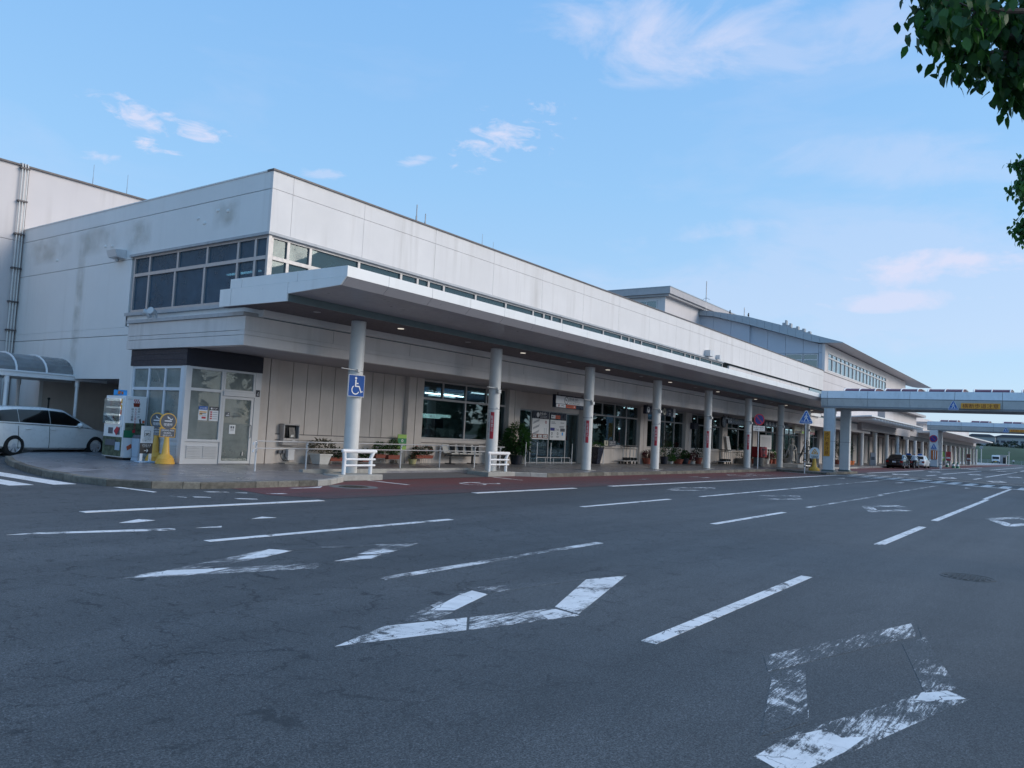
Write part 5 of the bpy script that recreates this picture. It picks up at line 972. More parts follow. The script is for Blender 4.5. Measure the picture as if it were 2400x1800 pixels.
def plant(label, x, y, pot, leafmat='leaf', n=160, r=(.25, .25, .22), zc=None, L=.09, w=.045, flowers=None, group='potted plants along the terminal front', cat='potted plant', z=TOP):
    """pot: ('round', top radius, height, mat) or ('trough', half length, half depth, height, mat)"""
    t = thing('potted_plant', label, cat, (x, y, z), group=group); m = MB()
    if pot[0] == 'round':
        _, R_, h, mt = pot; m.lathe([(R_*.72, z), (R_*.98, z+h*.88), (R_*1.08, z+h*.88), (R_*1.08, z+h), (R_*.92, z+h), (R_*.88, z+h*.9), (.001, z+h*.9)], x, y, 20)
    elif pot[0] == 'square':
        _, R_, h, mt = pot; m.frus(x, y, z, z+h*.84, R_*.72, R_*.72, R_, R_); m.frus(x, y, z+h*.841, z+h, R_*1.1, R_*1.1, R_*1.12, R_*1.12)
    else:
        _, a, b, h, mt = pot; m.frus(x, y, z, z+h*.8, a*.9, b*.8, a, b); m.frus(x, y, z+h*.801, z+h, a*1.04, b*1.08, a*1.05, b*1.1)
    part('pot', m, mt, t, bev=.008); h = pot[-2]
    so_ = MB(); zc = zc if zc is not None else h+r[2]*.8
    stems(so_, x, y, z+h*.85, z+zc+r[2]*.4, 6, r[0]*.7); part('stem', so_, 'bark', t)
    part('foliage', bush(int(n*1.7), (x, y, z+zc), r, L*1.25, w*1.35), leafmat, t, smooth=0)
    if flowers: part('flowers', bush(n//4, (x, y, z+zc+.03), (r[0], r[1], r[2]*1.05), L*.7, w*1.2), flowers, t, smooth=0)
    return t
def rack(x, y, w, h, label=None):                        # low wire stand under a trough
    t = thing('plant_stand', label, 'plant stand', (x, y, TOP), group='thin metal stands carrying the troughs'); m = MB()
    for sx in (-1, 1):
        for sy in (-.1, .1): m.tube([(x+sx*w, y+sy, TOP), (x+sx*w*.9, y+sy, TOP+h)], .008, 5)
    m.tube([(x-w, y-.1, TOP+h*.98), (x+w, y-.1, TOP+h*.98)], .008, 5); m.tube([(x-w, y+.1, TOP+h*.98), (x+w, y+.1, TOP+h*.98)], .008, 5); part('legs', m, 'grey_metal', t)
YP = 21.05
plant('large square white pot with sparse reddish branching shrub below the payphone', 18.1, 20.95, ('square', .26, .36, 'pot_white'), 'leaf_variegated', 150, (.52, .35, .24), .62, .11, .05)
def trough(x, label, leaf, w=.29, h0=.1, fl=None, hgt=.13, rz=.2, n=150):
    if h0 > .02: rack(x, YP, w*.8, h0, 'thin metal stand carrying the '+label.replace('terracotta trough', 'trough'))
    plant(label, x, YP, ('trough', w, .12, hgt, 'terracotta'), leaf, n, (w*1.05, .2, rz), None, .075, .045, fl, 'terracotta troughs below the blank wall', z=TOP+h0)
trough(18.82, 'terracotta trough with dark low leaves just right of the white pot', 'leaf_dark'); trough(19.5, 'terracotta trough with dark stems, half hidden left of the first column', 'leaf_red', .25, .14)
trough(20.3, 'terracotta trough with low plants seen through the white guard rail', 'leaf', .26, .08); trough(20.95, 'terracotta trough with bright green clump right of the first column', 'leaf', .26, .22, None, .14, .26)
trough(21.66, 'terracotta trough with tall mixed green plants left of the green signboard', 'leaf_pale', .32, .18, 'leaf_dark', .16, .32, 230)
trough(23.1, 'terracotta trough with small red flowers under the first window, left one', 'leaf_dark', .28, .22, 'can_red'); trough(23.62, 'terracotta trough with small red flowers under the first window, right one', 'leaf_dark', .26, .22, 'can_red')
plant('small yellow-glazed pot on the ground right of the green signboard', 22.68, 20.95, ('round', .17, .19, 'pot_yellow'), 'leaf_dark', 60, (.16, .16, .10), .26, .06, .03)
plant('pot of dark leaves on the sill end beside the second column', 28.1, 21.0, ('round', .2, .6, 'black'), 'leaf_dark', 120, (.35, .3, .3), .8, .10, .05)
t = plant('big leafy palm-like shrub taller than a person by the entrance doors', 29.35, 20.75, ('round', .30, .42, 'navy'), 'leaf', 620, (.62, .55, .72), 1.12, .17, .05)
ft = MB(); sh = leaf_shape(.75, .06, .55)
for k in range(46): put_leaf(ft, (29.35+random.uniform(-.1, .1), 20.75+random.uniform(-.1, .1), .75+random.uniform(0, .5)), k*2.4, random.uniform(-.5, .7), 0, sh)
part('arching_fronds', ft, 'leaf_dark', t, smooth=0); part('pale_top', bush(40, (29.3, 20.6, 1.95), (.25, .25, .15), .13, .05), 'leaf_pale', t, smooth=0)
plant('grey-white feathery plant right of the big leafy shrub', 30.15, 21.0, ('round', .2, .35, 'pot_grey'), 'leaf_variegated', 130, (.26, .2, .32), .72, .11, .03)
bp = thing('tall_planter', 'tall tapering black planter with low leaves left of the trolleys', 'planter', (37.2, 21.05, TOP)); m = MB(); m.frus(37.2, 21.05, TOP, 1.05, .17, .17, .32, .32); part('pot', m, 'navy_gloss', bp, bev=.01); part('foliage', bush(130, (37.25, 21.05, 1.16), (.42, .35, .15), .16, .05), 'leaf', bp, smooth=0)
row = [(43.35, .30, .34, 'terracotta', 'leaf_red', .26, 'red-leaved plant in terracotta left of the third red-notice column'), (44.15, .22, .26, 'terracotta', 'leaf', .22, 'small terracotta pot half hidden by the third red-notice column'), (46.75, .16, .16, 'pot_white', 'leaf', .26, 'small white pot right of the tall shrub'),
       (47.85, .34, .30, 'terracotta', 'leaf', .42, 'bushy green plant in a wide terracotta pot beneath the third window'), (48.95, .26, .36, 'navy', 'leaf', .28, 'green plant in a dark blue pot between terracotta pots'), (49.35, .22, .25, 'terracotta', 'leaf_red', .24, 'red plant in terracotta by the third window pilaster'), (50.2, .2, .2, 'pot_white', 'leaf_red', .3, 'dark leaved plant in a white pot by the pilaster'), (51.2, .26, .42, 'terracotta', 'leaf_dark', .36, 'tall terracotta pot with drooping dark leaves, rightmost of its row')]
for x, R_, h, mt, lf, rr, lab in row: plant(lab, x, 21.0, ('round', R_, h, mt), lf, 130, (rr*1.3, rr, rr), None, .12, .05)
t = thing('potted_plant', 'tall climbing shrub in a dark blue pot behind the third red-notice column', 'potted plant', (45.9, 20.9, TOP), group='potted plants along the terminal front'); m = MB(); m.lathe([(.2, TOP), (.26, .6), (.001, .58)], 45.5, 20.9, 18); part('pot', m, 'navy', t)
m = MB(); stems(m, 45.5, 20.9, .5, 2.3, 5, .35, .014); part('stem', m, 'bark', t); part('foliage', bush(420, (46.0, 20.9, .95), (.75, .4, .65), .13, .06), 'leaf', t, smooth=0); part('upper_foliage', bush(150, (45.8, 20.9, 1.95), (.45, .3, .65), .12, .05), 'leaf_dark', t, smooth=0)
row = [(59.9, .5, .42, 'pot_grey', 'leaf_dark', .62, 'large dark shrub in a grey box behind the no parking sign column, left'), (62.6, .22, .4, 'terracotta', 'leaf_dark', .34, 'terracotta pot just right of the fifth red-notice column'), (63.6, .22, .4, 'terracotta', 'leaf', .34, 'terracotta pot left of the red post box'), (65.7, .26, .42, 'pot_white', 'leaf_red', .3, 'white pot with red plant right of the post box'),
       (66.7, .2, .4, 'terracotta', 'leaf_red', .3, 'terracotta pot with red leaves, right of the post box white pot'), (67.7, .26, .42, 'terracotta', 'leaf', .42, 'terracotta pot with green clump left of the last column'), (68.6, .2, .42, 'pot_white', 'leaf', .3, 'white pot, last before the plain column'), (71.4, .4, .5, 'pot_grey', 'leaf_dark', .75, 'big dark shrub behind the stone statue')]
for x, R_, h, mt, lf, rr, lab in row: plant(lab, x, 21.0, ('round', R_, h, mt), lf, 120, (rr*1.2, rr, rr), None, .14, .06)
row = [(80, .8, 'feathery plant'), (88, 1.0, 'leafy plant')]
for x, rr, lab in ((86.5, 1.0, 'tall palm in a pot in the shade beyond the footbridge pier'), (89.5, .9, 'thin leafed potted tree in the shade beside the far round columns')): plant(lab, x, 20.3, ('round', .35, .45, 'terracotta'), 'leaf_dark', 170, (rr, rr, 1.0), 1.6, .25, .06)
tr = thing('planter_trough', 'long terracotta planter in the shade left of the first far column', 'planter', (87.8, 19.6, TOP)); m = MB(); m.frus(88.2, 19.6, TOP, .55, 1.3, .3, 1.4, .35); part('pot', m, 'orange', tr)
# ------------------------------------------------------------------ handrail, guards, posts
hr = thing('handrail', 'grey two-bar steel handrail along the raised walkway before the blank wall', 'handrail', (13.4, 18.1, TOP))
hp = [(13.38, 18.10), (15.26, 18.28), (17.42, 18.47), (19.62, 18.67), (21.80, 18.80), (23.92, 18.87), (25.56, 18.87)]
for x, y in hp:
    m = MB(); m.cyl(x, y, TOP, .93, .024, 10); p = part('post', m, 'stainless', hr); m = MB(); m.tube([(x, y, .62), (x-.02, y-.07, .70), (x-.02, y-.07, .76)], .01, 6); m.tube([(x, y, .83), (x-.02, y-.07, .89), (x-.02, y-.07, .95)], .01, 6); part('bracket', m, 'stainless', p)
for z in (.96, .765):
    m = MB(); m.tube([(13.20, 18.0, z-.11), (13.23, 18.0, z-.04), (13.31, 18.02, z)]+[(x-.02, y-.07, z) for x, y in hp[1:]]+[(25.75, 18.8, z)], .019, 10); part('rail', m, 'stainless', hr)
for x0, x1, y, lab in ((14.98, 15.98, 16.36, 'white tubular guard rail before the wheelchair-sign column'), (21.88, 22.86, 16.60, 'white tubular guard rail before the second column')):
    t = thing('guard_rail', lab, 'guard rail', (x0, y, TOP), group='white tubular column guards'); 
    for x in (x0, x1): m = MB(); m.tube([(x, y, TOP), (x, y, .62), (x+(.09 if x == x1 else -.02), y, .78)], .055, 14); part('post', m, 'white_metal', t)
    m = MB(); m.tube([(x0-.06, y, .80), (x1+.16, y, .80)], .058, 14); m.ball((x0-.06, y, .80), .058); m.ball((x1+.16, y, .80), .058); part('top_rail', m, 'white_metal', t)
    for z in (.575, .405): m = MB(); m.tube([(x0, y-.03, z), (x1+.12, y-.03, z)], .032, 12); m.ball((x1+.12, y-.03, z), .032); part('bar', m, 'white_metal', t)
for x, y, lab in ((29.15, 20.1, 'slim steel post standing nearest the kerb before the entrance, left'), (31.7, 21.2, 'slim steel post close to the left edge of the entrance screen'), (32.3, 20.8, 'slim steel post in front of the middle of the entrance screen'), (34.95, 21.2, 'slim steel post at the right edge of the entrance notices'), (36.0, 20.9, 'slim steel post just left of the third column'), (37.75, 20.9, 'slim steel post by the tall black planter')):
    t = thing('steel_post', lab, 'steel post', (x, y, TOP), group='slim steel posts around the entrance'); m = MB(); m.cyl(x, y, TOP, 1.13, .022, 10); part('shaft', m, 'stainless', t); m = MB(); m.ball((x, y, 1.14), .033); part('cap', m, 'stainless', t)
t = thing('low_barrier', 'low curved steel barrier at the foot of the entrance screen', 'barrier', (33.2, 21.3, TOP)); m = MB(); m.tube([(31.75, 21.25, TOP), (31.75, 21.25, .36), (31.82, 21.25, .44), (34.8, 21.25, .44), (34.87, 21.25, .36), (34.87, 21.25, TOP)], .022, 8); part('rail', m, 'stainless', t)
for x in (32.55, 33.3, 34.05): m = MB(); m.cyl(x, 21.25, TOP, .43, .018, 8); part('post', m, 'stainless', t)
# entrance posters
for x0, x1, lab in ((31.70, 33.17, 'left entrance notice with airport map under a navy domestic departures heading'), (33.31, 34.80, 'right entrance notice with airline logos above rows of white information')):
    t = thing('entrance_notice', lab, 'notice board', ((x0+x1)/2, YW+.05, 1.32), group='notices on the entrance screen'); m = MB(); m.box(x0, x1, YW+.05, YW+.065, 1.32, 2.33); part('sheet', m, 'paper', t); m = MB(); m.box(x0, x1, YW+.05, YW+.065, 2.332, 2.70); part('heading', m, 'navy_gloss', t)
    q = MB(); y = YW+.047; w = x1-x0
    if x0 < 32:
        dm = MB(); dm.disc(x0+.46, 2.52, y, .12, 20); part('aircraft_disc', dm, 'white', t, smooth=0); letter(q, '国内線 出発 1', x0+.92, 2.59, y, .62, .13, mat=None); letter(q, 'Domestic Departures', x0+.94, 2.47, y, .62, .06); letter(q, '국내선 출발', x0+.94, 2.40, y, .6, .05); part('lettering', q, 'white', t, smooth=0)
        m = MB(); rr = random.Random(3)
        for k in range(3):
            cx, cz = x0+.32, 2.15-k*.27
            for i in range(9): m.bar(cx-.26+i*.06, cz-.10+i*.018, cx-.18+i*.06, cz+.02+i*.02, .028, y, .002)
            m.bar(cx-.24, cz-.02, cx+.28, cz+.12, .02, y, .002)
        for i in range(5): m.bar(x0+1.05, 1.62+i*.06, x0+1.12, 1.62+i*.06, .03, y, .002); m.bar(x0+1.22, 1.62+i*.06, x0+1.30, 1.62+i*.06, .03, y, .002)
        part('map_print', m, 'map_grey', t, smooth=0); m = MB(); m.ring(x0+1.2, 2.18, y, .04, .075, 20); part('red_ring', m, 'post_red', t, smooth=0)
        m = MB(); m.box(x0+.01, x1-.03, y-.002, y+.002, 1.37, 1.58); part('pictogram_band', m, 'bamboo', t, smooth=0); m = MB()
        for i in range(3):
            a = x0+.07+i*.47; m.box(a, a+.36, y-.005, y-.003, 1.41, 1.54)
        part('pictogram_panel', m, 'paper', t, smooth=0); m = MB()
        for i in range(9): a = x0+.11+i*.145; m.disc(a, 1.475, y-.006, .042, 10, .002)
        part('pictogram', m, 'sign_grey', t, smooth=0)
    else:
        m = MB(); m.box(x0+.05, x0+.44, y-.002, y+.002, 2.40, 2.57); part('logo_plate', m, 'white', t, smooth=0); m = MB(); m.box(x0+.45, x0+.90, y-.002, y+.002, 2.40, 2.57); part('logo_plate', m, 'jet_orange', t, smooth=0)
        m = MB(); letter(m, 'JAL', x0+.28, 2.485, y-.004, .2, .09); letter(m, 'Jetstar★', x0+.67, 2.485, y-.004, .40, .09); m.ring(x0+.13, 2.485, y-.003, .0, .035, 12); part('logo', m, 'sign_black', t, smooth=0)
        m = MB(); m.box(x0+.02, x0+.42, y-.002, y+.002, 1.78, 1.93); part('blue_block', m, 'deep_blue', t, smooth=0); m = MB(); m.box(x0+.96, x0+1.40, y-.002, y+.002, 1.76, 1.92); m.bar(x0+.1, 2.22, x0+.42, 2.22, .025, y); m.bar(x0+.1, 2.15, x0+.5, 2.15, .02, y); m.bar(x0+.95, 2.2, x0+1.3, 2.2, .025, y); m.bar(x0+.85, 2.02, x0+1.3, 2.02, .025, y); m.bar(x0+.85, 1.96, x0+1.3, 1.96, .02, y)
        for cx in (.18, .72): m.ring(x0+cx, 1.64, y, .045, .07, 18); m.bar(x0+cx-.12, 1.50, x0+cx+.12, 1.50, .02, y); m.bar(x0+cx-.1, 1.45, x0+cx+.1, 1.45, .015, y)
        letter(m, '7:30-', x0+.68, 1.84, y, .36, .11); part('print', m, 'sign_grey', t, smooth=0); m = MB(); m.box(x0+1.12, x0+1.24, y-.002, y+.002, 1.56, 1.72); part('phone_picture', m, 'sky_print', t, smooth=0)
def hang(name, label, x0, x1, z0, z1, y, mat, t_=.18):
    o = thing(name, label, 'hanging sign', ((x0+x1)/2, y, z0), group='signs hung under the terminal soffit'); m = MB(); m.box(x0, x1, y, y+t_, z0, z1); part('panel', m, mat, o, bev=.01); m = MB()
    for x in (x0+.3, x1-.3): m.cyl(x, y+t_/2, z1, ZS+.02, .02, 6)
    part('hanger', m, 'black', o); return o
o = hang('departure_sign', 'white lit sign reading domestic departures 1 with airline logos below, behind the third column', 30.5, 33.3, 2.84, 3.44, 19.5, 'navy_gloss')
m = MB(); m.box(30.52, 33.28, 19.493, 19.499, 3.03, 3.38); part('white_field', m, 'paper', o); y = 19.49
m = MB(); m.ring(31.42, 3.20, y, .15, .175, 26); m.bar(31.34, 3.23, 31.50, 3.18, .03, y); m.bar(31.40, 3.21, 31.36, 3.27, .02, y); letter(m, '国内線 出発 1', 32.1, 3.28, y, .85, .14); letter(m, 'Domestic Departures', 32.15, 3.17, y, 1.0, .06); letter(m, '국내선 출발 国内航班', 32.15, 3.09, y, .95, .06); part('lettering', m, 'sign_black', o, smooth=0)
m = MB(); m.box(30.56, 31.38, 19.493, 19.499, 2.86, 3.01); part('logo_plate', m, 'white', o); m = MB(); m.box(31.42, 32.30, 19.493, 19.499, 2.86, 3.01); part('logo_plate', m, 'jet_orange', o); m = MB(); letter(m, 'JAL', 31.1, 2.935, y, .36, .10); letter(m, 'Jetstar', 31.78, 2.935, y, .5, .09); part('logo_lettering', m, 'sign_black', o, smooth=0); m = MB(); letter(m, '★', 32.16, 2.94, y, None, .11); part('star', m, 'white', o, smooth=0); m = MB(); m.ring(30.78, 2.935, y, .02, .055, 16); part('crest', m, 'post_red', o, smooth=0)
def dirsign(label, x0, x1, z0, z1, texts, y=19.5):
    o = hang('direction_sign', label, x0, x1, z0, z1, y, 'navy_gloss'); h = z1-z0; zc = (z0+z1)/2; w_ = MB(); yl = MB(); bk = MB(); yy = y-.006
    for kind, fx, tx in texts:
        x = x0+(x1-x0)*fx
        if kind in ('arrow', 'plane', 'plane_y'):
            dm = MB(); dm.disc(x, zc, yy, h*.34 if kind != 'plane_y' else h*.42, 22); part('symbol_disc', dm, 'cream' if kind == 'plane_y' else 'white', o, smooth=0)
            if kind == 'arrow': bk.bar(x, zc-h*.2, x, zc+h*.22, h*.09, yy-.005); bk.bar(x, zc+h*.22, x-h*.16, zc+h*.04, h*.09, yy-.005); bk.bar(x, zc+h*.22, x+h*.16, zc+h*.04, h*.09, yy-.005)
            else: bk.bar(x-h*.22, zc-h*.1, x+h*.22, zc+h*.12, h*.10, yy-.005); bk.bar(x+h*.05, zc+h*.04, x-h*.08, zc+h*.16, h*.06, yy-.005); bk.bar(x, zc, x+h*.1, zc-h*.16, h*.06, yy-.005)
        else: letter(yl if kind == 'ty' else w_, tx, x, zc+h*.17, yy, None, h*.30); letter(w_, {'到着': 'Arrivals', '国内線出発 2': 'Domestic Departures'}.get(tx, 'Information'), x, zc-h*.14, yy, None, h*.14); letter(w_, '도착 到达', x, zc-h*.33, yy, None, h*.12)
    part('arrow_symbols', bk, 'sign_black', o, smooth=0)
    if w_.v: part('lettering', w_, 'white', o, smooth=0)
    if yl.v: part('yellow_lettering', yl, 'cream', o, smooth=0)
    return o
o = dirsign('black direction sign with arrow and cream arrivals disc behind the fourth column', 39.85, 43.5, 3.02, 3.50, [('arrow', .08, ''), ('plane', .24, ''), ('plane_y', .66, ''), ('t', .86, '到着'), ('t', .47, '出発')]); m = MB(); m.box(43.52, 43.80, 19.5, 19.66, 3.0, 3.5); part('pale_end', m, 'paper', o)
dirsign('black direction sign for domestic departures 2 right of the hanging clock', 52.5, 58.3, 2.99, 3.44, [('arrow', .03, ''), ('plane', .10, ''), ('ty', .30, '国内線出発 2'), ('plane', .62, '')]); dirsign('black sign with a row of white symbols right of the no parking sign', 60.2, 66.4, 3.12, 3.56, [('arrow', .1, ''), ('plane', .22, ''), ('t', .36, '案内'), ('plane', .5, ''), ('t', .64, '国際線'), ('arrow', .8, '')])
o = hang('departure_sign', 'cream lit sign with clock-like aircraft symbol behind the crossing sign', 68.2, 74.5, 2.85, 3.52, 19.5, 'cream'); m = MB(); m.ring(70.2, 3.27, 19.49, .16, .2, 22); m.bar(70.12, 3.3, 70.3, 3.24, .04, 19.49); m.bar(68.8, 3.43, 71.6, 3.43, .03, 19.49); part('symbol', m, 'sign_black', o, smooth=0); m = MB(); m.box(72.4, 74.48, 19.49, 19.499, 2.87, 3.07); part('magenta_strip', m, 'post_red', o); m = MB(); m.box(68.4, 70.3, 19.49, 19.499, 2.87, 3.05); part('black_strip', m, 'sign_black', o); m = MB(); m.box(70.4, 72.3, 19.49, 19.499, 2.87, 3.05); part('lime_strip', m, 'lime', o)
m = MB(); letter(m, 'ANA  ✈', 69.35, 2.96, 19.485, 1.4, .10); letter(m, 'SOLASEED', 73.4, 2.97, 19.485, 1.5, .10); part('logo_lettering', m, 'white', o, smooth=0)
ck = thing('hanging_clock', 'round dark wall clock hung under the soffit beside the fifth column', 'clock', (51.7, 19.5, 3.07), group=None); m = MB(); m.lathe([(.38, 19.44), (.40, 19.5), (.38, 19.56)], 51.7, 3.07, 32, 'y'); part('case', m, 'dark_metal', ck); m = MB(); m.disc(51.7, 3.07, 19.437, .345, 32); part('dial', m, 'sign_grey', ck)
m = MB(); m.bar(51.7, 3.07, 51.78, 3.22, .03, 19.43); m.bar(51.7, 3.07, 51.70, 2.80, .022, 19.43)
for k in range(12): a = 2*pi*k/12; m.bar(51.7+.27*cos(a), 3.07+.27*sin(a), 51.7+.32*cos(a), 3.07+.32*sin(a), .022, 19.432)
part('hands', m, 'paper', ck, smooth=0); m = MB(); m.cyl(51.7, 19.5, 3.46, ZS+.02, .03, 8); part('hanger', m, 'dark_metal', ck); m = MB(); m.lathe([(.02, 3.44), (.12, 3.36), (.14, 3.28), (.13, 3.28), (.02, 3.38)], 51.95, 19.42, 16); part('lamp_shade', m, 'paper', ck)
m = MB(); m.box(50.3, 51.05, 21.0, 21.29, 2.48, 2.9); m.box(50.36, 50.99, 20.985, 20.999, 2.54, 2.84); solo('loudspeaker', m, 'navy', 'dark boxy loudspeaker on the pilaster left of the clock', 'loudspeaker', bev=.02)
lb = thing('leaning_board', 'narrow white board with vertical characters leaning against the pilaster', 'notice board', (57.2, 21.1, 1.0)); m = MB(); m.prism([(56.55, 2.17), (57.12, 2.17), (57.72, 1.02), (57.10, 1.02)], 0, 'y', 21.1, 21.14); part('board', m, 'paper', lb); m = MB(); q = MB(); letter(q, 'ようこそ大分へ', 0, 0, 0, None, .95, True); m.add([(57.12+vx*1.6-vz*.50, 21.094, 1.6+vz) for vx, vy, vz in q.v], q.f); part('lettering', m, 'sign_grey', lb, smooth=0)
# accessible parking sign
o = board('wheelchair_sign', 'blue wheelchair symbol sign strapped to the nearest column', 'sign', 15.66, 16.80, 2.335, 2.965, .56, radians(-8), 'paper'); m = MB(); m.box(-.265, .265, -.003, .002, .015, .615); part('field', m, 'blue', o, smooth=0)
m = MB(); Y = -.006; m.disc(-.035, .535, Y, .036, 16); m.bar(-.035, .49, -.035, .29, .045, Y); m.bar(-.035, .385, .06, .385, .032, Y); m.bar(-.045, .30, .10, .30, .035, Y); m.bar(.09, .305, .16, .135, .035, Y); m.bar(.14, .13, .215, .165, .03, Y); m.ring(-.03, .20, Y, .108, .138, 30, .003, radians(125), radians(335)); part('wheelchair_symbol', m, 'white', o, smooth=0)
m = MB(); m.box(-.05, .30, .03, .06, .12, .16); m.box(-.05, .30, .03, .06, .47, .51); part('strap', m, 'grey_metal', o)
# payphone and meter box
t = thing('payphone', 'public payphone in a grey hooded cabinet on the blank wall', 'payphone', (17.0, 21.3, .72)); m = MB(); a, b, z0, z1 = 16.72, 17.38, .74, 1.46; y0, y1 = 21.24, 21.47
m.prism([(y1, z0), (y0+.05, z0), (y0, z0+.22), (y0+.02, z0+.24), (y1, z0+.24)], 0, 'x', a, b); m.box(a, a+.05, y0, y1, z0+.241, z1-.05); m.box(b-.04, b, y0, y1, z0+.241, z1-.05); m.box(a, b, y0, y1, z1-.049, z1); m.box(a+.05, b-.04, y1-.03, y1, z0+.241, z1-.05); part('cabinet', m, 'frame', t, bev=.02)
m = MB(); m.box(16.76, 17.33, y1-.06, y1-.031, .99, 1.41); part('dark_back', m, 'black', t); m = MB(); m.prism([(21.40, 1.0), (21.28, 1.0), (21.31, 1.2), (21.34, 1.34), (21.40, 1.34)], 0, 'x', 17.0, 17.24); p = part('telephone', m, 'dark_metal', t); m = MB(); m.box(17.04, 17.16, 21.27, 21.279, 1.02, 1.10); part('keypad', m, 'pot_white', p); m = MB(); m.tube([(16.93, 21.34, 1.32), (16.91, 21.32, 1.2), (16.93, 21.34, 1.06)], [.035, .02, .035], 8); part('handset', m, 'black', p); m = MB(); m.box(17.08, 17.2, 21.225, 21.239, .86, .93); part('return_slot', m, 'unit_white', t)
t = thing('meter_box', 'white meter box with sockets and looping cable low on the wall under the payphone', 'meter box', (17.1, 21.4, .14)); m = MB(); m.box(16.99, 17.26, 21.28, 21.42, .25, .63); part('box', m, 'unit_white', t, bev=.012); m = MB(); m.box(16.75, 17.3, 21.1, 21.42, TOP, .17); part('base_slab', m, 'kerb_pale', t)
for x in (16.68, 16.84): m = MB(); m.box(x, x+.10, 21.36, 21.47, .47, .58); part('socket', m, 'sign_grey', t)
m = MB(); m.tube([(16.73, 21.35, .47), (16.74, 21.3, .33), (16.84, 21.3, .24), (16.92, 21.32, .22), (16.99, 21.34, .27)], .012, 6); m.tube([(16.89, 21.35, .47), (16.88, 21.3, .38), (16.93, 21.3, .31), (16.99, 21.34, .32)], .012, 6); part('cable', m, 'black', t)
# green sign, bench
o = board('green_sign', 'narrow green notice board on posts between troughs and bench', 'sign', 22.26, 21.15, .66, 1.27, .48, 0, 'lime'); m = MB(); m.box(-.238, .238, -.003, 0, .28, .46); part('green_band', m, 'green', o, smooth=0); m = MB(); m.ring(0, .37, -.004, .03, .055, 18); letter(m, '緑の募金', 0, .215, -.004, .38, .09); part('lettering', m, 'white', o, smooth=0); m = MB(); m.box(-.238, .238, -.002, 0, .16, .27); part('white_band', m, 'green', o, smooth=0); m = MB(); m.box(-.2, .2, .0, .02, -.52, 0); m.box(-.23, .23, -.12, .14, -.522, -.5); part('stand', m, 'pot_grey', o)
t = thing('bench', 'row of four grey moulded seats on a dark frame beneath the first window', 'bench', (25.7, 21.0, TOP)); m = MB()
for x in (25.0, 26.45): m.box(x-.03, x+.03, 20.95, 21.02, .17, .52); m.box(x-.03, x+.03, 20.72, 21.25, TOP, .18); 
m.box(24.65, 26.85, 20.95, 21.02, .46, .53); part('frame', m, 'dark_metal', t)
for i in range(4):
    x = 24.72+.53*i; m = MB(); prof = [(20.70, .55), (20.74, .585), (20.95, .565), (21.12, .575), (21.20, .64), (21.28, .93), (21.26, .945), (21.235, .93), (21.16, .66), (21.10, .60), (20.95, .595), (20.74, .615), (20.69, .575)]
    m.prism(prof, 0, 'x', x, x+.47); s_ = part('seat', m, 'seat_grey', t, bev=.02)
    m = MB(); m.box(x+.475, x+.515, 20.95, 21.25, .56, .95); part('divider', m, 'dark_metal', t)
    if i in (1, 2): m = MB(); q = MB(); m.add([(x+.12, 21.198, .70), (x+.34, 21.198, .70), (x+.34, 21.243, .87), (x+.12, 21.243, .87)], [(0, 1, 2, 3)]); part('seat_notice', m, 'paper', t, smooth=0); m = MB(); m.add([(x+.05, 21.235, .89), (x+.42, 21.235, .89), (x+.42, 21.249, .93), (x+.05, 21.249, .93)], [(0, 1, 2, 3)]); part('red_label', m, 'red', t, smooth=0)
# ------------------------------------------------------------------ trolleys
def trolley(label, loc, first=None, rz=0):
    if first: return dup(first, loc, rz, label)
    o = thing('luggage_trolley', label, 'luggage trolley', loc, rz, 'parked luggage trolleys', world=False)
    m = MB(); m.tube([(-.9, -.28, .17), (0, -.30, .19), (.05, 0, .19), (0, .30, .19), (-.9, .28, .17), (-1.0, 0, .17), (-.9, -.28, .17)], .022, 7); m.tube([(-.5, -.29, .18), (-.5, .29, .18)], .018, 6); m.tube([(-.2, -.29, .18), (-.2, .29, .18)], .018, 6); part('base_frame', m, 'stainless', o)
    for y in (-.22, .22): m = MB(); m.tube([(0, y, .19), (.02, y, .55), (.02, y, .98)], .022, 8); part('upright', m, 'pot_white', o)
    m = MB(); m.tube([(.02, -.30, 1.0), (.02, .30, 1.0)], .028, 8); m.tube([(.02, -.28, 1.0), (-.28, -.26, 1.03), (-.28, .26, 1.03), (.02, .28, 1.0)], .016, 6); m.tube([(-.28, -.26, 1.03), (-.24, -.24, .9), (-.24, .24, .9), (-.28, .26, 1.03)], .012, 6); part('handle', m, 'dark_metal', o)
    for x, y in ((0, -.26), (0, .26), (-.85, 0)): m = MB(); m.lathe([(.03, -.025), (.08, -.02), (.08, .02), (.03, .025)], 0, 0, 14, 'y'); m.v = [(x+a, y+b, .08+c) for a, b, c in m.v]; part('wheel', m, 'rubber', o)
    m = MB(); m.prism([(-.02, .15), (.10, .15), (.10, .30), (-.02, .36)], 0, 'y', -.25, .25); part('bumper', m, 'dark_metal', o); return o
tr0 = trolley('luggage trolley under the second window, leftmost of three nested by the black planter', (40.75, 21.05, TOP)); trolley('luggage trolley under the second window, middle of three nested by the black planter', (41.15, 21.05, TOP), tr0); trolley('luggage trolley under the second window, rightmost of three nested by the black planter', (41.55, 21.05, TOP), tr0)
trolley('luggage trolley under the leaning board, leftmost of three nested beside the fifth column', (55.6, 20.9, TOP), tr0); trolley('luggage trolley under the leaning board, middle of three nested beside the fifth column', (56.0, 20.9, TOP), tr0); trolley('luggage trolley under the leaning board, rightmost of three nested beside the fifth column', (56.4, 20.9, TOP), tr0)
trolley('luggage trolley with pink board standing by the footbridge pier', (58.8, 16.4, TOP), tr0, radians(160))
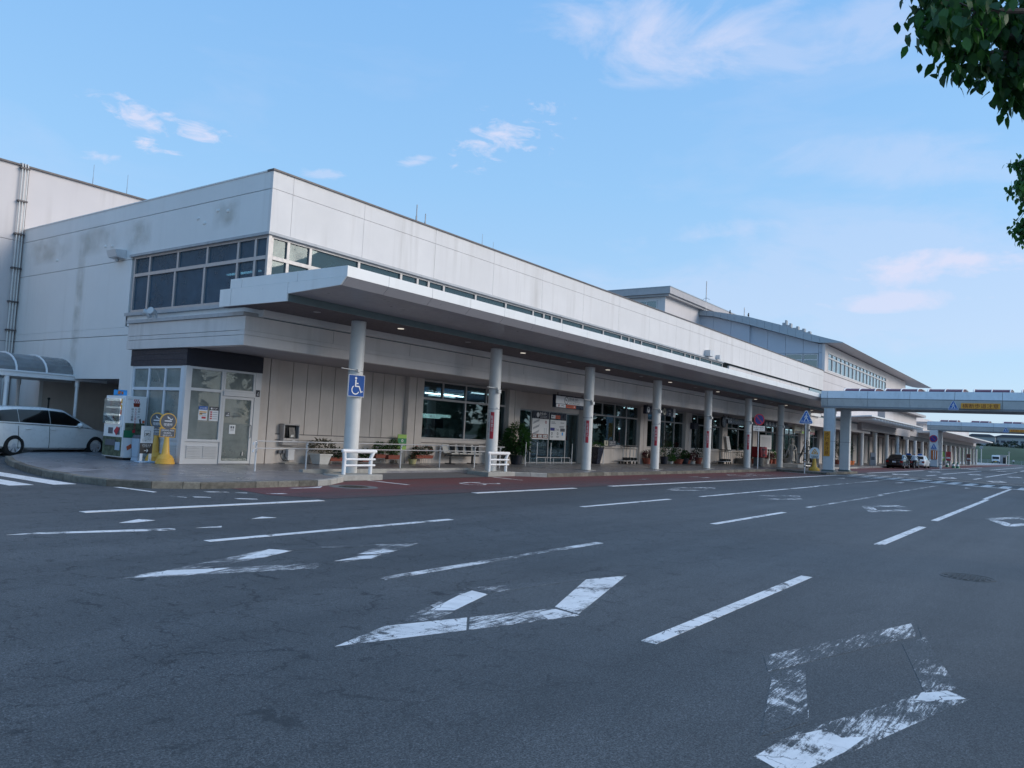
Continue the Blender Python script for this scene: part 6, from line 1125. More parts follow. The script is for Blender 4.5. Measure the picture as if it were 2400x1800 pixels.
o = board('window_notice', 'small cream and black notice standing on the sill of the second window', 'notice', 38.55, 21.2, 1.12, 1.42, .42, 0, 'cream'); m = MB(); m.bar(0, .08, 0, .2, .09, -.004); m.disc(0, .23, -.004, .04, 12); part('figure', m, 'black', o, smooth=0)
o = board('window_notice', 'grey notice with white lettering right of the cream one on the sill', 'notice', 39.25, 21.2, 1.12, 1.42, .85, 0, 'sign_grey'); m = MB(); letter(m, 'スロープ', 0, .20, -.004, .6, .12); letter(m, 'Slope this way', 0, .08, -.004, .6, .06); part('lettering', m, 'paper', o, smooth=0)
# post box
t = thing('post_box', 'dark red post box on a grey stand behind the no parking sign pole', 'post box', (55.7, 18.3, TOP)); m = MB(); m.box(55.1, 56.45, 18.0, 18.7, .77, 1.52); part('box', m, 'post_red', t, bev=.06); m = MB(); m.box(55.35, 56.2, 18.1, 18.6, TOP, .769); part('stand', m, 'concrete_dark', t); m = MB(); m.box(55.3, 56.25, 17.985, 18.0, 1.28, 1.36); m.box(55.5, 56.05, 17.985, 17.999, .88, 1.0); part('slot', m, 'black', t); m = MB(); letter(m, '〒', 55.77, 1.16, 17.99, None, .16); part('post_mark', m, 'paper', t, smooth=0); m = MB(); m.box(56.452, 56.8, 18.1, 18.5, .95, 1.5); part('side_notice', m, 'paper', t)
# ------------------------------------------------------------------ vending machine, bin, yellow sign stands, cycle sign
v = thing('vending_machine', 'white drinks vending machine with hot spring picture on its side and green printed front', 'vending machine', (12.6, 23.5, TOP)); vx0, vx1, vy0, vy1, vz = 12.27, 12.95, 23.0, 24.1, 2.05
# the drinks front looks towards -X, the white printed side towards -Y
m = MB(); m.box(vx0+.06, vx1, vy0, vy1, TOP+.06, vz); part('cabinet', m, 'white', v, bev=.012); m = MB(); m.box(vx0+.1, vx1-.05, vy0+.04, vy1-.04, TOP, TOP+.0595); part('feet', m, 'black', v)
m = MB(); m.box(vx0, vx0+.058, vy0, vy1, TOP+.08, vz-.005); part('door', m, 'white', v, bev=.01)
m = MB(); m.box(vx0-.006, vx0-.001, vy0+.14, vy1-.06, 1.2, vz-.10); part('display_back', m, 'display_lit', v)
cols = ['can_mix', 'bamboo', 'bin_blue', 'can_mix', 'sign_brown', 'map_grey', 'pot_yellow', 'can_mix', 'bronze', 'can_red']
for r_, z in enumerate((1.30, 1.53, 1.74)):
    m = MB(); m.box(vx0-.05, vx0-.007, vy0+.13, vy1-.05, z-.035, z-.005); part('shelf', m, 'white', v)
    for k in range(8): m = MB(); m.cyl(vx0-.03, vy0+.22+k*.105, z-.004, z+.13, .030, 10); m.cyl(vx0-.03, vy0+.22+k*.105, z+.131, z+.155, .014, 8); part('drink_sample', m, cols[(k*3+r_*2) % 10], v)
m = MB(); m.box(vx0-.075, vx0-.070, vy0+.12, vy1-.05, 1.2, vz-.10); part('display_glass', m, 'glass_shop', v)
m = MB(); m.box(vx0-.05, vx0-.001, vy0+.06, vy0+.12, 1.15, vz-.05); part('display_rim', m, 'white', v)
m = MB(); m.box(vx0-.006, vx0-.001, vy0+.05, vy1-.05, .82, 1.14); part('control_panel', m, 'paper', v); m = MB(); m.box(vx0-.02, vx0-.0065, vy0+.55, vy0+.80, .9, 1.08); m.box(vx0-.02, vx0-.0065, vy0+.15, vy0+.35, .88, 1.1); part('coin_plate', m, 'sign_grey', v); m = MB(); m.prism([(vy0+.15, 1.06), (vy0+.3, 1.12), (vy0+.45, .98), (vy0+.30, .86)], 0, 'x', vx0-.03, vx0-.021); part('red_emblem', m, 'red', v)
m = MB(); m.box(vx0-.006, vx0-.001, vy0+.01, vy1-.01, TOP+.1, .81); part('printed_panel', m, 'print_green', v); m = MB(); m.box(vx0-.03, vx0-.0065, vy0+.35, vy1-.2, .55, .72); part('outlet_flap', m, 'sign_grey', v); m = MB(); m.box(vx0-.02, vx0-.0065, vy0+.08, vy0+.34, .42, .66); part('price_card', m, 'bin_blue', v)
for z, mt in ((1.88, 'yellow'), (1.70, 'yellow'), (1.55, 'jet_orange'), (1.38, 'bin_blue'), (1.2, 'paper')): m = MB(); m.box(vx0-.056, vx0-.0505, vy0+.05, vy0+.125, z-.07, z+.07); part('sticker', m, mt, v)
Y = vy0-.002; m = MB(); m.box(12.33, 12.93, vy0-.004, vy0-.001, .80, 1.24); part('photo_print', m, 'print_green', v); m = MB(); m.box(12.30, 12.62, vy0-.007, vy0-.005, .80, 1.02); part('green_print', m, 'cone_green', v)
m = MB()
for x in (12.57, 12.63, 12.69):
    P = [(x+.02*sin(q*1.3), 1.84+q*.024) for q in range(6)]
    for a, b in zip(P, P[1:]): m.bar(*a, *b, .022, Y-.003)
part('steam_mark', m, 'red', v, smooth=0); m = MB(); m.prism([(12.53, 1.84), (12.74, 1.84), (12.72, 1.73), (12.55, 1.73)], 0, 'y', Y-.004, Y); part('tub_mark', m, 'sign_brown', v, smooth=0)
m = MB(); letter(m, '日本一の', 12.72, 1.55, Y-.003, None, .30, True); letter(m, '味力も満載', 12.52, 1.50, Y-.003, None, .38, True); part('lettering', m, 'sign_black', v, smooth=0); m = MB(); letter(m, 'おんせん県おおいた', 12.62, 1.36, Y-.009, None, .66, True); part('red_lettering', m, 'red', v, smooth=0); m = MB(); m.disc(12.60, .99, Y-.009, .045, 16); part('red_seal', m, 'red', v, smooth=0)
m = MB(); m.prism([(12.74, 1.36), (12.79, 1.38), (12.81, 1.24), (12.77, 1.22)], 0, 'y', Y-.004, Y); part('bottle_print', m, 'sign_black', v, smooth=0); m = MB(); m.box(12.85, 12.92, Y-.004, Y, 1.25, 1.33); part('cup_print', m, 'jet_orange', v, smooth=0); m = MB(); m.prism([(12.42, .54), (12.56, .62), (12.58, .50), (12.45, .42)], 0, 'y', Y-.004, Y); part('orange_print', m, 'jet_orange', v, smooth=0)
m = MB(); letter(m, 'onsen', 12.42, 1.95, Y-.003, .15); part('small_lettering', m, 'map_grey', v, smooth=0)
t = board('vending_topper', 'blue picture panel standing on top of the vending machine', 'picture panel', 12.32, 23.4, 2.05, 2.22, .36, radians(-30), 'sky_print'); m = MB(); m.bar(-.04, .04, -.02, .14, .07, -.004); m.bar(.06, .04, .05, .12, .05, -.004); part('figures', m, 'orange', t, smooth=0)
t = thing('recycling_bin', 'pale blue recycling bin against the white side of the vending machine', 'bin', (12.70, 22.62, TOP)); m = MB(); m.frus(12.66, 22.66, TOP+.1, .80, .155, .17, .17, .19); part('body', m, 'bin_blue', t, bev=.02); m = MB(); m.frus(12.66, 22.66, .801, .90, .18, .2, .15, .17); part('lid', m, 'sign_grey', t, bev=.02); m = MB(); m.frus(12.66, 22.66, TOP, TOP+.099, .17, .18, .155, .17); part('base', m, 'bin_blue', t)
t = thing('bin_liner', 'small grey box between the bin and the yellow stands', 'box', (12.95, 22.75, TOP)); m = MB(); m.box(12.84, 13.0, 22.7, 22.95, TOP, .36); part('body', m, 'map_grey', t)
cy = thing('cycle_sign', 'white and black cycle hub sign with bicycle picture and arrow on white feet', 'sign', (12.39, 21.85, TOP), radians(-4), world=False); m = MB(); m.box(-.178, .178, 0, .02, .555, 1.05); part('white_panel', m, 'white', cy); m = MB(); m.box(-.178, .178, 0, .02, .255, .553); part('black_panel', m, 'sign_black', cy)
m = MB(); m.ring(-.045, .80, -.003, .030, .040, 18, .002); m.ring(.045, .80, -.003, .030, .040, 18, .002)
for a in ((-.045, .80, -.01, .84), (-.01, .84, .035, .84), (.045, .80, .03, .85), (-.045, .80, .005, .80), (.005, .80, -.012, .845), (.005, .80, .035, .84)): m.bar(*a, .008, -.003, .002)
for a in ((-.085, .73, .085, .73), (.085, .73, .085, .91), (.085, .91, -.085, .91), (-.085, .91, -.085, .73)): m.bar(*a, .007, -.003, .002)
letter(m, 'ここから先は自転車を', 0, .675, -.003, .26, .03); letter(m, '押して通行してください', 0, .63, -.003, .26, .03); letter(m, 'Please walk your bicycle', 0, .59, -.003, .24, .02); part('print', m, 'sign_black', cy, smooth=0)
m = MB(); letter(m, 'CYCLE HUB', 0, .50, -.003, .26, .05); letter(m, 'OITA AIRPORT', 0, .45, -.003, .22, .025); m.bar(-.06, .34, .05, .34, .018, -.003); m.bar(.055, .34, .01, .385, .018, -.003); m.bar(.055, .34, .01, .295, .018, -.003); part('white_print', m, 'white', cy, smooth=0)
for x in (-.13, .13): m = MB(); m.box(x-.035, x+.035, -.01, .03, .02, .254); p = part('leg', m, 'white', cy); m = MB(); m.frus(x, 0, 0, .04, .13, .17, .11, .14); part('foot', m, 'bin_blue', p, bev=.015)
def stand(label, x, y, rz, first=None):
    o = thing('smoking_sign_stand', label, 'sign stand', (x, y, TOP), rz, 'yellow smoking area sign stands', world=False)
    m = MB(); m.lathe([(.265, 0), (.265, .05), (.25, .055), (.25, .10), (.235, .105), (.235, .15), (.22, .16), (.19, .22), (.12, .27), (.105, .32), (.062, .74), (.05, .76)], 0, 0, 26); part('base', m, 'yellow', o)
    m = MB(); m.box(-.225, .225, -.02, .02, .755, 1.03); m.prism([(.245*cos(2*pi*k/32), 1.21+.245*sin(2*pi*k/32)) for k in range(32)], 0, 'y', -.021, .021); m.prism([(-.05, .74), (.05, .74), (.09, .76), (-.09, .76)], 0, 'y', -.019, .019); part('head', m, 'yellow', o, bev=.008)
    m = MB(); m.disc(0, 1.21, -.022, .215, 32); m.box(-.205, .205, -.025, -.0205, .775, 1.0); part('grey_face', m, 'sign_grey', o, smooth=0)
    m = MB(); Y = -.028; m.bar(-.11, 1.225, .09, 1.225, .03, Y); P = [(-.03, 1.35), (.03, 1.30), (.05, 1.27), (.10, 1.27), (.11, 1.30)]
    for a, b in zip(P, P[1:]): m.bar(*a, *b, .022, Y)
    P = [(-.03, 1.36), (-.02, 1.32), (.0, 1.29)]; [m.bar(*a, *b, .022, Y) for a, b in zip(P, P[1:])]
    letter(m, '喫煙所', 0, 1.12, Y, .25, .085); letter(m, 'SMOKING AREA', 0, .955, Y, .36, .05); letter(m, '吸烟处', 0, .88, Y, .22, .05); letter(m, '흡연구역', 0, .81, Y, .26, .05); part('lettering', m, 'white', o, smooth=0); return o
stand('yellow smoking area sign stand facing the road, nearer of two', 12.66, 21.28, radians(-8))
stand('yellow smoking area sign stand turned sideways behind the nearer one', 12.93, 22.3, radians(-68))
# small caution stand by the pier
t = thing('caution_stand', 'small yellow cone stand with round white warning sign on the kerb corner', 'sign stand', (53.6, 14.0, TOP), radians(-60), world=False); m = MB(); m.lathe([(.34, 0), (.34, .12), (.26, .2), (.16, .26), (.09, .8)], 0, 0, 22); part('base', m, 'yellow', t); m = MB(); m.disc(0, 1.2, 0, .33, 30, .03); m.box(-.30, .30, -.03, 0, .80, 1.0); part('plate', m, 'paper', t); m = MB()
for a in ((-.20, 1.10, .20, 1.10), (.20, 1.10, 0, 1.42), (0, 1.42, -.20, 1.10), (-.07, 1.17, .08, 1.17), (-.05, 1.27, .07, 1.2)): m.bar(*a, .05, -.034)
part('warning_triangle', m, 'sign_amber', t, smooth=0); m = MB(); letter(m, '段差注意', 0, .93, -.034, .46, .09); m.bar(-.2, .85, .2, .85, .03, -.034); part('lettering', m, 'sign_grey', t, smooth=0)
# ------------------------------------------------------------------ people and statues
def skin_body(joints, edges, sub=2):
    me = bpy.data.meshes.new('body'); me.from_pydata([j[0] for j in joints], edges, []); o = bpy.data.objects.new('body', me); COL.objects.link(o)
    sk = o.modifiers.new('skin', 'SKIN'); lay = me.skin_vertices[0].data if me.skin_vertices else None
    if lay is None:
        bm = bmesh.new(); bm.from_mesh(me); bm.verts.layers.skin.verify(); bm.to_mesh(me); bm.free(); lay = me.skin_vertices[0].data
    for i, j in enumerate(joints): r = j[1]; lay[i].radius = r if isinstance(r, tuple) else (r, r); lay[i].use_root = (i == 0)
    sb = o.modifiers.new('sub', 'SUBSURF'); sb.levels = sub; sb.render_levels = sub
    bpy.context.view_layer.update(); nm = bpy.data.meshes.new_from_object(o.evaluated_get(bpy.context.evaluated_depsgraph_get())); bpy.data.objects.remove(o); return nm
def figure(h=1.7, arms=((.30, .02, .98, .22, -.12, .86), (-.30, .02, .98, -.26, .06, .78)), stride=.10, sit=False, lean=0.0):
    """joints in metres for a 1.7 m person facing -Y"""
    k = h/1.7; J = [((0, .02, .93), (.14, .10)), ((0, lean*.3, 1.12), (.125, .09)), ((0, lean*.7, 1.32), (.15, .10)), ((0, lean, 1.43), (.075, .065)), ((0, lean-.01, 1.50), (.05, .05)), ((0, lean-.025, 1.575), (.082, .095)), ((0, lean-.02, 1.655), (.068, .08))]; E = [(0, 1), (1, 2), (2, 3), (3, 4), (4, 5), (5, 6)]
    for sg, (ex, ey, ez, hx, hy, hz) in zip((1, -1), arms):
        b = len(J); J += [((sg*.185, lean, 1.385), .06), ((ex, ey, ez+.08), .045), ((hx, hy, hz), .032), ((hx, hy-.04, hz-.09), (.028, .042))]; E += [(2, b), (b, b+1), (b+1, b+2), (b+2, b+3)]
    for sg in (1, -1):
        b = len(J); dy = sg*stride
        if sit: J += [((sg*.10, -.02, .88), .095), ((sg*.11, -.40, .86), .07), ((sg*.11, -.42, .50), .05), ((sg*.11, -.54, .46), (.04, .035))]
        else: J += [((sg*.10, .01, .84), .095), ((sg*.105, -dy*.6, .48), .065), ((sg*.11, -dy*.2, .10), .042), ((sg*.12, -dy*.2-.13, .035), (.042, .03))]
        E += [(0, b), (b, b+1), (b+1, b+2), (b+2, b+3)]
    return [((x*k, y*k, z*k), tuple(q*k for q in r) if isinstance(r, tuple) else r*k) for (x, y, z), r in J], E
def person(label, loc, rz, h=1.7, upper='shirt', lower='trousers', hair='hair', group=None, **kw):
    me = skin_body(*figure(h, **kw)); k = h/1.7; me.name = 'person'
    for q in (lower, upper, 'skin', 'black'): me.materials.append(MATS[q])
    for p in me.polygons:
        z = p.center.z/k; r_ = abs(p.center.x)/k
        p.material_index = 2 if (z > 1.47 or (z < .93 and r_ > .20 and z > .55)) else 1 if z > .94 or (r_ > .22 and z > .6) else 3 if z < .07 else 0
        p.use_smooth = True
    o = bpy.data.objects.new('person', me); COL.objects.link(o); o.location = loc; o.rotation_euler = (0, 0, rz); o['label'] = label; o['category'] = 'person'
    if group: o['group'] = group
    ORG[o.name] = None; le = kw.get('lean', 0); m = MB(); m.ball((0, (le+.005)*k, 1.625*k), .085*k, .10*k, .095*k, 12); part('hair', m, hair, o)
    m = MB(); m.tube([(0, (le-.10)*k, 1.585*k), (0, (le-.128)*k, 1.555*k)], [.006, .015], 6); part('nose', m, 'skin', o); m = MB(); m.ball((.032*k, (le-.105)*k, 1.59*k), .009); m.ball((-.032*k, (le-.105)*k, 1.59*k), .009); part('eyes', m, 'black', o)
    return o
person('person with grey hair in a white shirt and dark trousers standing by the second taxi', (94.2, 14.25, .004), radians(-75), 1.70, 'shirt', 'trousers', 'hair_grey')
person('tiny person in dark trousers standing far off by the gate', (333, 18.6, 0), radians(-80), 1.75, 'shirt', 'trousers')
person('person in a pale shirt at the left of the three inside the first window', (29.85, 27.0, TOP-.01), radians(75), 1.60, 'shirt', 'navy_cloth', 'hair', 'people seen through the first window')
person('person in dark clothes, middle and tallest of the three inside the first window', (30.52, 27.1, TOP-.01), radians(-100), 1.69, 'navy_cloth', 'trousers', 'hair', 'people seen through the first window', lean=-.03)
person('person in grey seen from behind, rightmost of the three inside the first window', (31.03, 27.2, TOP-.01), radians(150), 1.60, 'map_grey', 'trousers', 'hair', 'people seen through the first window')
def statue(label, loc, rz, mat, pl):
    o = thing('statue', label, 'statue', loc, rz, 'standing statues on plinths', world=False)
    J, E = figure(1.62, ((.27, -.10, 1.0, .08, -.22, 1.02), (-.30, -.02, 1.0, -.24, -.12, .84)), .16); me = skin_body(J, E); 
    for v_ in me.vertices: v_.co.z += .30
    me.materials.append(MATS[mat]); me.polygons.foreach_set('use_smooth', [True]*len(me.polygons)); part('figure', None, mat, o, me=me)
    m = MB(); n = 26; P = []
    for z, r in ((1.24, .17), (1.0, .19), (.82, .20), (.62, .22), (.46, .26)): P.append([(r*(1+.10*sin(7*a+z*9))*cos(a), r*.75*(1+.10*cos(6*a+z*7))*sin(a), z) for a in [2*pi*i/n for i in range(n)]])
    for q in P: m.v += q
    for i in range(len(P)-1):
        for k in range(n): m.f.append((i*n+k, i*n+(k+1) % n, (i+1)*n+(k+1) % n, (i+1)*n+k)[::-1]); m.mi.append(0)
    part('robe', m, mat, o); m = MB(); m.tube([(.30, .02, 1.45), (.34, .06, 1.0), (.42, .10, .55)], [.05, .07, .03], 7); m.tube([(-.25, -.02, 1.40), (-.36, .05, 1.0), (-.50, .12, .60)], [.05, .07, .03], 7); part('scarf', m, mat, o)
    m = MB(); m.v = []; m.tube([(.20*cos(a), .10, 1.86+.23*sin(a)) for a in [2*pi*i/20 for i in range(21)]], .025, 6); part('halo', m, mat, o); m = MB(); m.ball((0, -.01, 1.90), .10, .10, .10); m.ball((0, 0, 2.02), .05, .05, .07); part('topknot', m, mat, o)
    m = MB(); m.box(-.9, .9, -.42, .42, 0, .30); part('plinth', m, pl, o, bev=.03); m = MB(); m.box(.3, .7, -.44, -.421, .04, .26); part('plate', m, 'pot_white', o); return o
statue('pale stone statue with halo on a low plinth left of the crossing sign', (57.9, 16.7, TOP), radians(-55), 'stone', 'stone'); statue('darker statue on a plinth half hidden behind the crossing sign pole', (62.4, 16.9, TOP), radians(-55), 'bronze', 'concrete_dark')
o = board('statue_notice', 'white notice board with rows of text left of the pale statue', 'notice board', 64.8, 20.8, 1.35, 2.5, 1.3, radians(-25), 'paper'); m = MB()
for k in range(9): m.bar(-.5, .2+k*.09, .5, .2+k*.09, .03, -.004)
part('print', m, 'map_grey', o, smooth=0); m = MB(); m.box(-.5, -.45, .03, .06, -1.2, 0); m.box(.45, .5, .03, .06, -1.2, 0); part('leg', m, 'grey_metal', o)
# ------------------------------------------------------------------ far kerb: kiosks, boards, cones, truck, gate
for x, y, z1, w, mt, lab in ((150, 22.9, 2.9, .62, 'navy_gloss', 'tall dark timetable board behind the taxis, left'), (150, 21.9, 2.65, .55, 'dark_metal', 'dark board beside the timetable behind the taxis'), (131, 16.2, 2.2, .7, 'lime', 'yellow-green notice board at the bus bay'), (140, 16.4, 2.3, .7, 'can_red', 'pink-red board at the farther bus bay'), (137, 16.8, 2.3, .6, 'dark_metal', 'dark ticket machine at the farther bus bay'), (172, 16.8, 2.2, .7, 'bamboo', 'brown board at the last bus bay')):
    o = board('bus_board', lab, 'board', x, y, .9 if z1 < 2.6 else 1.3, z1, w, radians(-70), mat=mt); m = MB(); m.box(-.3*w, .3*w, .0, .05, -.8, 0); part('stand', m, 'pot_grey', o); m = MB(); m.box(-.4*w, .4*w, -.004, 0, .3, .55); part('print', m, 'paper', o)
t = thing('info_stand', 'pale grey information stand near the far round columns', 'information stand', (91.5, 17.9, TOP), radians(-60), world=False); m = MB(); m.prism([(-.32, 0), (.32, 0), (.28, 1.35), (-.2, 1.4)], 0, 'y', -.15, .15); part('body', m, 'map_grey', t); m = MB(); m.box(-.18, .18, -.156, -.151, .6, .95); part('panel', m, 'sign_grey', t)
for x, y, lab in ((121.5, 13.6, 'green traffic cone on the red bay edge, left of the pair'), (120.5, 13.0, 'green traffic cone on the red bay edge, right of the pair'), (129.4, 15.3, 'green traffic cone farther back by the bus board')):
    t = thing('traffic_cone', lab, 'traffic cone', (x, y, 0), group='green traffic cones'); m = MB(); m.lathe([(.26, .05), (.24, .08), (.06, .85), (.001, .86)], x, y, 16); part('cone', m, 'cone_green', t); m = MB(); m.box(x-.33, x+.33, y-.33, y+.33, 0, .05); part('base', m, 'cone_green', t); m = MB(); m.lathe([(.19, .32), (.135, .55)], x, y, 16); m.v = [(a+(a-x)*.04, b+(b-y)*.04, c) for a, b, c in m.v]; part('stripe', m, 'white', t)
t = thing('white_bollard', 'short white post at the foot of the far footbridge pier', 'bollard', (107.3, 13.4, 0)); m = MB(); m.cyl(107.3, 13.4, 0, .8, .14, 14); part('post', m, 'white_metal', t); m = MB(); m.lathe([(.16, .5), (.16, .62)], 107.3, 13.4, 14); part('band', m, 'grey_metal', t)
t = thing('truck', 'small white truck parked at the far gate', 'truck', (322, 23.2, 0), radians(184), world=False); m = MB(); m.box(-4.4, .3, -1.2, 1.2, .9, 2.9); part('cargo_box', m, 'white', t, bev=.08); m = MB(); m.prism([(.35, .6), (2.3, .6), (2.3, 1.5), (1.8, 2.5), (.35, 2.5)], 0, 'y', -1.1, 1.1); part('cab', m, 'white', t, bev=.08); m = MB(); m.prism([(2.27, 1.55), (2.33, 1.55), (1.86, 2.42), (1.80, 2.42)], 0, 'y', -1, 1); part('windscreen', m, 'black', t)
for x in (-3.2, 1.5):
    for y in (-1.05, 1.05): m = MB(); m.lathe([(.15, -.12), (.42, -.1), (.42, .1), (.15, .12)], 0, 0, 16, 'y'); m.v = [(x+a, y+b, .42+c) for a, b, c in m.v]; part('wheel', m, 'rubber', t)
m = MB(); m.box(-4.3, 2.3, -.9, .9, .5, .89); part('chassis', m, 'black', t); m = MB(); m.box(2.31, 2.36, -.3, .3, .62, .95); part('yellow_plate', m, 'yellow', t)
t = thing('gate_booth', 'grey gate booth with dark door right of the far truck', 'booth', (330, 21.8, 0)); m = MB(); m.box(328, 331, 20.5, 23, 0, 2.9); part('wall', m, 'map_grey', t); m = MB(); m.box(327.6, 331.4, 20.1, 23.4, 2.901, 3.1); part('roof', m, 'far_wall', t); m = MB(); m.box(327.94, 327.999, 20.6, 21.5, .1, 2.3); part('door', m, 'black', t)
for x, y, h, lab in ((250, 15.0, 3.7, 'slim pale lamp post at the far end of the road, right'), (250, 21.4, 4.8, 'slim post with a round mirror at the far end, left'), (300, 12, 3, 'short post beyond the far gate')):
    t = thing('far_post', lab, 'post', (x, y, 0), group='posts at the far end of the road'); m = MB(); m.cyl(x, y, 0, h, .09, 8); part('pole', m, 'pot_white', t); m = MB(); m.lathe([(.001, 0), (.45, .02), (.45, .1), (.001, .14)], 0, 0, 18, 'y') if h > 4 else m.box(-.25, .25, -.15, .15, -.1, .12); m.v = [(x+b-.2, y+a, h-.3+c) for a, b, c in m.v]; part('head', m, 'grey_metal', t)
fn = thing('far_fence', 'low pale rail fence across the far end of the road', 'fence', (338, 10, 0))
for i in range(22): m = MB(); m.box(338, 338.1, -20+2.6*i, -19.9+2.6*i, 0, 1.3); part('post', m, 'map_grey', fn)
for z in (.45, .85, 1.25): m = MB(); m.box(338.02, 338.08, -20, 36, z-.04, z+.04); part('rail', m, 'map_grey', fn)
hl = MB(); NY = 40; prof = [(342, 0), (352, 2.6), (366, 5.2), (384, 6.6), (470, 8.0), (700, 14), (900, 16)]
for i in range(NY+1):
    y = -260+13*i
    for x, z in prof: hl.v.append((x, y, z+.35*sin(i*1.7+x)*(z > 0)-(.2 if z == 0 else 0)))
for i in range(NY):
    for j in range(len(prof)-1): q = (i*7+j, i*7+j+1, (i+1)*7+j+1, (i+1)*7+j); hl.f.append(q); hl.mi.append(0)
struct('hillside', hl, 'grass', 60)
hg = MB(); rr = random.Random(5)
for i in range(5200):
    y = rr.uniform(-60, 60); x = rr.uniform(384, 400); z = 5.6+rr.random()**.7*(2.3+.7*sin(y*.35)+.6*sin(y*.9)+.4*sin(y*2.1)); sh = leaf_simple(rr.uniform(.7, 1.3), rr.uniform(.5, .9)); put_leaf(hg, (x, y, z), rr.uniform(0, 6.3), rr.uniform(-.5, 1.2), rr.uniform(-.5, .5), sh)
solo('tree_belt', hg, 'hedge', 'dark belt of trees along the top of the green bank at the far right', 'trees', smooth=0, kind='stuff')
def house(label, x, y, w, d, z, h, n, fl):
    t = thing('hill_building', label, 'building', (x, y, z)); m = MB(); m.box(x, x+d, y-w/2, y+w/2, z-3, z+h); part('wall', m, 'far_wall', t); m = MB(); m.prism([(y-w/2-.4, z+h+.01), (y+w/2+.4, z+h+.01), (y+w*.3, z+h+1.1), (y-w*.3, z+h+1.1)], 0, 'x', x-.5, x+d+.5); part('roof', m, 'far_roof', t)
    for f in range(fl):
        for k in range(n): yy = y-w/2+w*(k+.5)/n; zz = z+.7+f*2.3; m = MB(); m.box(x-.06, x-.002, yy-w/n*.34, yy+w/n*.34, zz, zz+1.0); part('window', m, 'far_roof', t)
house('long low grey building on the hill above the green bank', 410, 22, 17, 12, 8.2, 3.2, 7, 1); house('pale block on the hill farther right of the grey building', 420, 6, 12, 10, 8.6, 3.6, 5, 1); house('dark-roofed house on the hill at the left of the row', 405, 35, 11, 10, 7.6, 3.6, 4, 1); house('wide pale deck building on the hill at the right edge', 430, -12, 22, 14, 8.2, 5, 8, 2)
# ------------------------------------------------------------------ trees
def branchy(m, a, b, r0, r1, n=6, wob=.12, rnd=random):
    a, b = Vector(a), Vector(b); P = []
    for i in range(n+1):
        q = a.lerp(b, i/n); f = sin(pi*i/n)*wob*(b-a).length; P.append(q+Vector((rnd.uniform(-1, 1), rnd.uniform(-1, 1), rnd.uniform(0, 1)))*f*.5)
    m.tube(P, [r0+(r1-r0)*i/n for i in range(n+1)], 7); return P
def big_tree(label, base, trunk_top, clusters, Lf, wf, per, seed, shown):
    rnd = random.Random(seed); t = thing('broadleaf_tree', label, 'tree', base); m = MB(); base = Vector(base); tt = Vector(trunk_top)
    branchy(m, base, tt, .20, .13, 6, .04, rnd); tw = MB(); L = []
    for c, r, k in clusters:
        c = Vector(c); mid = tt.lerp(c, .55)+Vector((0, 0, .25)); branchy(m, tt, mid, .055, .03, 5, .1, rnd); branchy(m, mid, c, .03, .010, 5, .12, rnd)
        for s in range(max(4, int(r*26))):
            d = Vector((rnd.gauss(0, 1), rnd.gauss(0, 1), rnd.gauss(0, .8))).normalized()*r*rnd.uniform(.55, 1); e = c+d; tw.tube([c, c+d*.5+Vector((0, 0, .05*r)), e], [.006, .004, .002], 4)
            for q in range(int(per*k)):
                p = c+d*rnd.uniform(.25, 1.0)+Vector((rnd.gauss(0, .045), rnd.gauss(0, .045), rnd.gauss(0, .05)))
                L.append((p, rnd.uniform(0, 2*pi), -rnd.uniform(.5, 1.45), rnd.uniform(-.7, .7), rnd.uniform(.75, 1.15)))
    part('trunk', m, 'bark', t); part('twigs', tw, 'bark', t)
    camp = Vector((0, 0, CAMH)); inv = cam.matrix_world.inverted()
    def vis(p):
        q = inv @ p; return q.z < 0 and abs(q.x/-q.z) < 1200/FPX*1.02 and abs(q.y/-q.z) < 900/FPX*1.03
    V_ = sorted([l for l in L if vis(l[0])], key=lambda l: (l[0]-camp).length)[:shown]; ids = set(id(l) for l in V_); sh = leaf_shape(Lf, wf, .2)
    lm = MB(); lm.add(*sh); lme = lm.mesh('leaf', 'leaf', 180)
    for p, az, pi_, ro, sc in V_:
        o = bpy.data.objects.new('leaf', lme); COL.objects.link(o); o.parent = t; o.matrix_local = Matrix.Translation(p-base) @ Matrix.Rotation(az, 4, 'Z') @ Matrix.Rotation(pi_, 4, 'X') @ Matrix.Rotation(ro, 4, 'Y') @ Matrix.Scale(sc, 4)
    R = MB()
    for l in L:
        if id(l) in ids: continue
        p, az, pi_, ro, sc = l; put_leaf(R, p, az, pi_, ro, ([tuple(x*sc for x in v) for v in sh[0]], sh[1]))
    part('foliage', R, 'leaf', t, kind='stuff', smooth=180); return t
def at(px, py, d): return Vector((0, 0, CAMH))+ray(px, py)*d
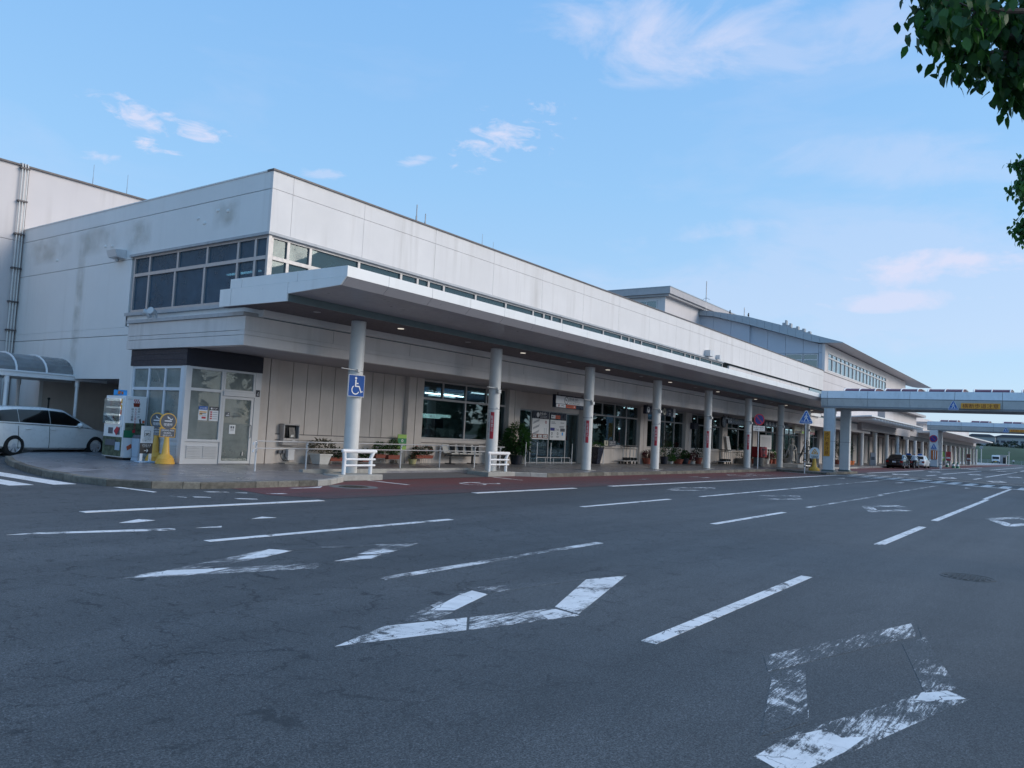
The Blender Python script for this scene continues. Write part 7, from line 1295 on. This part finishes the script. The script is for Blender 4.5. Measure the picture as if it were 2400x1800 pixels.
cl = [(at(2222, 12, 5.2), .22, 1), (at(2250, 60, 5.3), .30, 1.1), (at(2330, 60, 5.5), .34, 1.1), (at(2200, 68, 5.1), .11, .9), (at(2265, 125, 5.2), .14, .9), (at(2315, 135, 5.3), .13, .8), (at(2390, 110, 5.6), .30, 1.0), (at(2372, 165, 5.4), .11, .7), (at(2402, 188, 5.3), .12, .8), (at(2200, -60, 5.3), .32, 1), (at(2330, -80, 5.6), .4, 1), (at(2480, 60, 5.6), .45, 1), (at(2500, 220, 5.7), .35, 1), (at(2560, -60, 5.8), .5, 1), (at(2290, 25, 4.9), .2, 1), (at(2398, 226, 5.4), .06, .7)]
cl += [((6.6, -1.2, 4.6), .8, 1), ((5.6, -1.9, 4.9), .8, 1), ((7.6, -1.0, 5.6), .9, 1), ((6.4, -.6, 5.6), .8, 1), ((7.8, -2.4, 4.8), .8, 1), ((5.2, -.9, 5.5), .7, 1), ((6.8, -2.3, 6.0), .8, 1)]
HILLTREES = 1
big_tree('broadleaf tree whose drooping branch fills the top right corner of the picture', (6.9, -1.9, 0), (6.8, -1.7, 3.3), cl, .078, .046, 21, 11, 300)
c2 = [(at(2415, 395, 12.5), .34, 1), (at(2395, 440, 12.3), .26, 1), (at(2420, 480, 12.6), .36, 1), (at(2405, 520, 12.4), .22, 1), (at(2430, 350, 12.5), .28, 1), (at(2418, 555, 12.4), .2, .8), (at(2480, 420, 13), .6, 1), (at(2480, 540, 13), .5, 1), (at(2500, 320, 13), .5, 1)]
c2 += [((14.5, -.9, 4.2), .9, .8), ((15.5, -1.6, 5), 1.0, .8), ((13.4, -1.4, 5), .9, .8), ((14.5, -2.2, 5.6), .9, .8)]
big_tree('second broadleaf tree just entering the frame at the right edge', (14.3, -1.7, 0), (14.2, -1.5, 3.0), c2, .085, .05, 22, 23, 300)
tb = MB(); rr = random.Random(9)                        # belt of trees across the road, seen mirrored in the windows
for i in range(19):
    bx_, by_ = 34+8*i+rr.uniform(-2, 2), -16+rr.uniform(-3, 3); H_ = rr.uniform(7, 10); tb.tube([(bx_, by_, 0), (bx_, by_, H_*.5)], [.18, .1], 6)
    for k in range(420):
        a = rr.uniform(0, 6.3); u = rr.uniform(-1, 1); s_ = math.sqrt(1-u*u); q = rr.uniform(.5, 1); put_leaf(tb, (bx_+4.2*q*s_*cos(a), by_+3.0*q*s_*sin(a), H_*.5+H_*.5*q*u), rr.uniform(0, 6.3), rr.uniform(-1, 1), 0, leaf_simple(1.3, 1.0))
solo('tree_row', tb, 'leaf_dark', 'dark row of trees mirrored in the terminal windows', 'trees', smooth=0, kind='stuff')
